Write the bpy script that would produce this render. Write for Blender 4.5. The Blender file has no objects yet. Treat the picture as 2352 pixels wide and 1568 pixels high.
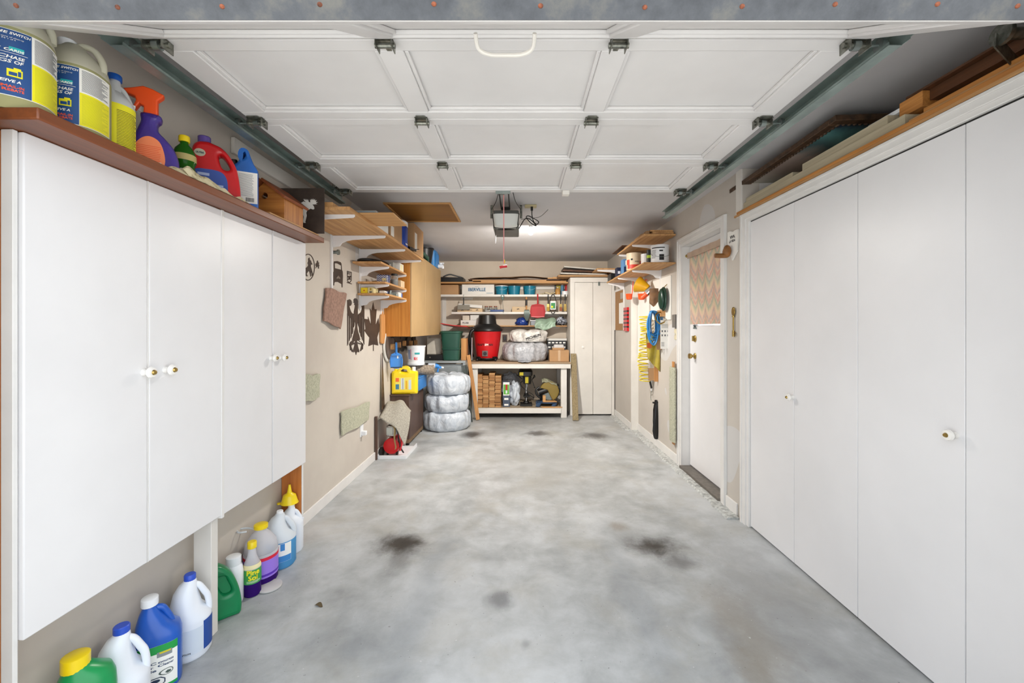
import bpy, bmesh, math, random
from mathutils import Matrix, Vector, noise as mnoise
R=random.Random(7)
C=bpy.context.scene.collection
PI=math.pi
F,CX,CY,H=960.0,1192.0,752.0,1.4
XL,XR,YB,ZC=-1.53,1.62,7.25,2.55
def P(px,py,Y): return Vector(((px-CX)*Y/F,Y,H-(py-CY)*Y/F))
def WP(px,py,X):                      # where a sight line meets a side wall
    Y=X*F/(px-CX); return Vector((X,Y,H-(py-CY)*Y/F))
def lin(c):
    if isinstance(c,str):
        c=[int(c[i:i+2],16)/255 for i in (0,2,4)]
    return tuple((x/12.92 if x<=.04045 else ((x+.055)/1.055)**2.4) for x in c)
# ---------------------------------------------------------------- materials
MATS={}
class NT:
    def __init__(s,name):
        s.m=bpy.data.materials.new(name); s.m.use_nodes=True; s.t=s.m.node_tree; s.n=s.t.nodes; s.l=s.t.links
        s.b=s.n['Principled BSDF']
    def new(s,t,**k):
        n=s.n.new(t)
        for a,v in k.items(): setattr(n,a,v)
        return n
    def coord(s,scale=(1,1,1),kind='Object',rot=(0,0,0)):
        tc=s.new('ShaderNodeTexCoord'); mp=s.new('ShaderNodeMapping')
        mp.inputs['Scale'].default_value=scale; mp.inputs['Rotation'].default_value=rot
        s.l.new(tc.outputs[kind],mp.inputs[0]); return mp.outputs[0]
    def noise(s,vec,scale,detail=4,rough=.55,dist=0):
        n=s.new('ShaderNodeTexNoise'); n.inputs['Scale'].default_value=scale; n.inputs['Detail'].default_value=detail
        n.inputs['Roughness'].default_value=rough; n.inputs['Distortion'].default_value=dist
        s.l.new(vec,n.inputs['Vector']); return n.outputs['Fac']
    def ramp(s,fac,stops):
        r=s.new('ShaderNodeValToRGB'); e=r.color_ramp.elements
        e[0].position=stops[0][0]; e[0].color=(*lin(stops[0][1]),1)
        e[1].position=stops[-1][0]; e[1].color=(*lin(stops[-1][1]),1)
        for p,c in stops[1:-1]:
            q=e.new(p); q.color=(*lin(c),1)
        s.l.new(fac,r.inputs[0]); return r.outputs[0]
    def math(s,op,a,b=0,clamp=False):
        m=s.new('ShaderNodeMath',operation=op); m.use_clamp=clamp
        for i,v in ((0,a),(1,b)):
            if isinstance(v,(int,float)): m.inputs[i].default_value=v
            else: s.l.new(v,m.inputs[i])
        return m.outputs[0]
    def mix(s,fac,a,b,mode='MIX'):
        m=s.new('ShaderNodeMix',data_type='RGBA',blend_type=mode)
        if isinstance(fac,(int,float)): m.inputs[0].default_value=fac
        else: s.l.new(fac,m.inputs[0])
        for i,v in ((6,a),(7,b)):
            if isinstance(v,(str,tuple)): m.inputs[i].default_value=(*lin(v),1)
            else: s.l.new(v,m.inputs[i])
        return m.outputs[2]
    def bump(s,h,st=.3,d=.002):
        b=s.new('ShaderNodeBump'); b.inputs['Strength'].default_value=st; b.inputs['Distance'].default_value=d
        s.l.new(h,b.inputs['Height']); s.l.new(b.outputs[0],s.b.inputs['Normal'])
    def col(s,c):
        if isinstance(c,(str,tuple)): s.b.inputs['Base Color'].default_value=(*lin(c),1)
        else: s.l.new(c,s.b.inputs['Base Color'])
    def set(s,**k):
        for a,v in k.items(): s.b.inputs[a.replace('_',' ')].default_value=v
        return s
def mat(name,col='cccccc',rough=.5,metal=0,var=.06,vs=6,bump=0,bs=60,trans=0,spec=.5,sub=0,alpha=1):
    if name in MATS: return MATS[name]
    t=NT(name); v=t.coord()
    c=lin(col)
    if var:
        f=t.noise(v,vs,4)
        def sh(k): return tuple(min(1,max(0,x*k)) for x in [int(col[i:i+2],16)/255 for i in (0,2,4)])
        t.col(t.ramp(f,[(.3,sh(1-var)),(.7,sh(1+var))]))
    else: t.col(col)
    t.set(Roughness=rough,Metallic=metal)
    t.b.inputs['Specular IOR Level'].default_value=spec
    if trans: t.set(Transmission_Weight=trans,IOR=1.2)
    if bump: t.bump(t.noise(v,bs,5),bump)
    MATS[name]=t.m; return t.m
def wood(name,a,b,axis='Y',rough=.55,sc=1.0,streak=14,knots=False):
    if name in MATS: return MATS[name]
    t=NT(name); s={'X':(.6,streak,streak),'Y':(streak,.6,streak),'Z':(streak,streak,.6)}[axis]
    v=t.coord(tuple(x*sc for x in s))
    f=t.noise(v,1.6,6,.6,.6); f2=t.noise(v,7,3,.5)
    m=t.math('ADD',t.math('MULTIPLY',f,.75),t.math('MULTIPLY',f2,.25))
    t.col(t.ramp(m,[(.32,a),(.62,b)])); t.set(Roughness=rough); t.bump(m,.15,.001)
    MATS[name]=t.m; return t.m
# ---------------------------------------------------------------- mesh building
def cr(pts,n=5,closed=True):           # Catmull-Rom smoothing
    out=[];N=len(pts)
    for i in range(N if closed else N-1):
        g=lambda k: pts[k%N] if closed else pts[min(max(k,0),N-1)]
        p0,p1,p2,p3=g(i-1),g(i),g(i+1),g(i+2)
        for j in range(n):
            t=j/n
            out.append(tuple(.5*((2*b)+(-a+c)*t+(2*a-5*b+4*c-d)*t*t+(-a+3*b-3*c+d)*t**3) for a,b,c,d in zip(p0,p1,p2,p3)))
    if not closed: out.append(tuple(pts[-1]))
    return out
class MB:
    def __init__(s): s.bm=bmesh.new(); s.mi=0
    def _f(s,vs):
        try:
            f=s.bm.faces.new(vs); f.material_index=s.mi; return f
        except ValueError: return None
    def box(s,x0,x1,y0,y1,z0,z1,M=None):
        v=[Vector((x,y,z)) for x in (x0,x1) for y in (y0,y1) for z in (z0,z1)]
        if M: v=[M@p for p in v]
        b=[s.bm.verts.new(p) for p in v]
        for q in ((0,1,3,2),(4,6,7,5),(0,4,5,1),(2,3,7,6),(0,2,6,4),(1,5,7,3)): s._f([b[i] for i in q])
        return s
    def beam(s,p0,p1,w,h,up=(0,0,1)):
        p0,p1=Vector(p0),Vector(p1); d=(p1-p0); L=d.length; d.normalize(); u=Vector(up)
        x=d.cross(u)
        if x.length<1e-4: x=d.cross(Vector((1,0,0)))
        x.normalize(); u=x.cross(d)
        M=Matrix((( x.x,d.x,u.x,p0.x),(x.y,d.y,u.y,p0.y),(x.z,d.z,u.z,p0.z),(0,0,0,1)))
        return s.box(-w/2,w/2,0,L,-h/2,h/2,M)
    def rings(s,rs,cap=True,close=True):
        L=[[s.bm.verts.new(p) for p in r] for r in rs]; n=len(L[0])
        for a,b in zip(L,L[1:]):
            for i in range(n if close else n-1):
                j=(i+1)%n; s._f([a[i],a[j],b[j],b[i]])
        if cap: s._f(L[0][::-1]); s._f(L[-1])
        return s
    def tube(s,pts,r,n=8,cap=True,smooth=0,closed=False):
        pts=[tuple(p) for p in pts]
        if smooth: pts=cr(pts,smooth,closed)
        pts=[Vector(p) for p in pts]; rs=[];N=len(pts); up=None
        for i,p in enumerate(pts):
            if closed: d=pts[(i+1)%N]-pts[i-1]
            else: d=pts[min(i+1,N-1)]-pts[max(i-1,0)]
            if d.length<1e-9: d=Vector((0,0,1))
            d.normalize()
            if up is None: up=Vector((0,0,1)) if abs(d.z)<.9 else Vector((1,0,0))
            x=d.cross(up)
            if x.length<1e-5: x=d.orthogonal()
            x.normalize(); up=x.cross(d).normalized()
            rr=r(i/(N-1)) if callable(r) else r
            rs.append([p+x*math.cos(2*PI*k/n)*rr+up*math.sin(2*PI*k/n)*rr for k in range(n)])
        if closed: rs.append(rs[0])
        s.rings(rs,cap and not closed)
        if closed: bmesh.ops.remove_doubles(s.bm,verts=s.bm.verts,dist=1e-6)
        return s
    def cyl(s,p0,p1,r0,r1=None,n=20):
        p0,p1=Vector(p0),Vector(p1); r1=r0 if r1 is None else r1
        d=(p1-p0).normalized(); x=d.orthogonal().normalized(); y=d.cross(x)
        return s.rings([[p+x*math.cos(2*PI*k/n)*r+y*math.sin(2*PI*k/n)*r for k in range(n)] for p,r in ((p0,r0),(p1,r1))])
    def lathe(s,prof,c=(0,0,0),n=28,axis='Z',sq=1,cap=True):
        c=Vector(c); rs=[]
        for r,z in prof:
            ring=[]
            for k in range(n):
                a=2*PI*k/n; x,y=r*math.cos(a),r*math.sin(a)*sq
                ring.append(c+{'Z':Vector((x,y,z)),'Y':Vector((x,z,y)),'X':Vector((z,x,y))}[axis])
            if axis=='Y': ring=ring[::-1]
            rs.append(ring)
        return s.rings(rs,cap)
    def loft(s,secs,n=32,M=None,cap=True):   # (z,rx,ry,cx,cy,expo)
        rs=[]
        for (z,rx,ry,cx,cy,e) in secs:
            ring=[]
            for k in range(n):
                a=2*PI*k/n; ca,sa=math.cos(a),math.sin(a)
                p=Vector((cx+rx*math.copysign(abs(ca)**(2/e),ca),cy+ry*math.copysign(abs(sa)**(2/e),sa),z))
                ring.append(M@p if M else p)
            rs.append(ring)
        return s.rings(rs,cap)
    def mesh(s,me,fn=None):
        vs=[s.bm.verts.new(fn(v.co) if fn else v.co) for v in me.vertices]
        for p in me.polygons: s._f([vs[i] for i in p.vertices])
        return s
    def grid(s,fn,nu,nv,th=0):
        def layer(o): return [[s.bm.verts.new(fn(i/nu,j/nv,o)) for j in range(nv+1)] for i in range(nu+1)]
        A=layer(0)
        for i in range(nu):
            for j in range(nv): s._f([A[i][j],A[i+1][j],A[i+1][j+1],A[i][j+1]])
        if th:
            B=layer(th)
            for i in range(nu):
                for j in range(nv): s._f([B[i][j+1],B[i+1][j+1],B[i+1][j],B[i][j]])
            for i in range(nu):
                s._f([A[i][0],B[i][0],B[i+1][0],A[i+1][0]]); s._f([A[i][nv],A[i+1][nv],B[i+1][nv],B[i][nv]])
            for j in range(nv):
                s._f([A[0][j],A[0][j+1],B[0][j+1],B[0][j]]); s._f([A[nu][j],B[nu][j],B[nu][j+1],A[nu][j+1]])
        return s
    def sphere(s,c,r,n=16,m=10,sc=(1,1,1),M=None):
        rs=[]
        for i in range(m+1):
            t=PI*i/m; z=-math.cos(t); q=max(math.sin(t),.02)
            rs.append([ (lambda v: M@v if M else v)(Vector((c[0]+r*sc[0]*q*math.cos(2*PI*k/n),c[1]+r*sc[1]*q*math.sin(2*PI*k/n),c[2]+r*sc[2]*z))) for k in range(n)])
        return s.rings(rs)
    def xf(s,M): bmesh.ops.transform(s.bm,matrix=M,verts=s.bm.verts); return s
    def jit(s,a,sc=20,seed=0):
        for v in s.bm.verts: v.co+=mnoise.noise_vector(v.co*sc+Vector((seed,seed,seed)))*a
        return s
_dg=None
def curve2mesh(cu):
    ob=bpy.data.objects.new('tmp',cu); C.objects.link(ob)
    dg=bpy.context.evaluated_depsgraph_get(); dg.update()
    me=bpy.data.meshes.new_from_object(ob.evaluated_get(dg)); bpy.data.objects.remove(ob); return me
def plate(loops,th,bev=0,res=2):        # 2-D outline (+holes) -> solid in XY, thickness along Z centred
    cu=bpy.data.curves.new('c','CURVE'); cu.dimensions='2D'; cu.fill_mode='BOTH'
    for L in loops:
        sp=cu.splines.new('POLY'); sp.points.add(len(L)-1)
        for q,p in zip(sp.points,L): q.co=(p[0],p[1],0,1)
        sp.use_cyclic_u=True
    cu.extrude=max(th/2-bev,1e-5); cu.bevel_depth=bev; cu.bevel_resolution=res
    if bev: cu.offset=-bev
    me=curve2mesh(cu); bpy.data.curves.remove(cu); return me
def textmesh(lines,size,align='LEFT',th=0.0,shear=0,bold=0,sp=1.0):
    cu=bpy.data.curves.new('t','FONT'); cu.body=lines; cu.size=size; cu.align_x=align; cu.align_y='TOP'
    cu.extrude=th; cu.shear=shear; cu.space_line=sp; cu.resolution_u=2
    me=curve2mesh(cu); bpy.data.curves.remove(cu)
    b=bmesh.new()
    for i,(dx,dy) in enumerate([(0,0),(1,1),(-1,1),(1,-1),(-1,-1)] if bold else [(0,0)]):     # heavier strokes from shifted copies
        n0=len(b.verts); b.from_mesh(me); b.verts.ensure_lookup_table()
        for v in b.verts[n0:]: v.co+=Vector((dx*bold,dy*bold,i*1e-5))
    bmesh.ops.triangulate(b,faces=b.faces); b.to_mesh(me); b.free(); return me
THINGS=[]
def _tag(o,label,cat,group=None,kind=None):
    if kind: o['kind']=kind
    if label: o['label']=label; 
    if cat: o['category']=cat
    if group: o['group']=group
def obj(name,mb,m,parent=None,smooth=40,bevel=0,seg=2,label=None,kind=None):
    me=bpy.data.meshes.new(name)
    if isinstance(mb,MB):
        bmesh.ops.recalc_face_normals(mb.bm,faces=mb.bm.faces); mb.bm.to_mesh(me); mb.bm.free()
    else: me=mb; me.name=name; me.materials.clear()
    for q in (m if isinstance(m,(list,tuple)) else [m]): me.materials.append(q)
    if smooth:
        me.shade_smooth(); me.set_sharp_from_angle(angle=math.radians(smooth))
    o=bpy.data.objects.new(name,me); C.objects.link(o)
    if parent: o.parent=parent
    if bevel:
        b=o.modifiers.new('b','BEVEL'); b.width=bevel; b.segments=seg; b.limit_method='ANGLE'; b.angle_limit=math.radians(40)
    if label: o['label']=label
    if kind: o['kind']=kind
    return o
def thing(name,label,cat,group=None,M=None):      # parts in world coords unless M is given
    o=bpy.data.objects.new(name,None); C.objects.link(o); o.empty_display_size=.05
    _tag(o,label,cat,group)
    if M is not None: o.matrix_world=M
    else: THINGS.append(o)
    return o
def single(name,label,cat,mb,m,group=None,M=None,**k):
    o=obj(name,mb,m,**k); _tag(o,label,cat,group)
    if M is not None: o.matrix_world=M
    else: THINGS.append(o)
    return o
def struct(name,mb,m,parent=None,**k):
    o=obj(name,mb,m,parent,**k)
    if not parent: o['kind']='structure'
    return o
def finish():                           # put every origin at the thing's base
    for t in THINGS:
        ms=[]
        def rec(o):
            if o.type=='MESH': ms.append(o.data)
            for c in o.children: rec(c)
        rec(t)
        if not ms: continue
        vs=[v.co for me in ms for v in me.vertices]
        lo=[min(v[i] for v in vs) for i in range(3)]; hi=[max(v[i] for v in vs) for i in range(3)]
        b=Vector(((lo[0]+hi[0])/2,(lo[1]+hi[1])/2,lo[2]))
        T=Matrix.Translation(-b)
        for me in set(ms): me.transform(T)
        t.location=b
def copytree(o,M,label=None,group=None):
    c=o.copy(); C.objects.link(c); c.matrix_world=M
    if label: c['label']=label
    if group: c['group']=group
    for ch in list(o.children):
        d=ch.copy(); C.objects.link(d); d.parent=c
        for g in ch.children:
            e=g.copy(); C.objects.link(e); e.parent=d
    return c
def TR(x,y,z,rz=0,rx=0,ry=0,s=1): return Matrix.Translation((x,y,z))@Matrix.Rotation(rz,4,'Z')@Matrix.Rotation(ry,4,'Y')@Matrix.Rotation(rx,4,'X')@Matrix.Scale(s,4)
# ---------------------------------------------------------------- common materials
def wallmat(name,base,dirt,patch):
    t=NT(name); v=t.coord(); f=t.noise(v,1.3,5,.6); g=t.noise(v,9,3)
    c=t.ramp(f,[(.35,dirt),(.6,base)])
    c=t.mix(t.math('MULTIPLY',t.math('GREATER_THAN',t.noise(v,.9,2,.4,.3),.66),.6),c,patch)
    t.col(c); t.set(Roughness=.6); t.bump(g,.06,.002); return t.m
m_wall=wallmat('wall paint','cdc5ba','c3bab0','cfd0d2')
m_wallr=wallmat('wall paint right','c9c2b9','c0b9b0','cfd0d2')
m_ceil=mat('ceiling paint','c9c7c8',.85,var=.03,vs=1.5,bump=.1,bs=90)
m_white=mat('white satin paint','e6e5e6',.35,var=.015,vs=2)
m_white2=mat('cream white paint','dedad3',.45,var=.03,vs=3)
m_doorw=mat('garage door paint','dddbda',.4,var=.03,vs=2,bump=.04,bs=40)
m_trim=mat('trim paint','e4e2df',.35,var=.02)
m_oakframe=wood('orange stained wood','a85a22','c87c3c','Z',.45)
m_board=wood('walnut stained board','62331a','7c4322','Y',.35)
m_pine=wood('pine shelf','a07040','cfa06a','Y',.6,streak=18)
m_pinex=wood('pine crosswise','a87844','d0a068','X',.6,streak=18)
m_pinez=wood('pine upright','a87040','cb9458','Z',.6,streak=18)
m_grayw=wood('weathered board','a59a82','c6bb9f','Y',.75)
m_oak=wood('honey oak','a4621f','cc8a3a','Z',.45,streak=22)
m_tan=mat('tan cabinet door','b39468',.5,var=.05,vs=2)
m_dwood=wood('dark wood','3c2415','5f3b22','Y',.5)
m_brown=wood('brown cabinet','45322a','5d463a','Z',.5)
m_card=mat('cardboard','b08a62',.8,var=.06,vs=3)
m_card2=mat('pale cardboard','cfb592',.8,var=.05,vs=3)
m_steel=mat('galvanised steel','8a9390',.38,.85,var=.12,vs=12)
m_track=mat('track steel','8b9a96',.42,.6,var=.12,vs=8)
m_hinge=mat('hinge steel','7d7e76',.35,.85,var=.25,vs=40)
m_dark=mat('dark iron','2c2b2a',.5,.5,var=.15,vs=20)
m_black=mat('black plastic','151516',.4,var=.2,vs=5)
m_rubber=mat('black rubber','1c1d1e',.7,var=.2,vs=5)
m_brass=mat('brass','ab9256',.28,.95,var=.1,vs=20)
m_chrome=mat('chrome','c9c9c9',.15,1,var=.03)
m_red=mat('red plastic','c4141b',.3,var=.04)
m_blue=mat('blue plastic','1c58b4',.32,var=.04)
m_sky=mat('light blue plastic','2f7fca',.32,var=.05)
m_green=mat('green plastic','0b7d4a',.3,var=.06)
m_dgreen=mat('dark green plastic','1d4a3c',.4,var=.08)
m_yellow=mat('yellow plastic','f2d416',.32,var=.03)
m_wp=mat('white plastic','eceef1',.3,var=.015)
m_orange=mat('orange plastic','f4541b',.35,var=.03)
m_purple=mat('purple plastic','43308a',.28,var=.04)
m_lab=mat('white label','eceae4',.5,var=.01)
m_ink=mat('black ink','1d1d20',.6,var=0)
m_carpet=mat('grey beige carpet','a19c90',1,var=.12,vs=90,bump=1,bs=220)
m_carpg=mat('greenish carpet','b1b19c',1,var=.12,vs=90,bump=1,bs=220)
m_cb=mat('brown carpet','97796b',1,var=.12,vs=50,bump=.8,bs=200)
m_rust=mat('rusted bolt','6b3c28',.85,var=.4,vs=60,bump=.6,bs=150)
m_sil=mat('dark brown sheet metal','463a33',.5,.3,var=.1,vs=15)
m_porc=mat('white porcelain','f2efea',.15,var=.01)
def inkmat(hexc): return mat('ink '+hexc,hexc,.5,var=0)
# floor
def floor_mat():
    t=NT('stained concrete'); v=t.coord(); 
    a=t.noise(v,.9,8,.62,.5); b=t.noise(v,5,8,.65,.3); c=t.noise(v,60,4,.6)
    m=t.math('ADD',t.math('MULTIPLY',a,.6),t.math('MULTIPLY',b,.4))
    col=t.ramp(m,[(.34,'8a8d8f'),(.46,'a6a9aa'),(.56,'babdbf'),(.7,'cccfd0')])
    # dust-brown cast
    br=t.math('MULTIPLY',t.math('SUBTRACT',t.noise(t.coord(),2.1,6,.6,.4),.5,True),1.9,True)
    col=t.mix(br,col,'a09a8a')
    sep=t.new('ShaderNodeSeparateXYZ'); tc=t.new('ShaderNodeTexCoord'); t.l.new(tc.outputs['Object'],sep.inputs[0])
    wob=t.math('MULTIPLY',t.math('SUBTRACT',t.noise(v,4,6,.7),.5),.9); wob2=t.math('MULTIPLY',t.math('SUBTRACT',t.noise(t.coord((1.3,.8,1)),5,6,.7,.5),.5),.9)
    def blob(x,y,rx,ry,ink,st,edge=.9,thr=1.0):
        dx=t.math('DIVIDE',t.math('SUBTRACT',sep.outputs[0],x),rx); dy=t.math('DIVIDE',t.math('SUBTRACT',sep.outputs[1],y),ry)
        d=t.math('SQRT',t.math('ADD',t.math('MULTIPLY',dx,dx),t.math('MULTIPLY',dy,dy)))
        d=t.math('ADD',d,t.math('ADD',wob,wob2))
        mr=t.new('ShaderNodeMapRange'); mr.inputs[1].default_value=thr-edge; mr.inputs[2].default_value=thr; mr.inputs[3].default_value=st; mr.inputs[4].default_value=0; mr.interpolation_type='SMOOTHSTEP'
        t.l.new(d,mr.inputs[0]); return mr.outputs[0],ink
    for bl in [(-.78,2.72,.26,.2,'34302c',.95),(-.72,2.62,.13,.3,'2a2623',.5),(.86,2.68,.25,.17,'2e2a27',.95),(.97,2.5,.17,.16,'3a3632',.6),(-.62,5.48,.22,.28,'302b27',.9),(.24,5.52,.24,.22,'35302c',.8),(.98,5.42,.27,.28,'302b28',.85),
               (-.11,2.15,.1,.1,'606266',.7),(.03,1.85,.04,.05,'6c6e72',.5),(1.05,1.95,.22,.5,'8b8274',.55),(.7,2.95,.1,.1,'857868',.5),(.95,1.72,.13,.2,'7f7668',.5),(-.75,1.85,.35,.3,'7d8388',.35),(.2,4.3,1.1,1.6,'84827e',.45),(0,6.6,1.6,.9,'7d7b77',.5),(1.3,2.2,.35,.9,'8d8d8c',.5),(-.5,2.1,.13,1.2,'90969c',.4),(.6,2.1,.13,1.2,'8a9096',.35)]:
        mk,ink=blob(*bl); col=t.mix(mk,col,ink)
    t.b.inputs['Specular IOR Level'].default_value=.35
    sp=t.math('LESS_THAN',t.noise(t.coord(),55,2,.5),.27); col=t.mix(t.math('MULTIPLY',sp,.5),col,'5d5c58')
    sp2=t.math('GREATER_THAN',t.noise(t.coord((1,1.4,1)),38,2,.5),.76); col=t.mix(t.math('MULTIPLY',sp2,.5),col,'d9dadb')
    t.col(col); r=t.ramp(b,[(.3,(.62,.62,.62)),(.7,(.75,.75,.75))]); t.l.new(r,t.b.inputs['Roughness']); t.bump(t.math('ADD',b,t.math('MULTIPLY',c,.3)),.2,.004)
    return t.m
m_floor=floor_mat()
# ---------------------------------------------------------------- the room
struct('floor',MB().box(-1.65,2.4,.9,7.35,-.1,0),m_floor)
struct('ground',MB().box(-9,9,-12,.9,-.12,-.02),mat('driveway concrete','c4c2bd',.9,var=.06,vs=2,bump=.2))
struct('ceiling',MB().box(-1.65,2.4,.82,7.35,ZC,ZC+.1),m_ceil)
struct('wall_left',MB().box(XL-.12,XL,.82,7.35,0,ZC),m_wall)
struct('wall_back',MB().box(XL,1.535,YB,YB+.1,0,ZC),wallmat('back wall paint','d6c8b6','cabba8','d2c8bc'))
w=MB()
DY0,DY1,DZ=3.34,4.15,2.2      # side door opening
w.box(XR,XR+.12,3.025,DY0-.021,0,ZC).box(XR,XR+.12,DY0-.021,DY1+.021,DZ+.021,ZC).box(XR,XR+.12,DY1+.021,5.69,0,ZC).box(1.535,XR+.12,5.69,7.35,0,ZC)
struct('wall_right',w,m_wallr)
struct('wall_closet',MB().box(XR+.12,2.36,3.03,3.09,0,ZC).box(2.36,2.4,.9,3.09,0,ZC),mat('closet wall paint','dcdad8',.6,var=.03))
struct('wall_front',MB().box(XL-.12,-1.3,.82,.93,0,2.4).box(1.25,2.4,.82,.93,0,2.4).box(XL-.12,2.4,.82,.93,2.3,ZC),m_white2)
def bb(y0,y1,x,sgn,h=.085):
    return MB().box(min(x,x-sgn*.014),max(x,x-sgn*.014),y0,y1,0,h)
struct('baseboard_left',bb(2.73,5.3,XL,-1),m_trim,bevel=.003)
b=MB(); 
for y0,y1,x in ((3.09,3.25,XR),(4.26,5.69,XR),(5.72,6.65,1.535)): b.box(x-.014,x,y0,y1,0.0,.1)
struct('baseboard_right',b,m_trim,bevel=.003)
struct('trim_1',MB().box(1.525,XR+.01,5.67,5.70,0,2.04),m_white2,bevel=.002)      # jog board
struct('trim_2',MB().box(XR-.012,XR+.002,3.03,3.10,2.21,ZC),m_white2,bevel=.002)
# rough concrete lip along the right wall
lip=MB(); rr=random.Random(3); N=60
ys=[3.05+(6.6-3.05)*i/N for i in range(N+1)]
secs=[]
for y in ys:
    x0=1.535 if y<5.69 else 1.45; wv=x0-.015+rr.uniform(-.012,.010); x1=(1.606 if y<5.69 else 1.521)
    h=.014+rr.uniform(-.003,.003)
    secs.append([Vector((wv,y,-.001)),Vector((wv+.012,y,h)),Vector((x1,y,h)),Vector((x1,y,-.001))])
lip.rings(secs)
struct('trim_3',lip,mat('broken concrete','b0b2b0',.95,var=.2,vs=40,bump=1,bs=60),smooth=0)
# side door -------------------------------------------------------------
JX=1.695
tr=MB()
def casing(mb,y0,y1,z1,x,wd=.085,z0=0,prof=((0,.012),(.3,.018),(.75,.024))):
    for i,(a,th) in enumerate(prof):
        a0=a*wd; e=.0012*i
        mb.box(x-th,x+.001+e,y0-wd+e,y0-a0,z0-e,z1+wd-e)
        mb.box(x-th,x+.001+e,y1+a0,y1+wd-e,z0-e,z1+wd-e)
        mb.box(x-th-.0003,x+.001+e,y0-wd+e+.0004,y1+wd-e-.0004,z1+a0,z1+wd-e+.0004)
casing(tr,DY0,DY1,DZ,XR)
tr.box(XR-.004,JX+.03,DY0-.02,DY0,0,DZ).box(XR-.004,JX+.03,DY1,DY1+.02,0,DZ).box(XR-.004,JX+.03,DY0-.02,DY1+.02,DZ,DZ+.02)
struct('trim_4',tr,m_trim,bevel=.002)
d=struct('door_1',MB().box(JX,JX+.04,DY0+.002,DY1-.002,.045,1.42).box(JX,JX+.04,DY0+.002,DY0+.11,1.42,2.05).box(JX,JX+.04,DY1-.11,DY1-.002,1.42,2.05).box(JX,JX+.04,DY0+.002,DY1-.002,2.05,DZ-.003),m_white,bevel=.002)
obj('window_pane',MB().box(JX+.018,JX+.022,DY0+.11,DY1-.11,1.42,2.05),mat('pane glass','ffffff',.05,var=0,trans=1),d)
k=MB(); k.lathe([(.0,-.001),(.03,0),(.03,-.006),(.022,-.012),(.012,-.016),(.012,-.03),(.022,-.036),(.027,-.05),(.024,-.062),(.0,-.066)],(JX,4.02,WP(1588,816,JX).z),axis='X'); obj('door_knob',k,m_brass,d)
k=MB(); k.lathe([(.0,-.001),(.032,0),(.032,-.008),(.02,-.016),(.0,-.02)],(JX,4.02,WP(1588,777,JX).z),axis='X'); k.box(JX-.03,JX-.018,4.014,4.026,1.27,1.32); obj('deadbolt',k,m_brass,d)
k=MB().beam((JX-.004,4.03,1.42),(JX-.012,3.98,1.39),.02,.008).beam((JX-.01,4.03,1.39),(JX-.01,4.0,1.425),.012,.006); obj('window_latch',k,m_steel,d)
struct('trim_5',MB().box(XR-.03,JX+.05,DY0,DY1,0.0,.035),mat('threshold metal','77716a',.5,.5,var=.1,vs=30),bevel=.003)
# world outside the side door window is the sky
# closet on the right ----------------------------------------------------
cl=thing('closet','tall white built-in closet of plain folding doors filling the right wall','closet')
DT=2.145
ed=[1.05]+[XR*F/(x-CX) for x in (2216,1969,1823,1723)]
for i,(a,b_) in enumerate(zip(ed,ed[1:])):
    dd=obj('door',MB().box(XR+.002,XR+.03,a+.0015,b_-.0015,.012,DT-.006),m_white,cl,bevel=.002)
    if i in (1,3):
        y=XR*F/((2195 if i==1 else 1821)-CX); z=H-((999 if i==1 else 912)-CY)*y/F
        kk=MB().lathe([(.0,.004),(.012,.003),(.012,-.004),(.009,-.012),(.017,-.018),(.021,-.027),(.018,-.036),(.0,-.04)],(XR+.001,y,z),axis='X',n=20)
        ko=obj('knob',kk,m_porc,dd,label='white porcelain knob with brass centre')
        obj('knob_centre',MB().lathe([(.0,-.036),(.009,-.038),(.006,-.044),(.0,-.045)],(XR+.001,y,z),axis='X',n=14),m_brass,ko)
f=MB()
for o0,e,th in ((0,0,.012),(.03,.0012,.02),(.07,.0024,.026)):
    f.box(XR-th,XR+.03+e,ed[-1]+o0,ed[-1]+.095-e,-e,DT+.0665-e)
    f.box(XR-th-.0003,XR+.03+e+.0004,.95+e,ed[-1]+.095-e-.0004,DT+o0*.7+.0004,DT+.0665-e+.0004)
obj('frame',f,m_trim,cl,bevel=.003)
obj('track',MB().box(XR+.004,XR+.03,.95,ed[-1],DT-.004,DT+.01),m_black,cl)
obj('top_deck',MB().box(XR-.02,2.355,.95,3.11,DT+.068,DT+.082),m_pine,cl)
obj('side_panel',MB().box(XR+.031,2.355,.95,.97,0,DT+.066),m_white,cl)
# back closet --------------------------------------------------------------
bc=thing('closet','narrow white closet with two folding panels standing in the back right corner','closet')
y=6.65; x0,x1=.815,1.52
zt=P(0,637,y).z
g=MB().box(x0,x0+.07,y,y+.02,0,zt-.0755).box(x1-.045,x1,y,y+.02,0,zt-.0755).box(x0,x1,y,y+.02,zt-.075,zt)
g.box(x0+.0005,x0+.02,y+.0205,YB-.002,0,zt-.021).box(x0+.0005,x1+.01,y+.0205,YB-.002,zt-.0205,zt-.0005)
obj('frame',g,m_white2,bc,bevel=.002)
xm=P(1362,0,y).x
for i,(a,b_) in enumerate(((x0+.07,xm),(xm,x1-.045))):
    dd=obj('door',MB().box(a+.003,b_-.002,y+.004,y+.03,P(0,951,y).z,zt-.08),m_white2,bc,bevel=.002)
    if i==0: obj('knob',MB().lathe([(0,.002),(.018,0),(.022,-.012),(.012,-.022),(0,-.024)],tuple(P(1339,797,y+.004)),axis='Y',n=16),m_porc,dd)
obj('latch',MB().box(P(1374,0,y).x,P(1378,0,y).x,y-.006,y+.004,P(0,656,y).z,P(0,647,y).z),m_steel,bc)
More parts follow.
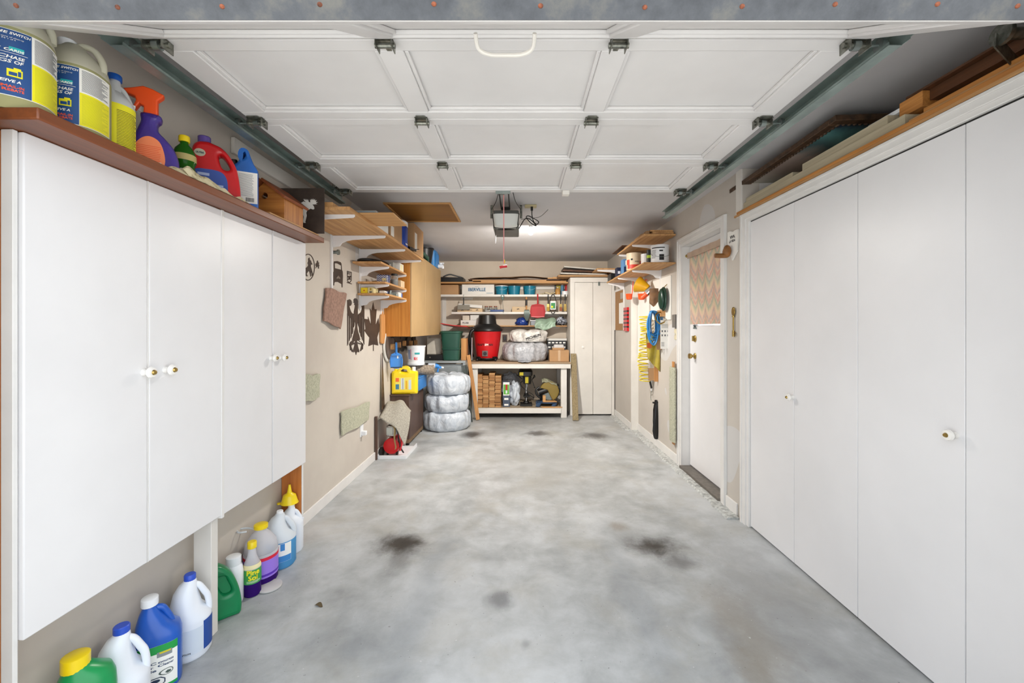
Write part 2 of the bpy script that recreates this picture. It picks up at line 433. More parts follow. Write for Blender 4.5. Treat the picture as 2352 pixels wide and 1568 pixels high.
# left cabinets --------------------------------------------------------------
DX=-1.375; CB,CT=.53,1.944
lc=thing('wall_cabinet','long white cabinet with four tall plain doors along the left wall','cabinet')
ed=[DX*F/(x-CX) for x in (51,341,511,626,703)]
for i,(a,b_) in enumerate(zip(ed,ed[1:])):
    dd=obj('door',MB().box(DX-.02,DX,a+.003,b_-.003,CB,CT),m_white,lc,bevel=.004)
    px,py=[(330,855),(369,849),(621,822),(639,821)][i]
    y=DX*F/(px-CX); y=y+(.02 if i in(1,3) else -.0); z=H-(py-CY)*y/F
    kk=MB().lathe([(.0,-.002),(.013,0),(.013,.004),(.009,.012),(.016,.018),(.021,.027),(.017,.036),(.0,.04)],(DX,y,z),axis='X',n=20)
    ko=obj('knob',kk,m_porc,dd,label='white porcelain knob with brass centre')
    obj('knob_centre',MB().lathe([(.0,.036),(.01,.038),(.007,.044),(.0,.046)],(DX,y,z),axis='X',n=14),m_brass,ko)
for q in (MB().box(XL+.003,-1.405,ed[0]-.006,ed[0]+.012,0,CT),MB().box(XL+.003,-1.40,ed[-1]-.012,ed[-1]+.008,.0,CT)): obj('end_panel',q,m_oakframe,lc,label='orange-stained wooden end panel',bevel=.002)
g=MB().box(-1.42,DX-.012,ed[0]-.012,ed[0]+.0005,0,CT).box(-1.399,DX-.021,ed[-1]-.012,ed[-1]+.008,0,CT)
g.box(DX-.022,DX-.0005,ed[1]-.002,ed[1]+.003,CB,CT).box(DX-.022,DX+.003,ed[2]-.008,ed[2]+.008,CB-.012,CT)
obj('edge_strip',g,m_trim,lc,bevel=.002)
for q in (CB+.004,CT-.018): obj('carcass_board',MB().box(XL+.004,-1.40,ed[0]+.013,ed[-1]-.013,q,q+.016),m_white2,lc)
obj('post',MB().box(-1.47,-1.39,1.888,1.93,0,CB+.003),m_white2,lc,bevel=.002)
single('shelf_board','walnut-brown stained board along the top of the left cabinet','shelf',MB().box(XL+.003,-1.257,1.092,2.70,1.945,1.977),m_board,bevel=.004)
single('wall_rail','long white painted board nailed high to the left wall behind the track','board',MB().box(XL+.002,XL+.022,2.215,3.38,2.325,2.41),m_white2,bevel=.002)
# garage door ---------------------------------------------------------------
gd=thing('garage_door','white sectional garage door rolled up overhead below the ceiling','garage door')
JL=[1.40,1.935,2.46,2.99]; ZD=2.365; GX0,GX1=-1.25,1.165; SX=[-.45,.335]
def section(M,L):
    g=MB(); t=.04; r=.03
    def bx(x0,x1,y0,y1,z0,z1): g.box(x0,x1,y0,y1,z0,z1,M)
    bx(GX0,GX1,0.002,L-.002,.022,t)
    bx(GX0,GX1,0.0025,.06,0,.0215); bx(GX0,GX1,L-.06,L-.0025,0,.0215)
    for c,wd in ((GX0+.055,.055),(SX[0],.045),(SX[1],.045),(GX1-.055,.055)): bx(c-wd,c+wd,.0605,L-.0605,0.0004,.0215)
    # sloped beads at the panel edges
    xs=[GX0+.11,SX[0]-.045,SX[0]+.045,SX[1]-.045,SX[1]+.045,GX1-.11]
    for a,b_ in ((0,1),(2,3),(4,5)):
        for q in (0,):
            bx(xs[a],xs[a]+.014,.0745,L-.0745,.008,.0215); bx(xs[b_]-.014,xs[b_],.0745,L-.0745,.008,.0215)
            bx(xs[a]+.0005,xs[b_]-.0005,.0605,.074,.0085,.0215); bx(xs[a]+.0005,xs[b_]-.0005,L-.074,L-.0605,.0085,.0215)
    return g
for a,b_ in zip(JL,JL[1:]):
    obj('door_section',section(Matrix.Translation((0,a,ZD)),b_-a),m_doorw,gd,bevel=.003)
th=math.radians(31); L=.533
Mb=Matrix.Translation((0,JL[0]-L*math.cos(th),ZD-L*math.sin(th)))@Matrix.Rotation(th,4,'X')
bs=obj('door_section',section(Mb,L-.004),m_doorw,gd,bevel=.003)
bm_=NT('bottom rail metal'); v=bm_.coord(); n1=bm_.noise(v,7,7,.7); n2=bm_.noise(v,1.2,4,.6,.5)
c=bm_.ramp(n1,[(.32,'303338'),(.5,'44474c'),(.66,'5c5b57')]); c=bm_.mix(bm_.math('GREATER_THAN',bm_.noise(bm_.coord((1,3,3)),9,5,.7),.70),c,'c8c6c0')
bm_.col(c); bm_.set(Roughness=.5,Metallic=.2); bm_.bump(n1,.3)
obj('bottom_seal',MB().box(GX0-.02,GX1+.02,-.004,.012,.002,.062,Mb),bm_.m,bs)
g=MB()
for i,px in enumerate((55,283,520,742,1000,1241,1477,1697,1906,2137,2320)):
    q=(px-CX)*.94/F
    g.sphere((q,-.004,.028+.003*math.sin(i*5)),.006,10,6,(1,.5,.8),Mb)
obj('rivet',g,m_rust,bs,label='rusty bolt heads in a row',kind='stuff')
def hinge(x,y,big,side=0):
    M=Matrix.Translation((x,y,ZD))
    hb=MB(); s=1.25 if big else 1
    for sg in (-1,1): hb.box(sg*.026*s-.0015,sg*.026*s+.0015,-.02,.03,-.03*s,0,M)
    me=plate([[(-.03*s,-.02),(.03*s,-.02),(.028*s,.015),(.012,.03),(.008,.055),(-.008,.055),(-.012,.03),(-.028*s,.015)]],.003)
    hb.mesh(me,lambda v:M@Vector((v.x,v.y,v.z-.002)))
    me=plate([[(-.03*s,-.005),(.03*s,-.005),(.02*s,-.035),(-.02*s,-.035)]],.003); hb.mesh(me,lambda v:M@Vector((v.x,v.y,v.z-.004)))
    hb.cyl(M@Vector((-.034*s,.005,-.018)),M@Vector((.034*s,.005,-.018)),.009,n=12)
    h=obj('hinge',hb,m_hinge,gd)
    if side:
        rb=MB(); e=Vector((x,y+.005,ZD-.018)); X2=side*1.30 if side<0 else 1.215
        rb.cyl(e,(X2,y+.005,ZD-.018),.005,n=8); rb.cyl((X2-.008,y+.005,ZD-.018),(X2+.008,y+.005,ZD-.018),.021,n=18)
        rb.cyl(e+Vector((-side*.01,0,0)),e+Vector((side*.012,0,0)),.016,n=14)
        obj('roller',rb,m_steel,h)
for y in JL[:3]:
    for x in SX: hinge(x,y,False)
    hinge(GX0+.035,y,True,-1); hinge(GX1-.035,y,True,1)
hinge(GX0+.035,JL[3]-.06,True,-1); hinge(GX1-.035,JL[3]-.06,True,1)
g=MB(); 
q=[Mb@Vector((x,yy,zz)) for x,yy,zz in ((-.125,.30,.0),(-.12,.32,-.035),(-.09,.33,-.05),(-.04,.33,-.052),(.01,.33,-.05),(.04,.32,-.035),(.045,.30,0))]
g.tube(q,.006,8,smooth=5); obj('lift_handle',g,m_white2,gd)
obj('rubber_stop',MB().box(.335-.03,.335+.02,2.93,2.985,ZD-.03,ZD),m_white2,gd,bevel=.005)
# tracks
def track(name,label,x,sg,y1,hang):
    t=thing(name,label,'track')
    g=MB(); z=ZD-.018; w_=.028; 
    # C section opening toward the door
    g.box(min(x+sg*.03,x+sg*.032),max(x+sg*.03,x+sg*.032),1.33,y1,z-w_,z+w_)
    for zz in (z-w_,z+w_): g.box(min(x-sg*.012,x+sg*.032),max(x-sg*.012,x+sg*.032),1.36,y1,zz-.001,zz+.001)
    g.box(min(x-sg*.012,x-sg*.01),max(x-sg*.012,x-sg*.01),1.36,y1,z-w_,z-w_+.01)
    obj('channel',g,m_track,t)
    g=MB().box(min(x+sg*.032,x+sg*.035),max(x+sg*.032,x+sg*.035),1.3,y1+.05,z-.02,z+.055).box(min(x+sg*.034,x+sg*.07),max(x+sg*.034,x+sg*.07),1.3,y1+.05,z+.052,z+.055)
    obj('angle_iron',g,m_track,t)
    g=MB()
    for yy in hang:
        g.box(x+sg*.036-.002,x+sg*.036+.002,yy,yy+.035,z,ZC-.001)
        g.beam((x+sg*.036,yy+.017,z+.04),(x-sg*.11,yy+.12,ZC-.002),.004,.03)
        g.box(x-.03,x+.03,yy,yy+.03,z+.04,z+.044)
    obj('hanger',g,m_hinge,t)
track('door_track','galvanised garage door track along the left side below the ceiling',-1.30,-1,3.1,(3.0,))
track('door_track','galvanised garage door track along the right side below the ceiling',1.215,1,3.52,(3.12,))
# lift cable pulley and spring end in the top right corner
g=MB(); c=P(2300,78,1.35); g.cyl(c+Vector((0,0,0)),c+Vector((.25,0,.01)),.018,n=16); g.cyl(c+Vector((-.004,0,0)),c+Vector((.01,0,0)),.034,n=20)
g.beam(c+Vector((-.02,0,-.02)),c+Vector((.2,.1,-.07)),.004,.05)
single('pulley_arm','rusty pulley and steel arm in the top right corner beside the open door','pulley',g,m_hinge)
# ---------------------------------------------------------------- camera and light
cam=bpy.data.cameras.new('camera'); co=bpy.data.objects.new('camera',cam); C.objects.link(co)
co.location=(0,0,H); co.rotation_euler=(PI/2,0,0); cam.sensor_width=36; cam.lens=F/2352*36
cam.shift_x=-(CX-1176)/2352; cam.shift_y=-(784-CY)/2352; cam.clip_start=.02
bpy.context.scene.camera=co
W=bpy.data.worlds.new('w'); bpy.context.scene.world=W; W.use_nodes=True
bg=W.node_tree.nodes['Background']; bg.inputs[0].default_value=(.88,.94,1,1); bg.inputs[1].default_value=1.55
def lamp(name,loc,e,size,col=(1,.95,.88)):
    l=bpy.data.lights.new(name,'AREA'); l.shape='DISK'; l.size=size; l.energy=e; l.color=col; l.spread=PI
    o=bpy.data.objects.new(name,l); C.objects.link(o); o.location=loc; return o
lamp('bulb_light',(.125,4.42,2.31),34,.06).rotation_euler=(math.radians(42),0,0)
lamp('opener_light',(-.12,3.76,2.25),20,.12)
sl=bpy.data.lights.new('sun','SUN'); sl.energy=9; sl.angle=.02; sl.color=(1,.98,.96)
so=bpy.data.objects.new('sun',sl); C.objects.link(so); so.rotation_euler=(math.radians(-32),0,math.radians(12))
sc=bpy.context.scene; sc.view_settings.view_transform='Standard'; sc.view_settings.look='None'; sc.view_settings.gamma=1
sc.view_settings.exposure=.74
# ---------------------------------------------------------------- bottles
def sec_at(secs,z):
    if z<=secs[0][0]: return secs[0]
    for a,b in zip(secs,secs[1:]):
        if z<=b[0]:
            t=(z-a[0])/max(b[0]-a[0],1e-9); return tuple(p+(q-p)*t for p,q in zip(a,b))
    return secs[-1]
def spt(secs,z,a,off=0):
    _,rx,ry,cx,cy,e=sec_at(secs,z); ca,sa=math.cos(a),math.sin(a)
    return Vector((cx+(rx+off)*math.copysign(abs(ca)**(2/e),ca),cy+(ry+off)*math.copysign(abs(sa)**(2/e),sa),z))
def wrap(mb,secs,z0,z1,a0,a1,off=.0008,nu=18,nv=3):
    a0,a1=math.radians(a0),math.radians(a1)
    return mb.grid(lambda u,v,o: spt(secs,z0+(z1-z0)*v,a0+(a1-a0)*u,off-o),nu,nv,.0006)
def text_on(mb,secs,txt,size,a,ztop,align='CENTER',off=.0018,bold=0,shear=0,sp=1.0,wid=None):
    me=textmesh(txt,size,align,bold=bold,shear=shear,sp=sp); r=(sec_at(secs,ztop)[1]+sec_at(secs,ztop)[2])/2
    a=math.radians(a)
    return mb.mesh(me,lambda v: spt(secs,ztop+v.y,a+v.x/r,off))
def lines_on(mb,secs,z0,z1,a0,a1,n,th=.0012,off=.0018,seed=1):
    rr=random.Random(seed)
    for i in range(n):
        z=z0+(z1-z0)*(i+.5)/n; wrap(mb,secs,z-th/2,z+th/2,a0,a0+(a1-a0)*rr.uniform(.75,1),off,8,1)
    return mb
def level(name,low,high,z,tl=0,th=.0,rough=.15,ior=1.05):
    t=NT(name); tc=t.new('ShaderNodeTexCoord'); sp=t.new('ShaderNodeSeparateXYZ'); t.l.new(tc.outputs['Object'],sp.inputs[0])
    f=t.math('GREATER_THAN',sp.outputs[2],z)
    t.col(t.mix(f,low,high)); t.set(Roughness=rough,IOR=ior)
    t.l.new(t.math('ADD',t.math('MULTIPLY',f,th-tl),tl),t.b.inputs['Transmission Weight']); return t.m
def cap(mb,c,r,z0,z1,ribs=True,n=40):
    rs=[]
    for z,k in ((z0,1),(z1-.003,1),(z1,.88)):
        rs.append([Vector((c[0]+r*k*(1+(.03 if ribs and q%2 else 0))*math.cos(2*PI*q/n),c[1]+r*k*(1+(.03 if ribs and q%2 else 0))*math.sin(2*PI*q/n),z)) for q in range(n)])
    return mb.rings(rs)
def jug(name,label,M,r,h,m,capm,cr_=.3,sh=.5,group=None,caphex=None,hr=.13):
    S=[(0,.9*r,.9*r,0,0,2),(.012,r,r,0,0,2),(sh*h,r,r,0,0,2),(sh*h+.05*h,.97*r,.98*r,0,0,2),(sh*h+.15*h,.74*r,.86*r,-.19*r,0,2),(.78*h,.55*r,.68*r,-.2*r,0,2),(.87*h,.42*r,.46*r,-.1*r,0,2),(.915*h,.3*r,.3*r,0,0,2),(.95*h,.24*r,.24*r,0,0,2)]
    t=thing(name,label,'bottle',group,M)
    b=obj('body',MB().loft(S,36),m,t,smooth=50)
    hb=MB().tube([(.2*r,0,.865*h),(.42*r,0,.83*h),(.64*r,0,.74*h),(.8*r,0,(.66)*h),(.87*r,0,(sh+.07)*h),(.8*r,0,(sh-.02)*h)],lambda u: r*(hr+.03*math.sin(u*PI)),12,smooth=5)
    obj('handle',hb,m,t)
    obj('cap',cap(MB(),(0,0),cr_*r,.93*h,h),capm,t)
    return t,S
def lab(parent,S,z0,z1,a0,a1,m,name='label'): return obj(name,wrap(MB(),S,z0,z1,a0,a1),m,parent)
# big translucent jugs on the cabinet
m_wash=level('washer jug','a8a578','d3d0bc',.245,.12,.25,.3)
m_bl=inkmat('1c4a86'); m_lt=inkmat('f3f2ec'); m_yl=inkmat('efe61c'); m_tl=inkmat('1fb0b4'); m_or=inkmat('f2603a'); m_gr=inkmat('7c8288'); m_gy=inkmat('b2b81c')
def washer(M,label):
    r=.086;h=.36
    S=[(0,.9*r,.9*r,0,0,2.6),(.015,r,r,0,0,2.6),(.24,r,r,0,0,2.6),(.275,.93*r,.93*r,0,0,2.4),(.305,.72*r,.76*r,.0,0,2.2),(.33,.42*r,.45*r,0,0,2),(.345,.3*r,.3*r,0,0,2)]
    t=thing('washer_fluid_jug',label,'jug','pair of big translucent jugs on the walnut board',M)
    b=obj('body',MB().loft(S,36),m_wash,t,smooth=50)
    obj('handle',MB().tube([(-.1*r,0,.325),(.02,0,.35),(.055,0,.34),(.078,0,.30),(.08,0,.262)],.011,10,smooth=5),m_wash,t)
    obj('cap',cap(MB(),(-.02,0),.024,.335,.365),m_wp,t)
    L=lab(t,S,.035,.235,-215,10,m_lt)
    obj('blue_panel',wrap(MB(),S,.037,.233,-122,-55,.0016),m_bl,L)
    obj('yellow_panel',wrap(MB(),S,.037,.150,-54,8,.0016),m_yl,L)
    g=MB(); wrap(g,S,.13,.233,-160,-123,.0016); obj('yellow_swoosh',g,m_yl,L)
    g=MB(); wrap(g,S,.037,.128,-160,-123,.0016); wrap(g,S,.170,.183,-84,-66,.0022); obj('teal_picture',g,m_tl,L)
    g=MB(); A=-88
    text_on(g,S,'MAKE THE SWITCH',.0105,A,.228,bold=.0003,shear=.2,off=.0024)
    text_on(g,S,'Text your story of clean-up\nto WIN 1 of 4',.0058,A,.213,off=.0024)
    text_on(g,S,'$2,500',.0105,A-13,.190,bold=.0003,shear=.2,off=.0024); text_on(g,S,'GIFT CARDS',.0105,A+2,.178,bold=.0003,shear=.2,off=.0024)
    wrap(g,S,.1635,.1645,A-27,A+27,.0024)
    text_on(g,S,'PURCHASE\n2 JUGS OF',.0135,A,.158,bold=.0003,shear=.2,off=.0024)
    text_on(g,S,'RECEIVE A',.0115,A,.085,bold=.0003,shear=.2,off=.0024); obj('printed_text',g,m_lt,L)
    g=MB(); text_on(g,S,'$2',.022,A-16,.069,bold=.0008,off=.0024); text_on(g,S,'MAIL-IN\nREBATE',.0105,A+10,.068,bold=.0003,off=.0024); obj('red_text',g,m_or,L)
    g=MB(); 
    for k in (-13,11):
        wrap(g,S,.093,.116,A+k-9,A+k+9,.0024); wrap(g,S,.116,.121,A+k-2,A+k+7,.0024)
    obj('yellow_picture',g,m_yl,L)
    g=MB()
    for k in (-13,11): wrap(g,S,.097,.107,A+k-7,A+k+2,.003); wrap(g,S,.097,.112,A+k+3,A+k+7,.003)
    obj('blue_picture',g,m_bl,L)
    obj('fine_print',lines_on(MB(),S,.155,.23,-50,6,22,.0012),m_gr,L); obj('fine_print',lines_on(MB(),S,.042,.145,-50,6,26,.001),m_gy,L)
    return t
washer(TR(-1.39,1.15,1.977,.60)@Matrix.Diagonal((.9,.9,.87,1)),'big translucent jug of washer fluid nearest the camera at left edge, yellow swoosh on label')
washer(TR(-1.39,1.308,1.977,.27)@Matrix.Diagonal((.9,.9,.87,1)),'big translucent jug of washer fluid on the walnut board, next to the blue-capped bottle')
# bleach bottle with yellow label
r=.058;h=.30
t,S=jug('bleach_bottle','grey-white bottle with blue cap and yellow label on the walnut board',TR(-1.405,1.452,1.977,.6),.054,.30,mat('greyish bottle plastic','c9cbcc',.35),m_blue,.36,.62)
L=lab(t,S,.02,.185,-170,20,m_yl); obj('fine_print',lines_on(lines_on(MB(),S,.03,.175,-140,-92,24,.0014,seed=5),S,.03,.165,-75,0,26,.0014,seed=6),m_ink,L)
t=thing('small_bottle','small clear-white capped bottle half hidden behind the purple spray bottle','bottle',None,TR(-1.488,1.62,1.977))
S=[(0,.03,.03,0,0,2),(.01,.034,.034,0,0,2),(.2,.034,.034,0,0,2),(.25,.018,.018,0,0,2),(.27,.014,.014,0,0,2)]
obj('body',MB().loft(S,24),mat('milky plastic','d9dad6',.3),t); obj('cap',cap(MB(),(0,0),.019,.262,.30),m_wp,t)
# purple spray bottle: drawn side-on, facing the opening
def flat(outs,th,bev,M,mirror=1,res=3):
    me=plate(outs,th,bev,res); me.transform(M); return me
XZ=Matrix(((1,0,0,0),(0,0,-1,0),(0,1,0,0),(0,0,0,1)))   # plate XY -> XZ plane
t=thing('spray_bottle','purple spray bottle with bright orange trigger and orange back label','spray bottle',None,TR(-1.385,1.587,1.977,.55))
body=[(-.068,0)]+cr([(-.075,.012),(-.075,.03),(-.07,.08),(-.058,.125),(-.045,.165),(-.036,.195),(-.034,.225),(.018,.225),(.022,.205),(.012,.19),(.014,.165),(.035,.14),(.058,.11),(.072,.07),(.076,.03),(.075,.012)],4,False)+[(.068,0)]
obj('body',flat([body],.062,.02,XZ),m_purple,t,smooth=60)
tr_=[(-.03,.222),(-.028,.252),(-.04,.258),(-.052,.235),(-.06,.238),(-.05,.268),(-.054,.282),(-.082,.290),(-.085,.302),(-.06,.312),(-.03,.326),(-.004,.322),(.03,.308),(.028,.298),(.012,.28),(.012,.222)]
obj('trigger',flat([tr_],.03,.005,XZ),m_orange,t)
me=flat([cr([(-.058,.018),(-.055,.08),(-.035,.12),(-.008,.135),(.02,.12),(.034,.08),(.036,.04),(.02,.018)],4)],.001,0,XZ); me.transform(Matrix.Translation((0,-.0315,0)))
L=obj('label',me,mat('orange label','f58a5a',.5,var=0),t)
g=MB(); rr=random.Random(2)
for i in range(9): g.box(-.048,.026*rr.uniform(.7,1),-.0328,-.0322,.098-i*.0065,.0992-i*.0065)
obj('fine_print',g,inkmat('e9471a'),L)
g=MB().box(-.004,.026,-.0328,-.0322,.022,.042); 
bq=obj('barcode_patch',g,m_lt,L)
g=MB(); x=-.002
while x<.023:
    w_=rr.choice((.0006,.001,.0016)); g.box(x,x+w_,-.0336,-.0329,.025,.041); x+=w_+rr.choice((.0006,.001))
obj('barcode',g,m_ink,L)
# green juice bottle
t=thing('juice_bottle','small green bottle with yellow screw cap between the spray bottle and red jug','bottle',None,TR(-1.395,1.742,1.977,.5))
S=[(0,.034,.034,0,0,2),(.01,.04,.04,0,0,2),(.075,.041,.041,0,0,2),(.085,.036,.036,0,0,2),(.1,.036,.036,0,0,2),(.11,.041,.041,0,0,2),(.14,.04,.04,0,0,2),(.165,.031,.031,0,0,2),(.185,.015,.015,0,0,2),(.2,.013,.013,0,0,2)]
obj('body',MB().loft(S,28),mat('green bottle glass','2c6b1d',.12,trans=.3),t,smooth=50); obj('cap',cap(MB(),(0,0),.019,.195,.22),m_yellow,t)
L=lab(t,S,.022,.074,-180,10,m_lt); obj('fruit_picture',wrap(wrap(MB(),S,.024,.045,-150,-110,.0016),S,.024,.04,-70,-20,.0016),inkmat('d8a020'),L); obj('red_badge',wrap(MB(),S,.04,.06,-100,-75,.0022),inkmat('b8382c'),L)
lab(t,S,.112,.138,-180,10,inkmat('b8a86a'),'neck_label')
# red detergent jug, flat with through handle
t=thing('detergent_jug','bright red detergent jug with purple cap and blue label on the walnut board','jug',None,TR(-1.39,1.925,1.977,.55)@Matrix.Diagonal((.86,.8,1,1)))
o=[(-.1,.0)]+cr([(-.104,.015),(-.105,.06),(-.104,.15),(-.105,.2),(-.1,.235),(-.08,.255),(-.04,.262),(-.01,.255),(.02,.245),(.05,.22),(.075,.185),(.09,.15),(.1,.1),(.105,.05),(.104,.012)],4,False)+[(.1,0)]
hl=cr([(.008,.205),(.022,.21),(.042,.19),(.056,.165),(.056,.15),(.04,.145),(.022,.155),(.012,.18)],4)
obj('body',flat([o,hl],.085,.018,XZ),m_red,t,smooth=60)
obj('cap',cap(MB(),(-.055,0),.028,.25,.29),mat('plum plastic','5a4690',.35),t)
me=flat([cr([(-.095,.12),(-.04,.135),(.02,.13),(.045,.1),(.05,.05),(.048,.01),(-.095,.01)],4)],.001,0,XZ); me.transform(Matrix.Translation((0,-.043,0)))
L=obj('label',me,inkmat('3450a0'),t)
g=MB()
for q in ((-.08,.105,.05,.012),(.0,.05,.03,.02),(-.06,.06,.03,.01)): g.box(q[0],q[0]+q[2],-.0446,-.044,q[1],q[1]+q[3])
obj('label_picture',g,inkmat('aeb9dc'),L)
me=plate([cr([(.024*math.cos(a*PI/4),.017*math.sin(a*PI/4)) for a in range(8)],3)],.001); me.transform(Matrix.Translation((-.07,-.043,.205))@XZ)
obj('oval_sticker',me,inkmat('b9b6a0'),t)
me=textmesh('ULTRA',.011,'CENTER',bold=.0005); me.transform(Matrix.Translation((-.07,-.0445,.21))@XZ); obj('sticker_text',me,inkmat('24414a'),t)
# blue jug with black cap
t=thing('cleaner_jug','tall blue jug with black cap and grey printed label beside the birdhouse','jug',None,TR(-1.39,2.118,1.977,.5)@Matrix.Diagonal((.95,.9,1,1)))
o=[(-.056,0)]+cr([(-.06,.012),(-.06,.05),(-.06,.2),(-.05,.225),(-.028,.25),(-.02,.275),(-.018,.3),(.0,.318),(.018,.312),(.03,.28),(.045,.245),(.06,.22),(.062,.2),(.062,.05),(.062,.012)],4,False)+[(.058,0)]
hl=cr([(-.004,.302),(.006,.298),(.006,.285),(-.004,.268),(-.01,.272),(-.01,.29)],4)
obj('body',flat([o,hl],.085,.016,XZ),mat('cobalt jug plastic','2a6cc4',.35),t,smooth=60)
obj('cap',MB().cyl((-.045,0,.225),(-.05,0,.262),.018),m_black,t)
L=obj('label',MB().box(-.0585,.0605,-.0438,-.043,.045,.2),m_lt,t)
obj('green_band',MB().box(-.0585,-.03,-.0446,-.044,.05,.195),inkmat('2c5c3c'),L)
g=MB(); rr=random.Random(9)
for i in range(22): g.box(-.024,.045*rr.uniform(.8,1),-.0446,-.044,.188-i*.0052,.1896-i*.0052)
obj('fine_print',g,inkmat('8e9298'),L)
g=MB(); x=.008
while x<.045:
    w_=rr.choice((.0008,.0014,.002)); g.box(x,x+w_,-.0446,-.044,.053,.073); x+=w_+.001
obj('barcode',g,m_ink,L)
# newspaper drooping over the board edge
def news(u,v,o):
    y=1.56+u*.40; hgt=.055*max(0,math.sin(PI*min(1,(u+.04)*1.15)))**.7*(1-.35*u)+.006
    x=-1.264-v*.045+.004*math.sin(u*17)*v; z=1.9785+v*hgt*(1+.15*math.sin(u*19+v*3))+.004*math.sin(u*31)*v
    return Vector((x-o,y,z))
n=NT('newsprint'); v=n.coord(); q=n.noise(v,22,6,.7); n.col(n.ramp(q,[(.36,'6c5c40'),(.5,'dccfa6'),(.6,'e8ddb8')])); n.set(Roughness=.9)
np_=thing('newspaper','crumpled yellowed newspaper drooping over the board edge before the red jug','newspaper')
obj('sheet',MB().grid(lambda u,v,o: news(u,v,o),30,12,.002),n.m,np_)
obj('sheet',MB().grid(lambda u,v,o: Vector((news(u,v*.5,o).x+.003,1.6+u*.37,1.979+v*.028*(1+.5*math.sin(u*23))*(1-.5*u))),30,12,.002),n.m,np_)
# birdhouse
single('thin_plank','thin pale plank lying on the walnut board beneath the birdhouse','plank',MB().box(-1.44,-1.275,2.14,2.66,1.978,1.992),m_pine,bevel=.001)
t=thing('birdhouse','small wooden birdhouse with round hole and sloping roof on the walnut board','birdhouse')
z0=1.993; xa,xb=-1.455,-1.292; xm=-1.40; y0,y1=2.3,2.5
fr=plate([[(xa,z0),(xb,z0),(xb,2.115),(xm,2.2),(xa,2.15)],[(xm+.018*math.cos(k*PI/8),2.125+.018*math.sin(k*PI/8)) for k in range(16)]],.012)
fr.transform(Matrix.Translation((0,y0+.006,0))@XZ); ff=obj('front_panel',fr,wood('cedar','8a4c1c','bf7c38','X',.5,streak=12),t)
m_ced=wood('cedar upright','8f4f1e','c48343','Z',.5)
obj('side_panel',MB().box(xb-.012,xb,y0+.013,y1,z0,2.112),m_ced,t); obj('side_panel',MB().box(xa,xa+.012,y0+.013,y1,z0,2.14),m_ced,t)
obj('back_panel',MB().box(xa+.012,xb-.012,y1-.012,y1,z0,2.11),m_ced,t); obj('floor_panel',MB().box(xa+.012,xb-.012,y0+.014,y1-.012,z0,z0+.01),m_ced,t)
m_rf=wood('brown roof board','6b3518','8c4a26','Y',.5)
obj('roof',MB().beam((xm-.005,y0-.03,2.208),(xm-.005,y1+.03,2.208),.001,.001).box(-.0,.16,y0-.03,y1+.03,0,.014,Matrix.Translation((xm-.006,0,2.204))@Matrix.Rotation(math.radians(38),4,'Y')),m_rf,t,bevel=.001)
obj('roof',MB().box(-.075,0.0,y0-.03,y1+.03,0,.014,Matrix.Translation((xm-.006,0,2.204))@Matrix.Rotation(math.radians(-40),4,'Y')),m_rf,t,bevel=.001)
# moose plate
t=thing('moose_plaque','dark brown metal plaque with a white moose shape behind the birdhouse','plaque')
yy=2.64
def q2(x,y,sx=5.2275,ox=380,oy=280,Y=yy): p=P(ox+x/sx,oy+y/sx,Y); return (p.x,p.z)
A=P(657,432,yy);B=P(745,530,yy)
obj('plate',MB().box(A.x-.05,B.x,yy,yy+.004,1.993,A.z),m_sil,t,bevel=.001)
mo=[(1635,970),(1660,955),(1690,965),(1668,945),(1655,922),(1672,940),(1676,922),(1690,945),(1700,925),(1706,950),(1715,930),(1722,960),(1742,968),(1738,930),(1750,945),(1752,922),(1765,940),(1775,920),(1782,942),(1797,925),(1795,948),(1818,938),(1803,958),(1832,965),(1805,975),(1825,987),(1795,990),(1765,992),(1782,1010),(1790,1035),(1785,1050),(1765,1050),(1745,1040),(1725,1052),(1705,1062),(1692,1090),(1698,1125),(1690,1160),(1680,1200),(1688,1212),(1660,1212),(1655,1190),(1662,1140),(1650,1095),(1590,1090),(1560,1130),(1550,1210),(1530,1210),(1535,1120),(1520,1040),(1560,980)]
me=plate([[q2(*p) for p in mo]],.002); me.transform(Matrix.Translation((0,yy-.002,0))@XZ); obj('moose',me,m_white2,t)
# ---------------------------------------------------------------- bottles on the floor, left
m_cl=mat('clear milky plastic','dfe5ea',.2,trans=.25)
fg=None
# a green bottle, yellow cap
def mbot(name,label,x,y,S,m,capm,cp,rz=.5,cat='bottle',sq=None):
    t=thing(name,label,cat,None,TR(x,y,0,rz)); obj('body',MB().loft(S,36),m,t,smooth=50)
    if cp: obj('cap',cap(MB(),(cp[3] if len(cp)>3 else 0,0),cp[0],cp[1],cp[2]),capm,t)
    return t
S=[(0,.065,.045,0,0,2.4),(.01,.07,.05,0,0,2.4),(.22,.075,.055,0,0,2.4),(.262,.072,.052,.0,0,2.4),(.29,.062,.045,0,0,2.2),(.315,.036,.036,-.015,0,2),(.325,.03,.03,-.02,0,2)]
mbot('cleaner_bottle','wide green bottle with large yellow cap at the lower left corner, front of the row',-1.40,1.35,S,mat('emerald plastic','13924f',.3),m_yellow,(.034,.315,.357,-.022),.8)
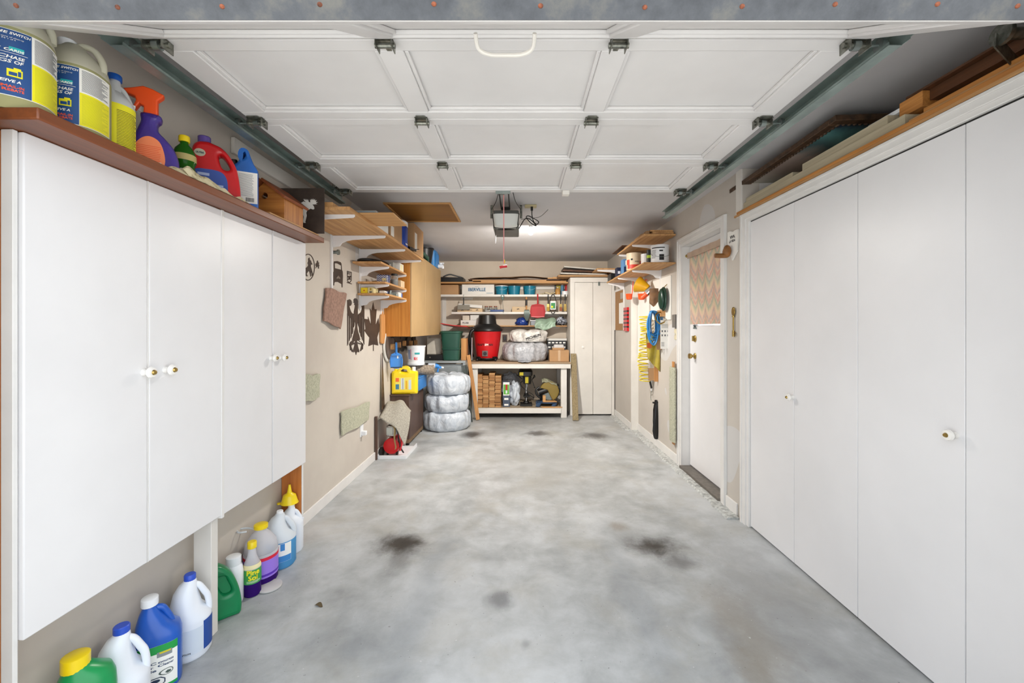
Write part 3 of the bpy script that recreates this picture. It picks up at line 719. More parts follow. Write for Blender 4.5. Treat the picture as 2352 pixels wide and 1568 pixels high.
# b,d white bleach jugs
m_bj=mat('white jug plastic','e9eef6',.32,var=.01)
m_cobl=mat('cobalt cap','2a50c0',.35)
t,S=jug('bleach_jug','white jug with blue cap at front of the row, beside the yellow-capped green bottle',TR(-1.41,1.483,0,.55),.078,.345,m_bj,m_cobl,.29,.45)
L=lab(t,S,.02,.10,-90,20,inkmat('2548a0'))
t=thing('concrete_cleaner_jug','blue jug of concrete cleaner with white cap and green-topped label','jug',None,TR(-1.415,1.642,0,.62)@Matrix.Diagonal((.84,.9,1,1)))
S=[(0,.078,.058,0,0,3),(.012,.086,.066,0,0,3),(.2,.086,.066,0,0,3),(.225,.08,.062,-.002,0,2.8),(.25,.062,.05,-.02,0,2.5),(.29,.04,.036,-.03,0,2.2),(.315,.026,.026,-.032,0,2),(.328,.024,.024,-.032,0,2)]
m_cj=mat('royal blue jug','1b58b8',.3,var=.03)
obj('body',MB().loft(S,36),m_cj,t,smooth=50); obj('cap',cap(MB(),(-.032,0),.031,.322,.352),m_wp,t)
obj('handle',MB().tube([(-.02,0,.305),(.012,0,.30),(.03,0,.275),(.045,0,.245),(.058,0,.205)],.0125,12,smooth=5),m_cj,t)
L=lab(t,S,.02,.185,-148,-42,m_lt)
obj('green_band',wrap(MB(),S,.155,.185,-148,-42,.0016),inkmat('1c9a44'),L); obj('green_band',wrap(MB(),S,.02,.03,-100,-42,.0016),inkmat('1c9a44'),L)
g=MB(); text_on(g,S,'Concrete\nr Cleaner\nle',.0135,-97,.128,'LEFT',bold=.0002,off=.002); obj('printed_text',g,inkmat('27406a'),L)
g=MB(); wrap(g,S,.14,.16,-90,-62,.0022); obj('grey_box',g,inkmat('8a8f92'),L); obj('yellow_text_bar',wrap(MB(),S,.153,.159,-88,-66,.003),inkmat('d8c81c'),L)
g=MB()
def ringpts(a,z,r1,n=8,ph=PI/8): return [(a,z)]
def disc_on(S,a,z,r,n=8,hole=0,off=.0026,sy=1):
    lp=[[(r*math.cos(2*PI*(k+.5)/n),r*sy*math.sin(2*PI*(k+.5)/n)) for k in range(n)]]
    if hole: lp.append([(hole*math.cos(2*PI*(k+.5)/n),hole*sy*math.sin(2*PI*(k+.5)/n)) for k in range(n)])
    me=plate(lp,.0003); R_=(sec_at(S,z)[1]+sec_at(S,z)[2])/2
    return me,(lambda v: spt(S,z+v.y,math.radians(a)+v.x/R_,off+v.z))
me,fn=disc_on(S,-92,.048,.019,8,.016); g.mesh(me,fn)
me,fn=disc_on(S,-92,.053,.0062,16); g.mesh(me,fn)
text_on(g,S,'X',.012,-92,.046,bold=.0004,off=.0026); obj('skull_sign',g,inkmat('1c2c48'),L)
me,fn=disc_on(S,-74,.078,.02,24,.017,sy=.6); g=MB(); g.mesh(me,fn); me,fn=disc_on(S,-72,.076,.010,5,0,sy=.6); g.mesh(me,fn); obj('trowel_picture',g,inkmat('4a5a52'),L)
me,fn=disc_on(S,-142,.16,.016,24,0,.0024); g=MB(); g.mesh(me,fn); obj('round_badge',g,inkmat('e0c41c'),L)
t,S=jug('bleach_jug','white jug with blue cap standing against the post, navy stripe on its label',TR(-1.42,1.804,0,.6),.077,.338,m_bj,m_cobl,.27,.45)
L=lab(t,S,.03,.135,-130,-50,inkmat('d4dde8')); obj('navy_panel',wrap(MB(),S,.03,.15,-50,-5,.001),inkmat('1f4a9c'),L)
g=MB(); text_on(g,S,'ATTENTION',.010,-105,.045,bold=.0002); obj('printed_text',g,m_ink,L)
# e green jug flat
t=thing('detergent_jug','dark green detergent jug with grey cap just behind the post on the floor','jug',None,TR(-1.438,2.02,0,.75)@Matrix.Diagonal((.9,.8,1,1)))
o=[(-.09,0)]+cr([(-.094,.02),(-.095,.08),(-.094,.2),(-.088,.245),(-.06,.265),(-.02,.262),(.01,.245),(.04,.215),(.062,.17),(.078,.12),(.088,.06),(.086,.012)],4,False)+[(.078,0)]
hl=cr([(-.03,.2),(.01,.205),(.028,.17),(.042,.13),(.03,.115),(.004,.12),(-.015,.15)],4)
obj('body',flat([o,hl],.085,.02,XZ),m_green,t,smooth=60); obj('cap',MB().lathe([(.026,.255),(.026,.30),(.022,.305)],(-.055,0,0)),mat('grey cap','60646a',.4),t)
obj('grip_web',flat([hl],.03,.002,XZ),m_green,t)
S=[(0,.04,.04,0,0,2),(.008,.044,.044,0,0,2),(.15,.044,.044,0,0,2),(.185,.038,.038,0,0,2),(.195,.03,.03,0,0,2)]
mbot('powder_bottle','slim white bottle with ribbed white cap between the green jug and pine cleaner',-1.458,2.135,S,m_wp,m_wp,(.033,.192,.235))
S=[(0,.036,.036,0,0,2),(.008,.042,.042,0,0,2),(.13,.042,.042,0,0,2),(.155,.04,.04,0,0,2),(.2,.022,.022,0,0,2),(.235,.017,.017,0,0,2),(.25,.015,.015,0,0,2)]
m_pp=level('purple bottle','3a1c70','f2f0f4',.075,.1,.5,.1)
t=mbot('pine_cleaner_bottle','small bottle of purple cleaner with yellow cap and green label',-1.405,2.20,S,m_pp,m_yellow,(.021,.243,.276),.5)
L=lab(t,S,.07,.165,-175,10,inkmat('3c9a4c')); obj('cream_band',wrap(MB(),S,.145,.165,-175,10,.0014),inkmat('ecdfae'),L)
g=MB(); text_on(g,S,'Pine\nSol',.034,-80,.146,bold=.0012,off=.0022,sp=.8); obj('yellow_text',g,inkmat('f0e42a'),L)
obj('fine_print',lines_on(MB(),S,.076,.088,-120,-30,3,.0016),inkmat('d8ecc8'),L)
S=[(0,.077,.077,0,0,2),(.012,.084,.084,0,0,2),(.16,.084,.084,0,0,2),(.165,.08,.08,0,0,2),(.172,.084,.084,0,0,2),(.22,.073,.073,0,0,2),(.26,.045,.045,0,0,2),(.275,.028,.028,0,0,2),(.292,.026,.026,0,0,2)]
m_pj=level('purple jug','3a1c70','f4f2f6',.055,.1,.5,.08)
t=mbot('floor_cleaner_jug','large clear jug with purple label, red stripe, yellow cap and loop handle',-1.435,2.325,S,m_pj,m_yellow,(.034,.287,.31),.5,'jug')
L=lab(t,S,.04,.15,-200,20,inkmat('9a78e0')); obj('red_band',wrap(MB(),S,.135,.152,-200,20,.0014),inkmat('d81c3c'),L); obj('violet_band',wrap(MB(),S,.05,.062,-200,20,.0014),inkmat('5a2cb4'),L)
obj('handle',MB().tube([(-.03,.0,.286),(-.065,.024,.29),(-.10,.022,.293),(-.11,0,.294),(-.10,-.022,.293),(-.065,-.024,.29)],.0045,8,smooth=4),m_cl,t)
t,S=jug('windshield_jug','translucent jug half full of light blue liquid in the floor row',TR(-1.42,2.482,0,.55),.086,.315,level('blue washer','5a9fd4','e4eaf0',.155,.1,.15,.25),m_wp,.2,.5,hr=.15)
L=lab(t,S,.045,.15,-115,-50,m_lt); obj('blue_picture',wrap(wrap(MB(),S,.046,.08,-114,-51,.0016),S,.11,.149,-90,-75,.0016),inkmat('3a86c8'),L)
t,S=jug('antifreeze_jug','plain white jug at the far end of the row with a yellow funnel on it',TR(-1.432,2.63,0,.35),.068,.29,m_bj,m_wp,.26,.6,hr=.15)
# funnel standing on the jug
t=thing('funnel','yellow plastic funnel turned upside down on the last white jug','funnel',None,TR(-1.452,2.645,.292,.4))
g=MB(); rs=[(.052,0),(.05,.004),(.046,.012),(.036,.05),(.018,.062),(.013,.068),(.006,.115)]
g.lathe(rs,(0,0,0),28); obj('cone',g,m_yellow,t); obj('hang_tab',MB().cyl((-.058,0,0),(-.058,0,.008),.012),m_yellow,t)
single('clear_lid','clear round plastic lid lying on the floor beside the pine cleaner','lid',MB().lathe([(.055,.0),(.06,.004),(.06,.010),(.055,.012)],(-1.345,2.255,0),32),mat('clear lid','dddad8',.15,trans=.25))
single('leaf_scrap','small brown dead leaf lying on the concrete floor','leaf',MB().grid(lambda u,v,o: P(733,1392,2.10)*0+Vector((-1.005+.045*(u-.5),2.10+.028*(v-.5)*math.sin(u*PI)+.01*math.sin(u*4),.004+.003*math.sin(u*6)+o)),8,4,.001),mat('dead leaf','5a4c34',.9))
# ---------------------------------------------------------------- left wall: bracket shelves
def bracket(mb,Y,z,X0,X1,dep=.085,w_=.011):     # X0 at wall, X1 at tip, arm under z
    s=1 if X1>X0 else -1; L=abs(X1-X0)
    o=[(0,0),(L,0),(L,-.012),(L-.01,-.02),(.16,-.034),(.11,-.045),(.075,-.06),(.055,-.085),(0,-.095)]
    me=plate([o],w_); mb.mesh(me,lambda v: Vector((X0+s*v.x,Y+v.z,z+v.y)))
    return mb
def standard(mb,X,Y,z0,z1,s): mb.box(min(X,X+s*.012),max(X,X+s*.012),Y-.012,Y+.012,z0,z1); return mb
U=thing('wall_shelf','long pine plank shelf high on the left wall beyond the moose plaque','shelf')
zU=2.15
obj('shelf_board',MB().box(XL+.015,-1.29,2.665,4.72,zU,zU+.022),m_pine,U,bevel=.002)
obj('shelf_board',MB().box(-1.287,-1.08,2.665,4.72,zU,zU+.022),m_pine,U,bevel=.002)
for Y in (2.774,3.41,4.0,4.65): obj('bracket',bracket(MB(),Y,zU-.001,XL+.012,-1.09),m_white,U,bevel=.002)
for Y,a,b_ in ((3.40,1.72,2.16),(4.01,1.57,2.16)): obj('wall_standard',standard(MB(),XL+.001,Y,a,b_,1),m_white,U)
for i,(z,y0) in enumerate(((1.985,3.80),(1.815,3.92),(1.705,3.92))):
    s_=thing('wall_shelf',['small pine bracket shelf with black tray on the left wall, highest of three','small pine bracket shelf holding a zigzag-patterned box and a jar, middle of three','small pine bracket shelf with yellow box on the left wall, lowest of three'][i],'shelf','small pine bracket shelves on the left wall')
    obj('shelf_board',MB().box(XL+.015,-1.255,y0,4.665,z,z+.018),m_pine,s_,bevel=.002)
    for Y in (4.02,4.64): obj('bracket',bracket(MB(),Y,z-.001,XL+.012,-1.25),m_white,s_,bevel=.002)
    if i==2: obj('wall_standard',standard(MB(),XL+.001,4.63,1.53,1.70,1),m_white,s_)
def pbox(name,label,cat,x0,x1,y0,y1,z0,z1,m,group=None,bev=.002,rz=0,**k):
    cx,cy=(x0+x1)/2,(y0+y1)/2
    mb=MB().box(x0,x1,y0,y1,z0,z1)
    if rz: mb.xf(Matrix.Translation((cx,cy,0))@Matrix.Rotation(rz,4,'Z')@Matrix.Translation((-cx,-cy,0)))
    return single(name,label,cat,mb,m,group,bevel=bev,**k)
zt=zU+.0225
pbox('lumber_offcut','short thick offcut board lying across the near end of the high left shelf','board',-1.50,-1.20,2.69,2.82,zt,zt+.035,m_pinex)
pbox('loose_board','loose tan board jutting out from the front of the high left shelf','board',-1.24,-.855,2.85,3.19,zt,zt+.012,m_pinex)
# picture boxes, cartons, cooler on the high shelf
def carton(name,label,x0,x1,y0,y1,z0,z1,m,prints=(),cat='box',group=None,tape=None,rz=0):
    t=thing(name,label,cat,group)
    b=obj('carton_body',MB().box(x0,x1,y0,y1,z0,z1),m,t,bevel=.003)
    for i,(fx0,fx1,fz0,fz1,mm,face) in enumerate(prints):
        g=MB(); W=x1-x0;D=y1-y0;Hh=z1-z0
        if face=='y': g.box(x0+W*fx0,x0+W*fx1,y0-.0012,y0-.0002,z0+Hh*fz0,z0+Hh*fz1)
        elif face=='x': g.box(x1+.0002,x1+.0012,y0+D*fx0,y0+D*fx1,z0+Hh*fz0,z0+Hh*fz1)
        else: g.box(x0-.0012,x0-.0002,y0+D*fx0,y0+D*fx1,z0+Hh*fz0,z0+Hh*fz1)
        obj('printed_panel',g,mm,b)
    if tape: obj('tape',MB().box(x0+(x1-x0)*.44,x0+(x1-x0)*.56,y0-.001,y0-.0001,z0+.01,z1),mat('packing tape','c4a582',.25,var=.02),b)
    return t
m_pb=mat('pale blue print','b8cbd6',.5); m_wb=mat('white carton','e0ded8',.6,var=.02)
carton('product_carton','white and pale blue carton above the loose board on the high left shelf',-1.28,-1.10,3.22,3.52,zt,zt+.13,m_wb,[(.05,.95,.6,.95,m_pb,'y'),(.1,.6,.2,.5,inkmat('9aa4ac'),'y'),(.05,.5,.55,.95,inkmat('7fb2d4'),'x')])
carton('product_carton','dull grey carton behind the loose board, wall side of the high left shelf',-1.47,-1.30,3.22,3.5,zt,zt+.12,mat('grey carton','a9aaa2',.6),[(.1,.9,.5,.9,inkmat('c9cdc6'),'y')])
carton('shipping_box','tall cardboard shipping box beside the blue cooler jug on the high left shelf',-1.36,-1.10,3.58,3.93,zt,zt+.215,m_card,[(.03,.28,.1,.5,inkmat('e4e0d8'),'x')])
t=thing('cooler_jug','dark blue cooler jug with white lid near the edge of the high left shelf','cooler')
c=Vector((-1.165,4.06,zt)); g=MB().loft([(0,.07,.07,0,0,3),(.01,.078,.078,0,0,3),(.2,.078,.078,0,0,3),(.21,.07,.07,0,0,3)],28); g.xf(Matrix.Translation(c)); obj('body',g,mat('navy cooler','1c3f9c',.4),t)
g=MB().loft([(.21,.08,.08,0,0,3),(.25,.08,.08,0,0,3),(.265,.06,.06,0,0,3)],28); g.xf(Matrix.Translation(c)); obj('lid',g,m_wp,t)
g=MB().beam(c+Vector((.081,-.06,.03)),c+Vector((.081,.0,.03)),.002,.012); obj('label',g,m_wp,t)
t=single('black_tool','black plastic handheld tool lying in front of the blue cooler jug','tool',MB().tube([(-1.10,4.16,zt+.02),(-1.085,4.22,zt+.022),(-1.075,4.32,zt+.025),(-1.08,4.36,zt+.03)],lambda u:.018-.006*u,10,smooth=4).beam((-1.07,4.3,zt+.03),(-1.03,4.31,zt+.034),.006,.006),m_black)
carton('shipping_box','big tan cardboard box with white label, far end of the high left shelf',-1.36,-1.075,4.28,4.70,zt+.0,zt+.30,m_card,[(.08,.3,.12,.7,inkmat('e8e6e0'),'x')])
# items on small shelves
zA=1.985+.0185
t=thing('oval_tray','black oval tray resting on the highest small bracket shelf','tray')
g=MB().loft([(zA,.09,.2,-1.40,4.03,2),(zA+.008,.12,.24,-1.40,4.03,2),(zA+.022,.13,.25,-1.40,4.03,2),(zA+.026,.125,.245,-1.40,4.03,2),(zA+.015,.10,.2,-1.40,4.03,2)],36); obj('tray',g,m_black,t)
carton('parts_box','small grey parts box on the highest small bracket shelf beside the cream card box',-1.42,-1.30,4.32,4.42,zA,zA+.075,mat('grey parts plastic','9a9a96',.4),[(.2,.8,.3,.7,m_lt,'y')])
carton('parts_box','cream card box on the highest small bracket shelf near the oak cabinet',-1.33,-1.27,4.46,4.60,zA,zA+.085,m_wb,[(.1,.8,.1,.9,inkmat('e6dcb0'),'x'),(.2,.8,.2,.8,m_lt,'y')])
zB=1.815+.0185
t=thing('patterned_box','small box with navy and white zigzag pattern on the middle small shelf','box')
g=MB(); x0,x1,y0,z0,z1=-1.41,-1.305,4.14,zB+.0,zB+.085
obj('box_body',MB().box(x0,x1,y0,y0+.09,z0,z1),m_wp,t,bevel=.002)
for i in range(5):
    zz=z0+.01+i*.0165
    for k in range(4):
        xa=x0+.003+k*.0255; g.beam((xa,y0-.001,zz),(xa+.0125,y0-.001,zz+.013),.002,.006,up=(0,0,1)); g.beam((xa+.0125,y0-.001,zz+.013),(xa+.025,y0-.001,zz),.002,.006)
    ya=y0+.005
    for k in range(4): g.beam((x1+.001,ya+k*.021,zz),(x1+.001,ya+k*.021+.0105,zz+.013),.002,.006); g.beam((x1+.001,ya+k*.021+.0105,zz+.013),(x1+.001,ya+k*.021+.021,zz),.002,.006)
obj('zigzag_pattern',g,inkmat('1d2c6c'),t,kind='stuff'); obj('cream_label',MB().box(-1.355,-1.315,y0-.0035,y0-.0022,z0+.03,z0+.055),inkmat('dccb94'),t)
carton('wood_block','small brown wooden block beside the zigzag box on the middle small shelf',-1.47,-1.42,4.18,4.3,zB,zB+.035,m_brown)
def jar(M,name='glass_jar',label=None,group=None,lidm=None,fill=None,r=.035,h=.1):
    t=thing(name,label,'jar',group,M)
    obj('glass',MB().lathe([(.9*r,0),(r,.006),(r,h*.78),(r*.75,h*.9),(r*.72,h)],n=22),mat('jar glass','c9ccca',.1,var=0,trans=.75),t)
    if fill: obj('contents',MB().lathe([(.8*r,.004),(.85*r,.008),(.85*r,h*.6)],n=18),fill,t)
    obj('lid',MB().lathe([(r*.8,h*.97),(r*.85,h*.99),(r*.85,h*1.13),(r*.8,h*1.15)],n=22),lidm,t); return t
jar(TR(-1.30,4.36,zB),'glass_jar','tall glass jar with black lid at the front edge of the middle small shelf',None,m_dark,mat('jar nails','8a8680',.4,.5),.038,.11)
carton('tan_box','small pale cardboard box by the oak cabinet on the middle small shelf',-1.34,-1.27,4.5,4.64,zB,zB+.075,m_card2)
single('black_dome','black domed lamp-like cap at the back of the middle small shelf','cap',MB().lathe([(.06,zB),(.058,zB+.02),(.045,zB+.04),(.02,zB+.055)],(-1.42,4.42,0),22),m_black)
zD=1.705+.0185
carton('yellow_box','bright yellow box with cream end beside the wall on the lowest small shelf',-1.50,-1.435,3.96,4.08,zD,zD+.055,inkmat('f0d414'),[(.42,.58,.4,.6,inkmat('c03418'),'y')])
carton('cream_box','cream box with round print next to the yellow box on the lowest small shelf',-1.432,-1.375,3.955,4.08,zD,zD+.058,inkmat('d8cc98'),[(.35,.65,.5,.85,inkmat('b0902c'),'y'),(.3,.7,.1,.35,inkmat('5a564c'),'y')])
carton('small_blue_box','tiny blue box with white mark at the back of the lowest small shelf',-1.40,-1.36,4.3,4.36,zD,zD+.05,inkmat('23448c'),[(.25,.75,.3,.7,m_lt,'y')])
single('metal_pipe_bits','tangle of dull metal pipe fittings on the lowest small shelf','fittings',MB().tube([(-1.36,4.12,zD+.012),(-1.32,4.2,zD+.014),(-1.28,4.34,zD+.012)],.011,10,smooth=3).cyl((-1.30,4.2,zD+.002),(-1.29,4.2,zD+.05),.014).cyl((-1.34,4.3,zD+.03),(-1.27,4.33,zD+.034),.012).cyl((-1.3,4.42,zD),(-1.3,4.42,zD+.03),.022),m_steel)
carton('white_box','small white box with dark end before the metal fittings on the lowest small shelf',-1.345,-1.29,4.02,4.10,zD,zD+.03,m_wb,[(.1,.9,.2,.5,inkmat('4c5a66'),'x')])
carton('pale_blue_box','flat white and blue box at the far end of the lowest small shelf',-1.37,-1.29,4.48,4.63,zD,zD+.055,m_wb,[(.7,.95,.05,.95,inkmat('2c62b0'),'x')])
carton('tan_box','short tan box in the middle of the lowest small shelf',-1.42,-1.37,4.14,4.22,zD,zD+.022,m_card2)
# ---------------------------------------------------------------- oak wall cabinet
t=thing('oak_cabinet','honey oak wall cabinet with two plain tan doors hung on the left wall','cabinet')
oz0,oz1=1.298,2.285; oy0,oy1=4.735,6.50; ox=-1.215
b=obj('body',MB().box(XL+.002,ox-.02,oy0,oy1,oz0,oz1),m_oak,t,bevel=.002)
ym=1.214*F/(CX-978)
obj('door',MB().box(ox-.019,ox,oy0+.004,ym-.003,oz0-.004,oz1-.002),m_tan,t,bevel=.003); obj('door',MB().box(ox-.019,ox,ym+.003,oy1-.004,oz0-.004,oz1-.002),m_tan,t,bevel=.003)
# things on the oak cabinet
t=thing('black_bucket','black plastic bucket on top of the oak cabinet, nearest the shelf','bucket')
g=MB().lathe([(.10,oz1+.002),(.13,oz1+.2),(.14,oz1+.205),(.14,oz1+.22),(.125,oz1+.215),(.1,oz1+.01)],(-1.33,5.85,0),28); obj('bucket',g,m_black,t)
single('green_hose_reel','dark green plastic tool leaning against the black bucket on the oak cabinet','tool',MB().tube([(-1.29,5.26,oz1+.03),(-1.25,5.38,oz1+.07),(-1.24,5.52,oz1+.06),(-1.235,5.62,oz1+.04)],.028,12,smooth=4).beam((-1.22,5.59,oz1+.04),(-1.218,5.65,oz1+.03),.006,.07),m_dgreen)
t=thing('water_container','light blue camping water container with white tap on the oak cabinet','water container')
g=MB(); 
g.loft([(0,.14,.09,0,0,5),(.02,.155,.105,0,0,5),(.24,.155,.105,0,0,5),(.27,.13,.085,0,0,4)],36,TR(-1.335,6.30,oz1+.002,PI/2)); 
for k in range(4): g.box(-1.232,-1.226,6.18+k*.065,6.21+k*.065,oz1+.05,oz1+.22)
obj('body',g,mat('pale blue container','3f86c4',.4),t)
g=MB().cyl((-1.23,6.36,oz1+.05),(-1.15,6.36,oz1+.05),.028).cyl((-1.19,6.36,oz1+.05),(-1.19,6.36,oz1+.10),.016).cyl((-1.16,6.36,oz1+.05),(-1.16,6.36,oz1+.01),.02).box(-1.21,-1.14,6.35,6.37,oz1+.085,oz1+.1)
obj('tap',g,m_wp,t)
# ---------------------------------------------------------------- wall silhouettes and cloths
def wallplate(loops,sx,ox,oy,th=.003,off=.002,X=XL):
    Lp=[]
    for L in loops:
        q=[WP(ox+x/sx,oy+y/sx,X) for x,y in L]; Lp.append([(v.y,v.z) for v in q])
    me=plate(Lp,th); s=1 if X<0 else -1
    for v in me.vertices: v.co=Vector((X+s*(off+v.co.z),v.co.x,v.co.y))
    return me
def sil(name,label,cat,loopsets,sx=5.6,ox=690,oy=550,m=m_sil,th=.003):
    g=MB()
    for i,L in enumerate(loopsets): g.mesh(wallplate(L,sx,ox,oy,th+.0004*i))
    return single(name,label,cat,g,m,smooth=0)
def circ(cx,cy,rx,ry,n=28,a0=0): return [(cx+rx*math.cos(a0+2*PI*k/n),cy+ry*math.sin(a0+2*PI*k/n)) for k in range(n)]
hb=[(20,440),(40,400),(60,370),(88,350),(100,330),(92,300),(100,280),(98,245),(112,230),(118,262),(130,270),(140,300),(152,318),(140,322),(132,315),(128,345),(140,380),(155,440),(152,465),(146,466),(140,430),(128,400),(130,440),(136,470),(128,476),(118,430),(108,400),(95,410),(75,440),(90,470),(80,474),(50,460)]
sil('horse_plaque','round dark metal plaque of a rearing horse inside a ring on the left wall','plaque',[[circ(95,355,86,172),circ(95,355,80,162)],[hb]])
sil('wall_ornament','tiny dark metal bird-shaped ornament just right of the horse plaque','ornament',[[[(192,372),(200,345),(192,330),(195,305),(210,300),(208,285),(216,268),(224,280),(224,292),(242,300),(230,310),(240,335),(232,350),(236,372),(226,374),(222,352),(208,348)]]])
tk=[(430,280),(470,276),(515,292),(524,310),(530,390),(540,410),(543,470),(540,540),(538,614),(530,616),(526,572),(480,545),(440,545),(432,560),(430,590),(420,590),(416,540),(414,430),(428,410),(426,300)]
sil('truck_plaque','dark metal front-view truck silhouette mounted on the left wall','plaque',[[tk,[(438,305),(470,306),(520,335),(522,388),(440,368)]]])
sil('truck_badge','pale diamond mark on the truck silhouette','badge',[[[(458,490),(480,462),(505,490),(505,508),(480,498),(458,505)]]],m=mat('silver mark','8a8278',.4,.4),th=.006)
sil('lion_shield','small dark shield-shaped metal badge with a lion on the left wall','badge',[[[(598,402),(656,418),(654,530),(628,562),(600,535)],[(604,412),(650,426),(648,525),(628,550),(605,530)]],[[(610,415),(616,417),(616,450),(610,448)]],[[(630,420),(636,422),(636,455),(630,453)]],[[(606,465),(622,470),(640,462),(646,478),(636,492),(642,515),(632,520),(626,505),(612,522),(608,512),(620,492),(610,482)]],[[(596,546),(656,566),(656,574),(596,556)]]])
def bar(x0,x1,y0,y1,w1=None): return [(x0,y0),(x1,y0),(x1,y1),(x0,y1+20)]
eg=[[[(680,775),(690,758),(712,754),(730,770),(738,795),(735,830),(722,810),(712,812),(708,835),(696,842),(686,830),(700,822),(690,815),(668,800),(686,800)]],
[cr([(690,800),(700,850),(685,930),(690,975),(685,1010),(700,1060),(705,1110),(690,1180),(672,1250),(664,1290),(690,1290),(705,1310),(712,1340),(722,1310),(740,1290),(765,1290),(756,1240),(738,1180),(728,1110),(740,1060),(770,1010),(738,975),(735,930),(735,860),(735,820)],3)],
[cr([(600,790),(596,780),(612,775),(630,768),(648,780),(656,800),(655,830),(640,852),(626,850),(632,880),(650,930),(680,965),(692,1000),(690,1035),(660,1030),(630,990),(605,965),(600,880)],3)],
[cr([(815,800),(812,825),(795,812),(775,830),(765,855),(790,870),(780,920),(760,950),(735,975),(730,1040),(770,1030),(800,995),(818,970),(818,880)],3)],
[[(700,1310),(690,1370),(672,1430),(676,1450),(700,1440),(712,1485),(724,1442),(752,1448),(752,1425),(735,1370),(726,1310)]]]
for x,y1 in ((600,1365),(622,1310),(644,1270),(663,1215),(680,1130)): eg.append([[(x,950),(x+11,965),(x+11,y1-30),(x,y1)]])
for x,y1 in ((806,1350),(786,1300),(768,1255),(752,1205),(740,1130)): eg.append([[(x,965),(x+11,950),(x+11,y1),(x,y1-30)]])
for a,b_,c_ in (((690,1290),(640,1330),(640,1420)),((690,1330),(632,1350),(665,1440)),((735,1290),(790,1330),(790,1410)),((735,1330),(795,1345),(768,1430))):
    eg.append([[(a[0]-8,a[1]-8),(a[0]+8,a[1]+8),(b_[0]+10,b_[1]+12),(c_[0]+7,c_[1]),(c_[0]-5,c_[1]+4),(b_[0]-9,b_[1]-6)]])
sil('eagle_plaque','big dark metal heraldic eagle with spread wings on the left wall','plaque',eg)
lf=[(934,805),(950,895),(978,895),(968,1020),(966,1100),(1000,1010),(1010,1100),(1008,1180),(985,1260),(998,1362),(940,1348),(940,1432),(932,1432),(932,1348),(872,1370),(885,1260),(850,1215),(818,1165),(835,1150),(820,1018),(866,1026),(868,990),(905,1098),(900,1000),(890,885),(912,915)]
sil('maple_leaf_plaque','dark metal maple leaf silhouette on the wall beside the eagle','plaque',[[lf]])
# carpet scraps on the wall
def wallcloth(name,label,pts,m,X=XL,th=.012,nu=14,nv=14,wav=.006,bul=.01):
    c=[WP(x,y,X) for x,y in pts]; s=1 if X<0 else -1
    def fn(u,v,o):
        a=c[0].lerp(c[1],u); b_=c[3].lerp(c[2],u); p=a.lerp(b_,v)
        p=p+Vector((s*(.004+bul*abs(math.sin(u*PI))*.5+wav*math.sin(u*7+v*3)*.5+wav+o),wav*math.sin(v*8+u),wav*math.sin(u*9)))
        return p
    return single(name,label,'carpet scrap',MB().grid(fn,nu,nv,th),m)
wallcloth('carpet_scrap','dusty brown-pink carpet scrap tacked to the left wall above the eagle',[(744,661),(790,675),(777,756),(737,737)],m_cb,wav=.006,bul=.035)
wallcloth('carpet_scrap','greenish carpet strip fixed low on the left wall as a bumper',[(779,946),(844,923),(842,964),(780,1001)],m_carpg)
wallcloth('carpet_scrap','greenish carpet piece on the left wall just beyond the white cabinet',[(690,861),(728,860),(727,913),(690,925)],m_carpg)
g=MB(); p=WP(765,579,XL); g.cyl(p+Vector((-.001,0,0)),p+Vector((.04,0,0)),.014,n=16).cyl(p+Vector((.036,0,0)),p+Vector((.05,0,0)),.022,n=20)
single('hose_hook','stubby round metal wall hook above the truck silhouette','hook',g,m_steel)
def cover(name,label,px,py,X,w_=.075,h=.12,m=m_wp,plug=False,sw=False,par=None):
    p=WP(px,py,X); s=1 if X<0 else -1; t=thing(name,label,'outlet' if not sw else 'switch')
    obj('cover_plate',MB().box(min(X,X+s*.007),max(X,X+s*.007),p.y-w_/2,p.y+w_/2,p.z-h/2,p.z+h/2),m,t,bevel=.002)
    if plug: obj('plug',MB().box(min(X+s*.007,X+s*.05),max(X+s*.007,X+s*.05),p.y-.02,p.y+.02,p.z-.045,p.z-.005),m_wp,t,bevel=.004)
    if sw: obj('toggle',MB().box(min(X+s*.007,X+s*.018),max(X+s*.007,X+s*.018),p.y-.005,p.y+.005,p.z-.008,p.z+.014),m,t)
    return t
cover('wall_outlet','white outlet with a plug, low on the left wall beside the carpet strip',830,988,XL,plug=True)
# saw and cutting board
t=thing('cutting_board','pale wooden cutting board hanging on the wall beside the oak cabinet','board')
p0,p1=WP(871,722,XL),WP(880,790,XL)
me=plate([cr([(0,-.16),(-.07,-.15),(-.08,-.1),(-.08,.1),(-.06,.16),(-.02,.17),(0,.2),(.02,.17),(.06,.16),(.08,.1),(.08,-.1),(.07,-.15)],3)],.02,.004)
for v in me.vertices: v.co=Vector((XL+.015+v.co.z,4.64+v.co.x*.85,1.38+v.co.y))
obj('board',me,m_pinez,t)
t=thing('hand_saw','old brown hand saw blade standing point up against the left wall','saw')
me=plate([[(-.045,0),(.05,0),(.008,.62),(-.006,.62)]],.004)
for v in me.vertices: v.co=Vector((XL+.03-v.co.y*.02+v.co.z,4.62+v.co.x,.50+v.co.y))
obj('blade',me,mat('rusty blade','5d4a3a',.5,.5,var=.3,vs=12),t)
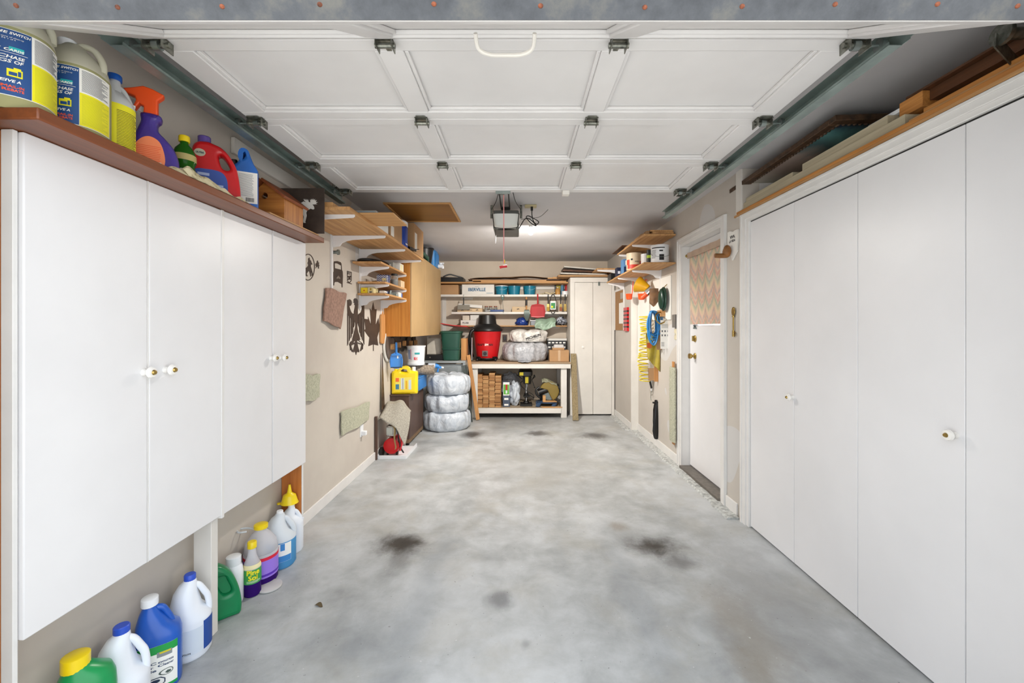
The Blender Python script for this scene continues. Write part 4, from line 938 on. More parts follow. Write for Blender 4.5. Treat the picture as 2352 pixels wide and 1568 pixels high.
# ---------------------------------------------------------------- overhead: opener, bulb, hatch
t=thing('door_opener','ceiling-hung garage door opener with white lens cover','door opener')
yo=3.75
b=MB().box(-.235,.0,yo+.06,yo+.42,2.30,2.47); obj('motor_housing',b,mat('opener housing','6c6e6a',.45,.3),t,bevel=.01)
g=MB(); g.loft([(2.30,.085,.05,-.117,yo+.06,4),(2.315,.105,.07,-.117,yo+.05,4),(2.40,.122,.08,-.117,yo+.05,4),(2.415,.122,.08,-.117,yo+.05,4)],36)
obj('lens_cover',g,mat('frosted lens','dfe1dc',.4,var=.02),t)
obj('lens_band',MB().tube([(-.235,yo-.035,2.415),(-.225,yo-.035,2.33),(-.205,yo-.035,2.285),(-.03,yo-.035,2.285),(-.01,yo-.035,2.33),(.0,yo-.035,2.415)],.004,6,smooth=4),m_dark,t)
for x0 in (-.262,.008):
    obj('hanger_strap',MB().box(x0,x0+.022,yo+.08,yo+.084,2.40,2.52).box(x0,x0+.022,yo+.08,yo+.30,2.515,2.52),m_hinge,t)
    obj('hanger_wire',MB().tube([(x0+.011,yo+.05,2.47),((-.2 if x0<-.1 else -.03),yo-.1,2.50),((-.175 if x0<-.1 else -.05),yo-.2,2.545)],.003,6,smooth=4),m_dark,t)
g=MB(); 
for x in (-.16,-.085): g.box(x-.005,x+.005,.95,yo+.08,2.478,2.50)
g.box(-.16,-.085,yo-.02,yo+.06,2.47,2.478)
obj('rail',g,m_dark,t)
g=MB().box(-.155,-.09,3.02,3.16,2.455,2.478).beam((-.12,3.0,2.36),(-.12,3.12,2.46),.012,.02).cyl((-.12,3.05,2.38),(-.12,3.05,2.47),.008).cyl((-.135,3.02,2.37),(-.105,3.02,2.37),.012)
obj('trolley',g,m_hinge,t)
obj('door_arm',MB().beam((-.12,2.97,ZD+.0),(-.12,3.10,2.46),.018,.004).box(-.165,-.06,2.955,2.96,ZD-.02,ZD+.03),m_steel,t)
t=thing('release_cord','red and white emergency pull cord with red handle hanging from the opener','pull cord')
xc=P(1157,0,3.1).x
obj('cord',MB().tube([(xc,3.1,2.44),(xc+.001,3.1,2.1),(xc,3.1,P(0,605,3.1).z)],.0035,8),mat('pink cord','e79a98',.7),t)
obj('tag',MB().box(xc-.002,xc+.010,3.099,3.101,P(0,604,3.1).z,P(0,596,3.1).z),inkmat('d8b818'),t)
hz=P(0,613,3.1).z; obj('handle',MB().tube([(xc-.03,3.1,hz-.004),(xc-.01,3.1,hz+.002),(xc+.025,3.1,hz+.006)],.010,10,smooth=3),m_red,t)
t=thing('light_bulb','bare white light bulb in a ceiling holder right of the opener','light bulb')
lx,ly=.125,4.42
obj('lamp_holder',MB().lathe([(.055,ZC-.001),(.055,ZC-.02),(.03,ZC-.05),(.02,ZC-.06),(.02,ZC-.085)],(lx,ly,0),24),m_porc,t)
em=NT('bulb glass'); em.set(Roughness=.2); em.col('f4f6ff'); em.b.inputs['Emission Color'].default_value=(.85,.9,1,1); em.b.inputs['Emission Strength'].default_value=.8
obj('bulb',MB().lathe([(.013,ZC-.085),(.018,ZC-.10),(.03,ZC-.125),(.031,ZC-.145),(.022,ZC-.168),(.006,ZC-.176)],(lx,ly,0),24),em.m,t)
t=thing('ceiling_outlet','beige ceiling outlet box with a black plug just above the bare bulb','outlet')
p=P(1219,468,3.9); obj('outlet_box',MB().box(p.x-.055,p.x+.055,3.9,3.97,ZC-.018,ZC-.001),mat('beige plastic','b8ab82',.5),t,bevel=.003)
obj('plug',MB().box(p.x+.0,p.x+.022,3.91,3.93,ZC-.055,ZC-.018),m_black,t,bevel=.003)
q=[(p.x+.011,3.92,ZC-.055),(p.x+.013,3.93,2.45),(p.x+.03,3.95,2.40),(p.x+.06,3.95,2.375),(p.x+.075,3.95,2.40),(p.x+.03,3.95,2.43),(p.x-.02,3.95,2.455),(p.x-.04,3.95,2.44),(p.x+.0,3.95,2.39),(p.x+.04,3.95,2.365),(p.x+.05,3.96,2.37),(p.x+.0,3.97,2.425),(p.x-.05,3.96,2.43),(p.x-.09,3.95,2.37),(-.0,3.95,2.335)]
single('power_cord','black power cord looping between the ceiling outlet and the opener','cord',MB().tube(q,.0045,8,smooth=5),m_black)
single('antenna_wire','thin grey wire running from the opener across the ceiling','wire',MB().tube([(.02,3.9,2.41),(.1,3.95,2.43),(.2,4.0,2.46),(.27,4.05,2.53),(.28,4.06,2.545)],.002,6,smooth=4),m_dark)
single('antenna_wire','thin short wire dangling below the left of the opener','wire',MB().tube([(-.215,3.83,2.302),(-.21,3.83,2.25),(-.212,3.83,2.2),(-.215,3.83,2.17)],.0015,6,smooth=4),m_dark)
t=thing('attic_hatch','brown plywood attic hatch with pale trim in the ceiling','hatch')
hx0,hx1,hy0,hy1=-1.25,-.628,3.84,4.52
obj('panel',MB().box(hx0+.02,hx1-.02,hy0+.02,hy1-.02,ZC-.004,ZC-.0005),wood('varnished plywood','6f4712','8f5e1e','X',.35),t)
g=MB().box(hx0,hx1,hy0,hy0+.02,ZC-.012,ZC-.0005).box(hx0,hx1,hy1-.02,hy1,ZC-.012,ZC-.0005).box(hx1-.02,hx1,hy0+.02,hy1-.02,ZC-.012,ZC-.0005).box(hx0,hx0+.02,hy0+.02,hy1-.02,ZC-.012,ZC-.0005)
obj('frame',g,m_pinex,t)
# ---------------------------------------------------------------- back left corner
# brown low cabinet
t=thing('low_cabinet','low dark brown wooden cabinet on the floor against the left wall','cabinet')
obj('body',MB().box(XL+.002,-1.30,4.95,5.68,.075,.59),m_brown,t,bevel=.004)
obj('top_board',MB().box(XL+.001,-1.295,4.94,5.69,.59,.606),m_brown,t,bevel=.002)
obj('base_rail',MB().box(XL+.01,-1.302,4.955,5.67,.03,.075),mat('worn base wood','7a6248',.7,var=.15,vs=20),t)
for y in (4.97,5.62): obj('foot',MB().box(-1.345,-1.31,y,y+.03,0,.03),m_dark,t)
# yellow jug
def boxjug(name,label,M,w_,th,h,m,capm,cat='jug'):
    t=thing(name,label,cat,None,M); a=w_/2
    o=[(-a*.97,0)]+cr([(-a,.04*h),(-a,.4*h),(-a,.75*h),(-a*.9,.84*h),(-a*.5,.9*h),(-a*.2,1.0*h),(.1*a,1.0*h),(.35*a,.96*h),(.45*a,.86*h),(.9*a,.82*h),(a,.75*h),(a,.4*h),(a,.04*h)],4,False)+[(a*.97,0)]
    hl=cr([(-.28*a,.83*h),(-.2*a,.9*h),(.05*a,.92*h),(.2*a,.88*h),(.22*a,.83*h),(0,.81*h)],3)
    b=obj('body',flat([o,hl],th,th*.22,XZ),m,t,smooth=60)
    obj('cap',MB().lathe([(.022,.83*h),(.022,.97*h),(.018,.98*h)],(.68*a,0,0),20),capm,t)
    obj('cap',MB().lathe([(.018,.86*h),(.018,.93*h),(.014,.94*h)],(-.72*a,0,0),20),m,t)
    return t
M=TR(-1.37,5.03,.608,.12)
t=boxjug('oil_jug','large bright yellow jug with clear cap standing on the low brown cabinet',M,.30,.13,.325,m_yellow,m_wp)
L=obj('label',MB().box(-.105,.085,-.0665,-.0655,.05,.2),inkmat('e8d860'),t)
for a,b_,c,d,mm in ((-.10,-.06,.15,.195,'e86a2c'),(-.04,.0,.06,.19,'cfd6d4'),(-.02,-.012,.06,.19,'3a6a8a'),(.05,.08,.055,.17,'c8d4dc'),(-.10,-.06,.06,.12,'3c7a94'),(.015,.035,.06,.16,'e0a81c')): obj('label_print',MB().box(a,b_,-.0675,-.0668,c,d),inkmat(mm),L)
# blue dustpan, saw blades on wall rack
def wallx(px,py,Y): return P(px,py,Y)
t=thing('blade_rack','wall rack of round saw discs and wooden hooks beneath the oak cabinet','rack')
for Y,z,r_,m_ in ((4.86,1.19,.16,mat('old saw disc','6c5f55',.5,.5,var=.2)),(5.12,1.20,.13,None),(5.36,1.21,.12,None),(5.68,1.20,.12,None),(5.95,1.20,.1,None)):
    m_=m_ or mat('dark saw disc','40372f',.5,.5,var=.2)
    x=XL+.03; d_=MB().cyl((x,Y,z),(x+.012,Y,z),r_,n=32)
    if r_>.15: obj('backing_disc',MB().cyl((x-.02,Y,z),(x-.004,Y,z),r_+.03,n=32),m_white2,t)
    dd=obj('saw_disc',d_,m_,t); obj('hub_block',MB().box(x+.012,x+.05,Y-.02,Y+.02,z-.045,z+.02),m_pine,dd)
obj('hook_rail',MB().cyl((XL+.05,4.85,1.285),(XL+.05,6.1,1.285),.006).box(XL+.001,XL+.05,4.86,4.88,1.28,1.29).box(XL+.001,XL+.05,6.05,6.07,1.28,1.29),m_dark,t)
def dustpan(name,label,M,m,w_=.11,l=.14,hl=.13,tag=None):
    t=thing(name,label,'dustpan',None,M)
    o=[(-w_*.5,hl*0-l),(w_*.5,-l),(w_*.5,-.03),(w_*.35,-.003),(.018,.01),(.012,.03),(.012,hl-.01),(0,hl),(-.012,hl-.01),(-.012,.03),(-.018,.01),(-w_*.35,-.003),(-w_*.5,-.03)]
    g=MB(); g.mesh(plate([cr(o,2)],.004),lambda v:XZ@v)
    g.box(-w_*.5,-w_*.5+.006,-.02,0,-l,-.03).box(w_*.5-.006,w_*.5,-.02,0,-l,-.03).box(-w_*.42,w_*.42,-.022,0,-.022,-.008)
    g.tube([(0,-.002,.0),(0,-.006,hl*.5),(0,-.002,hl-.01)],.008,10)
    b=obj('pan',g,m,t,bevel=.002)
    obj('lip',MB().box(-w_*.5,w_*.5,-.010,.003,-l-.004,-l+.006),m_black if tag else mat('pale red lip','e07a80',.4),t)
    if tag: obj('sticker',MB().box(.008,.024,-.0048,-.0025,-.055,-.025),m_lt,b)
    return t
tq=dustpan('dustpan','blue plastic dustpan hanging in front of the saw discs on the left wall',TR(-1.415,4.82,1.10,.25),m_sky,.13,.16,.13,True)
obj('hang_cord',MB().tube([(0,0,.125),(-.03,.02,.18),(-.068,.02,.19)],.003,6),m_black,tq)
# white bucket
t=thing('bucket','white plastic pail with red and blue printed label in the back left corner','bucket',None,TR(-1.34,5.45,.915,.15))
S=[(0,.108,.108,0,0,2),(.01,.112,.112,0,0,2),(.03,.114,.114,0,0,2),(.035,.108,.108,0,0,2),(.23,.122,.122,0,0,2),(.24,.13,.13,0,0,2),(.25,.13,.13,0,0,2)]
S=[tuple([s[0]]+[k*.95 for k in s[1:3]]+list(s[3:])) for s in S]
b=obj('body',MB().loft(S,36),m_wp,t); L=lab(t,S,.06,.22,-150,-35,mat('bucket label','dfe1e6',.5)); 
obj('blue_print',wrap(MB(),S,.08,.2,-148,-125,.0016),inkmat('8e9cc0'),L)
obj('red_print',wrap(MB(),S,.07,.105,-100,-75,.0016),inkmat('d83a50'),L); obj('red_stripe',wrap(MB(),S,.07,.21,-122,-119,.0016),inkmat('c83a4a'),L); obj('teal_print',wrap(MB(),S,.14,.165,-95,-62,.0016),inkmat('2c9a9c'),L)
g=MB(); text_on(g,S,'12',.035,-85,.105,bold=.001,off=.0026); obj('white_number',g,m_lt,L)
# wall crate that carries them
single('storage_bin','blue plastic storage bin on the low brown cabinet, behind the yellow jug','bin',MB().box(-1.50,-1.25,5.24,5.66,.607,.762).box(-1.51,-1.24,5.23,5.67,.762,.776),m_sky,bevel=.008)
# rolled carpet
g=MB()
g.tube([(-1.50,5.45,.845),(-1.3,5.5,.843),(-1.13,5.55,.84)],lambda u:.064+.003*math.sin(u*20),18,smooth=4)
g.tube([( -1.129,5.551,.84+.001)]+[(-1.127,5.552+ .008*k*math.cos(k*.8),.84+.008*k*math.sin(k*.8)) for k in range(1,8)],.005,6)
single('rolled_carpet','rolled beige carpet remnant beneath the white pail','rolled carpet',g,m_cb if False else mat('taupe carpet','8f8273',1,var=.2,vs=60,bump=1,bs=200))
# blue spray bottle lying on bags
t=thing('trigger_bottle','light blue trigger spray bottle lying on its side atop the bagged tyres','spray bottle')
a=P(1005,860,5.72); 
obj('body',MB().tube([(-1.22,5.62,.885),(-1.13,5.64,.885)],.036,14),mat('spray label','c0c8d4',.4),t)
obj('trigger',MB().tube([(-1.13,5.64,.885),(-1.08,5.65,.872)],lambda u:.034-.012*u,14).beam((-1.09,5.65,.86),(-1.10,5.64,.80),.014,.02).beam((-1.12,5.64,.87),(-1.05,5.66,.86),.022,.03),m_sky,t)
obj('nozzle',MB().tube([(-1.05,5.66,.862),(-1.02,5.665,.855)],.012,10),m_wp,t)
# bagged tyres
bagm=NT('thin white plastic bag'); v=bagm.coord(); n_=bagm.noise(v,9,6,.65,1.2); bagm.col(bagm.ramp(n_,[(.35,'b0b9c4'),(.6,'d0d6dd')])); bagm.set(Roughness=.28); bagm.bump(bagm.noise(bagm.coord((1,1,.6)),9,5,.6,.5),.8,.03); m_bag=bagm.m
bg2=NT('white bag film'); v=bg2.coord(); n_=bg2.noise(v,11,6,.65,1.4); bg2.col(bg2.ramp(n_,[(.35,'c6c2bc'),(.6,'e9e6e0')])); bg2.set(Roughness=.3); bg2.bump(bg2.noise(bg2.coord((1,1,.6)),10,5,.6,.5),.8,.025); m_bag2=bg2.m
bg3=NT('sheer grey bag'); v=bg3.coord(); n_=bg3.noise(v,11,6,.65,1.4); bg3.col(bg3.ramp(n_,[(.35,'9c9ea3'),(.6,'c2c3c7')])); bg3.set(Roughness=.25); bg3.bump(bg3.noise(bg3.coord(),10,5,.6,.5),.8,.025); m_bag3=bg3.m
m_tyre=mat('tyre rubber','222327',.8)
def tyrebag(label,c,R_,h,seed,mm,tilt=0,knot=None,group=None,tyre=True,pl=(0,0)):
    t=thing('bagged_tyre',label,'bagged tyre',group,TR(c[0],c[1],c[2],0,tilt))
    if tyre:
        k=[]
        for i in range(24):
            a=2*PI*i/24; k.append([Vector(((R_*.62+(R_*.27)*math.cos(b)*1)*math.cos(a),(R_*.62+(R_*.27)*math.cos(b))*math.sin(a),h*.5+h*.36*math.sin(b))) for b in [2*PI*j/14 for j in range(14)]])
        k.append(k[0]); g=MB().rings(k,False); bmesh.ops.remove_doubles(g.bm,verts=g.bm.verts,dist=1e-5); obj('tyre',g,m_tyre,t)
    g=MB(); rs=[]; N=96
    for z,k in ((0,.80),(.02,.92),(.12,1.0),(.3,1.04),(.5,1.05),(.7,1.04),(.86,.98),(.97,.84),(1.0,.6),(.97,.3),(.9,.06)):
        rg=[]
        for i in range(N):
            a=2*PI*i/N; fold=.035*math.sin(a*9+seed+z*2)*(.3+z)+.02*math.sin(a*17+seed*2)+.07*mnoise.noise(Vector((math.cos(a)*2.5,math.sin(a)*2.5,z*2.5+seed)))+.025*mnoise.noise(Vector((math.cos(a)*9,math.sin(a)*9,z*6+seed)))
            rr_=R_*k*(1+fold*(.6 if z<.1 else 1)); zz=h*z+(.022*mnoise.noise(Vector((math.cos(a)*3,math.sin(a)*3,z*3+seed)))if .05<z else 0)
            rg.append(Vector((rr_*math.cos(a),rr_*math.sin(a),max(0,zz))))
        rs.append(rg)
    obj('bag',g.rings(rs),mm,t,smooth=70)
    if False:
        g=MB(); a=knot; 
        for j in range(5):
            b=a+(j-2)*.35; g.tube([(R_*1.02*math.cos(a),R_*1.02*math.sin(a),h*.55),(R_*1.1*math.cos(b),R_*1.1*math.sin(b),h*(.5-.12*abs(j-2))),(R_*1.13*math.cos(b),R_*1.13*math.sin(b),h*(.3-.05*j%3))],lambda u:.006+.008*u,8,smooth=3)
        obj('bag_knot',g,mm,t)
    return t
bx,by=-1.015,5.87   # replaced crate keeps clear
for i,(lb,z,h,r_,kn) in enumerate((('tyre wrapped in a white plastic bag, bottom of the stack of three on the floor',0,.255,.315,-.9),('tyre wrapped in a white plastic bag, middle of the stack of three on the floor',.25,.24,.29,None),('tyre wrapped in a white plastic bag, top of the stack of three with gathered neck',.485,.27,.285,-1.7))):
    tyrebag(lb,(bx+.01*i,by,z),r_,h,i*3.1,m_bag,0,kn,'bagged tyres stacked on the floor')
# grey steel bench behind with its goods
t=thing('steel_stand','grey sheet-metal stand with louvred side behind the bagged tyres','stand')
gz=P(0,829,6.25).z; gx0,gx1=-1.44,-.80
obj('top',MB().box(gx0,gx1,6.24,6.95,gz-.03,gz),mat('grey enamel','a0a6a8',.45,.2),t,bevel=.004)
m_ge=mat('grey enamel','a0a6a8')
for x,y in ((gx0+.02,6.27),(gx1-.02,6.27),(gx0+.02,6.9),(gx1-.02,6.9)): obj('leg',MB().box(x-.02,x+.02,y-.02,y+.02,0,gz-.031),m_ge,t)
g=MB().box(gx0+.05,gx1-.05,6.30,6.31,.45,gz-.05)
for i in range(9): g.box(gx0+.12,gx1-.12,6.292,6.3,gz-.09-i*.02,gz-.083-i*.02)
obj('louvred_panel',g,m_ge,t)
t=thing('stepladder','folded grey aluminium stepladder leaning beside the bagged tyres','ladder')
for dy,x0,x1 in ((0,-.825,-.735),(.08,-.80,-.71)):
    obj('rail',MB().beam((x0,6.15+dy,.84),(x1,6.12+dy,.0),.012,.05),m_steel,t)
g=MB()
for k in range(3): g.box(-.81+.02*k,-.76+.02*k,6.2,6.33,.62-.2*k,.635-.2*k)
obj('tread',g,m_steel,t) if False else [obj('tread',MB().box(-.812+.021*k,-.77+.021*k,6.13,6.22,.62-.2*k,.635-.2*k),m_steel,t) for k in range(3)]
pbox('microwave_oven','off-white boxy appliance beneath the oak cabinet at the back left','appliance',-1.44,-1.225,6.55,6.85,gz+.085,gz+.33,mat('off white enamel','cfc8bb',.4))
t=thing('black_player','black low electronic device under the off-white appliance','device'); obj('body',MB().box(-1.43,-1.13,6.4,6.88,gz+.001,gz+.083),m_black,t,bevel=.006)
obj('dial',MB().cyl((-1.36,6.392,gz+.045),(-1.36,6.40,gz+.045),.012),m_chrome,t)
# green bin
t=thing('green_bin','dark green plastic caddy bin standing on the grey steel stand','bin')
g=MB(); c=(P(1037,0,6.42).x,6.45)
g.loft([(gz+.001,.115,.10,c[0],c[1],5),(gz+.01,.125,.11,c[0],c[1],5),(gz+.16,.135,.12,c[0],c[1],5),(gz+.165,.145,.13,c[0],c[1],5),(gz+.185,.147,.132,c[0],c[1],5),(gz+.19,.138,.122,c[0],c[1],5),(gz+.41,.155,.14,c[0],c[1],5),(gz+.42,.165,.15,c[0],c[1],5),(gz+.44,.165,.15,c[0],c[1],5),(gz+.45,.15,.135,c[0],c[1],5)],44)
obj('body',g,m_dgreen,t)
pbox('wood_offcut','short upright wooden plank beside the green bin','plank',P(1060,0,6.45).x,P(1072,0,6.45).x,6.42,6.6,gz+.001,P(0,777,6.45).z,m_pinez)
# red tool
t=thing('red_sled','shiny red plastic scoop resting across the green bin','scoop')
c=P(1035,757,6.5)
g=MB().grid(lambda u,v,o: Vector((P(1016+60*u,0,6.7).x,6.5+.4*v,P(0,752+7*u,6.7).z+.03*math.cos(v*PI)*.5+.02*abs(u-.5)+.035+o)),10,8,.012); obj('scoop',g,m_red,t)
# compressor tray group
t=thing('tray','low white tray on the floor under the red compressor','tray')
x0,x1,y0,y1=-1.515,-1.20,4.45,4.92
y0=4.44
g=MB().box(x0,x1,y0,y1,0.001,.008).box(x0,x1,y0,y0+.008,.008,.04).box(x1-.008,x1,y0+.008,y1,.008,.04).box(x0,x0+.008,y0+.008,y1,.008,.04)
obj('tray',g,m_wp,t)
t=thing('air_compressor','small red air compressor with chrome motor head on the white tray','air compressor')
cx_,cz_=-1.385,.115
g=MB(); 
g.tube([(cx_,4.52,cz_),(cx_,4.53,cz_),(cx_,4.56,cz_),(cx_,4.78,cz_),(cx_,4.81,cz_),(cx_,4.82,cz_)],lambda u:.085*(math.sin(min(1,max(.12,(u if u<.5 else 1-u)*5))*PI/2)),24)
obj('tank',g,m_red,t)
obj('motor',MB().box(cx_-.06,cx_+.05,4.53,4.62,.215,.34),m_chrome,t,bevel=.02,seg=3)
obj('motor_plate',MB().box(cx_-.05,cx_+.02,4.520,4.529,.235,.32),mat('pale nameplate','c8ccc4',.4),t,bevel=.004)
obj('cylinder_head',MB().cyl((cx_-.03,4.68,.21),(cx_-.03,4.68,.44),.04).box(cx_-.08,cx_+.0,4.64,4.72,.40,.47),m_steel,t,bevel=.004)
obj('handle',MB().tube([(cx_+.09,4.55,.06),(cx_+.10,4.6,.2),(cx_+.085,4.66,.40),(cx_+.02,4.7,.43)],.012,10,smooth=4),m_red,t)
obj('wheel',MB().cyl((cx_-.12,4.54,.055),(cx_-.09,4.54,.055),.047).cyl((cx_-.125,4.54,.055),(cx_-.085,4.54,.055),.018),m_dark,t)
obj('hose',MB().tube([(cx_-.06,4.6,.36),(cx_+.0,4.56,.37),(cx_+.05,4.55,.33),(cx_+.075,4.55,.2),(cx_+.09,4.56,.1),(cx_+.12,4.58,.03)],.008,8,smooth=5),m_black,t)
obj('hose',MB().tube([(cx_+.0,4.55,.34),(cx_+.04,4.53,.3),(cx_+.035,4.53,.2),(cx_+.05,4.53,.1),(cx_+.02,4.54,.07)],.009,8,smooth=5),mat('gold hose','a8905c',.4),t)
for x in (-.05,.05): obj('foot',MB().box(cx_+x-.01,cx_+x+.01,4.56,4.60,.009,.04),m_dark,t)
def drape(u,v,o):
    x=-1.52+u*.30; y=4.50+v*.30
    z=.50+.05*math.sin(u*PI*.75+.4)-.25*max(0,(.45-v))*(.4+u)*1.9-.16*max(0,u-.72)*2+.008*math.sin(u*13)-.05*max(0,.12-u)*6
    return Vector((x-.0+.02*math.sin(v*5),y-.06*(v<.45)*(.45-v),z+o))
single('carpet_drape','grey shaggy carpet piece draped over the red compressor','carpet scrap',MB().grid(drape,22,18,.014),m_carpet)
pbox('wood_strip','thin brown board standing on end between the wall and the compressor','board',-1.524,-1.50,4.41,4.438,0.001,.46,m_brown)
# ---------------------------------------------------------------- workbench
t=thing('workbench','white-painted wooden workbench with lower shelf at the back wall','workbench')
bx0,bx1,by0,by1=P(1080,0,6.45).x,.80,6.45,YB-.003; bt=.863
obj('worktop',MB().box(bx0,bx1,by0-.01,by1,bt-.022,bt),wood('worn bench top','8d7458','b39a7c','X',.7),t,bevel=.002)
obj('apron',MB().box(bx0,bx1,by0,by0+.035,P(0,846,by0).z,bt-.023),m_white2,t,bevel=.002)
for x in (P(1083,0,by0).x,P(1289,0,by0).x):
    for y in (by0+.036,by1-.1): obj('leg',MB().box(x,x+.09,y,y+.09,0,bt-.023),m_white2,t,bevel=.003)
sz=P(0,937,by0).z
obj('lower_shelf',MB().box(bx0+.11,P(1289,0,by0).x,by0+.04,by1,sz-.02,sz),wood('shelf plywood','8a7a66','a8977e','X',.7),t)
obj('lower_rail',MB().box(P(1096,0,by0).x,P(1289,0,by0).x,by0+.005,by0+.036,.075,sz-.004),m_white2,t,bevel=.002)
# back wall shelves
bs_=m_white2
for nm,lb,x0,z,th,dep,m_ in (('wall_shelf','top white wall shelf at the back holding the teal buckets',-1.35,1.95,.035,.30,bs_),('wall_shelf','middle white wall shelf at the back with the dustpan hung from it',P(1037,0,6.95).x,1.66,.035,.30,bs_),('wall_shelf','thin pine wall shelf at the back just above the shop vacuum',P(1040,0,6.95).x,1.434,.018,.30,m_pinex)):
    s_=thing(nm,lb,'shelf'); obj('shelf_board',MB().box(x0,.80,YB-dep,YB-.001,z-th,z),m_,s_,bevel=.002)
    for x in (-.9,.6): obj('cleat',MB().box(x-.1,x+.1,YB-.02,YB-.001,z-th-.03,z-th-.0005),bs_,s_)
    if x0<-1.3: obj('support_board',MB().box(-1.33,-1.26,YB-.02,YB-.001,1.2,1.91),bs_,s_)
hs=thing('lumber_shelf','long pine shelf stacked with lumber near the ceiling on the back wall','shelf')
hz=P(0,650,6.85).z; obj('shelf_board',MB().box(-1.40,.808,6.86,YB-.002,hz,hz+.022),m_pinex,hs,bevel=.002)
obj('cleat',MB().box(-1.4,.808,YB-.04,YB-.002,hz-.07,hz-.001),m_white2,hs)
# lumber on it
rr=random.Random(11); z=hz+.023; G='pine boards on the high back shelf'
LB=[('long light pine board along the front edge of the high back shelf',1105,1300,0,.018),('pine board second from the bottom on the high back shelf, set back',1085,1255,1,.016),('darker pine board on the high back shelf under the warped strips',1075,1290,2,.014)]
for i,(lb,a,b_,k,th) in enumerate(LB):
    y0=6.87+.02*k; pbox('lumber_board',lb,'board',P(a,0,6.9).x,P(b_,0,6.9).x,y0,y0+.2,z,z+th,[m_pinex,m_pinex,m_dwood][i],G,bev=.001); z+=th+.001
pbox('lumber_board','short pine block at the right end of the high back shelf, upper','board',P(1258,0,6.88).x,P(1296,0,6.88).x,6.87,7.05,z,z+.02,m_pinex,G,bev=.001)
pbox('lumber_board','thin board at the right end of the high back shelf, topmost','board',P(1270,0,6.88).x,P(1300,0,6.88).x,6.88,7.1,z+.021,z+.032,m_pinex,G,bev=.001)
for i,(a,b_,dz) in enumerate(((1080,1200,.0),(1110,1275,.014))):
    single('warped_veneer',['warped brown veneer strip on the high back shelf, left and lower','warped brown veneer strip bowed over the high back shelf lumber, topmost'][i],'veneer',MB().grid(lambda u,v,o:Vector((P(a+(b_-a)*u,0,7.0).x,6.92+.22*v,z+.004+dz+.022*math.sin(u*PI)+.006*math.sin(u*11+i)+o)),18,3,.004),wood('brown veneer','6b4a2a','94693c','X',.6))
single('black_tray','black plastic tray on the left end of the high back shelf','tray',MB().box(P(1013,0,6.95).x,P(1065,0,6.95).x,6.89,7.2,hz+.023,hz+.10).tube([(-1.25,6.9,hz+.11),(-1.15,6.92,hz+.15),(-1.05,6.95,hz+.13),(-.95,6.98,hz+.105)],.012,8,smooth=4),m_black,bevel=.006)
# foam / cardboard sheets pile over the closet
for i,(x0,x1,zz,th,tl,mm,lb) in enumerate(((.62,1.46,2.205,.03,0,m_card,'brown cardboard sheet on top of the back closet, lowest of the pile'),(.66,1.4,2.24,.022,.03,mat('white foam board','d4d0c8',.7,var=.08,vs=20),'white foam sheet with torn edge above the brown sheet over the back closet'),(.70,1.42,2.275,.03,.05,m_dwood,'dark board in the middle of the pile over the back closet'),(.72,1.44,2.325,.018,.09,mat('white foam board','d4d0c8'),'top white foam sheet sloping to the right over the back closet'))):
    g=MB().box(0,x1-x0,0,.5,0,th,Matrix.Translation((x0,6.62+.02*i,zz+tl*.45))@Matrix.Rotation(tl*.9,4,'Y')); single('sheet_material',lb,'sheet',g,mm,'flat sheets piled over the back closet',bevel=.002)
Y7=6.985
def bk(px0,px1,py0,Y=Y7,zb=1.951,dep=.18): return (P(px0,0,Y).x,P(px1,0,Y).x,Y,Y+dep,zb,P(0,py0,Y).z)
# S1 items
x0,x1,y0,y1,z0,z1=bk(1013,1053,654); carton('cardboard_box','plain brown cardboard box on the left of the top back shelf',x0-.05,x1,y0,y1,z0,z1,m_card)
x0,x1,y0,y1,z0,z1=bk(1061,1135,653); t=carton('printed_carton','long white carton with blue block lettering on the top back shelf',x0,x1,y0,y1,z0,z1,m_wb)
me=textmesh('IBERVILLE',.075,'CENTER',bold=.0025); me.transform(Matrix.Translation(((x0+x1)/2-.02,y0-.0012,z0+.118))@XZ@Matrix.Scale(.92,4,(1,0,0))); obj('printed_text',me,inkmat('2a6288'),t)
g=MB().box(x1-.13,x1-.02,y0-.0012,y0-.0004,z0+.02,z0+.03).box(x0+.22,x0+.28,y0-.0012,y0-.0004,z0+.125,z0+.131); obj('small_print',g,inkmat('7e98a8'),t,kind='stuff')
m_teal=mat('teal plastic','157a96',.3,var=.05)
for i,(a,b_,lb) in enumerate(((1137,1167,'teal bucket with white rim beside the long white carton'),(1166,1196,'plain teal bucket, middle of three on the top back shelf'),(1201,1232,'teal bucket with pale stripe, right of the other two teal buckets'))):
    c=(P((a+b_)/2,0,7.09).x,7.09); r_=.106; t=thing('bucket',lb,'bucket','teal buckets on the top back shelf')
    obj('bucket',MB().lathe([(r_*.82,1.951),(r_*.86,1.955),(r_,2.085),(r_*1.04,2.087),(r_*1.04,2.098),(r_*.96,2.095),(r_*.84,1.962)],(c[0],c[1],0),30),m_teal,t)
    if i==0: obj('rim',MB().lathe([(r_*1.06,2.092),(r_*1.06,2.104),(r_*.9,2.106)],(c[0],c[1],0),30,cap=True),m_wp,t)
    if i!=1: obj('stripe',MB().tube([(c[0]-.08,c[1]-.062,2.03),(c[0]-.02,c[1]-.098,2.035),(c[0]+.03,c[1]-.1,2.03),(c[0]+.09,c[1]-.055,2.06)],.0025,6,smooth=3),mat('pale stripe','a8c8c8',.5),t)
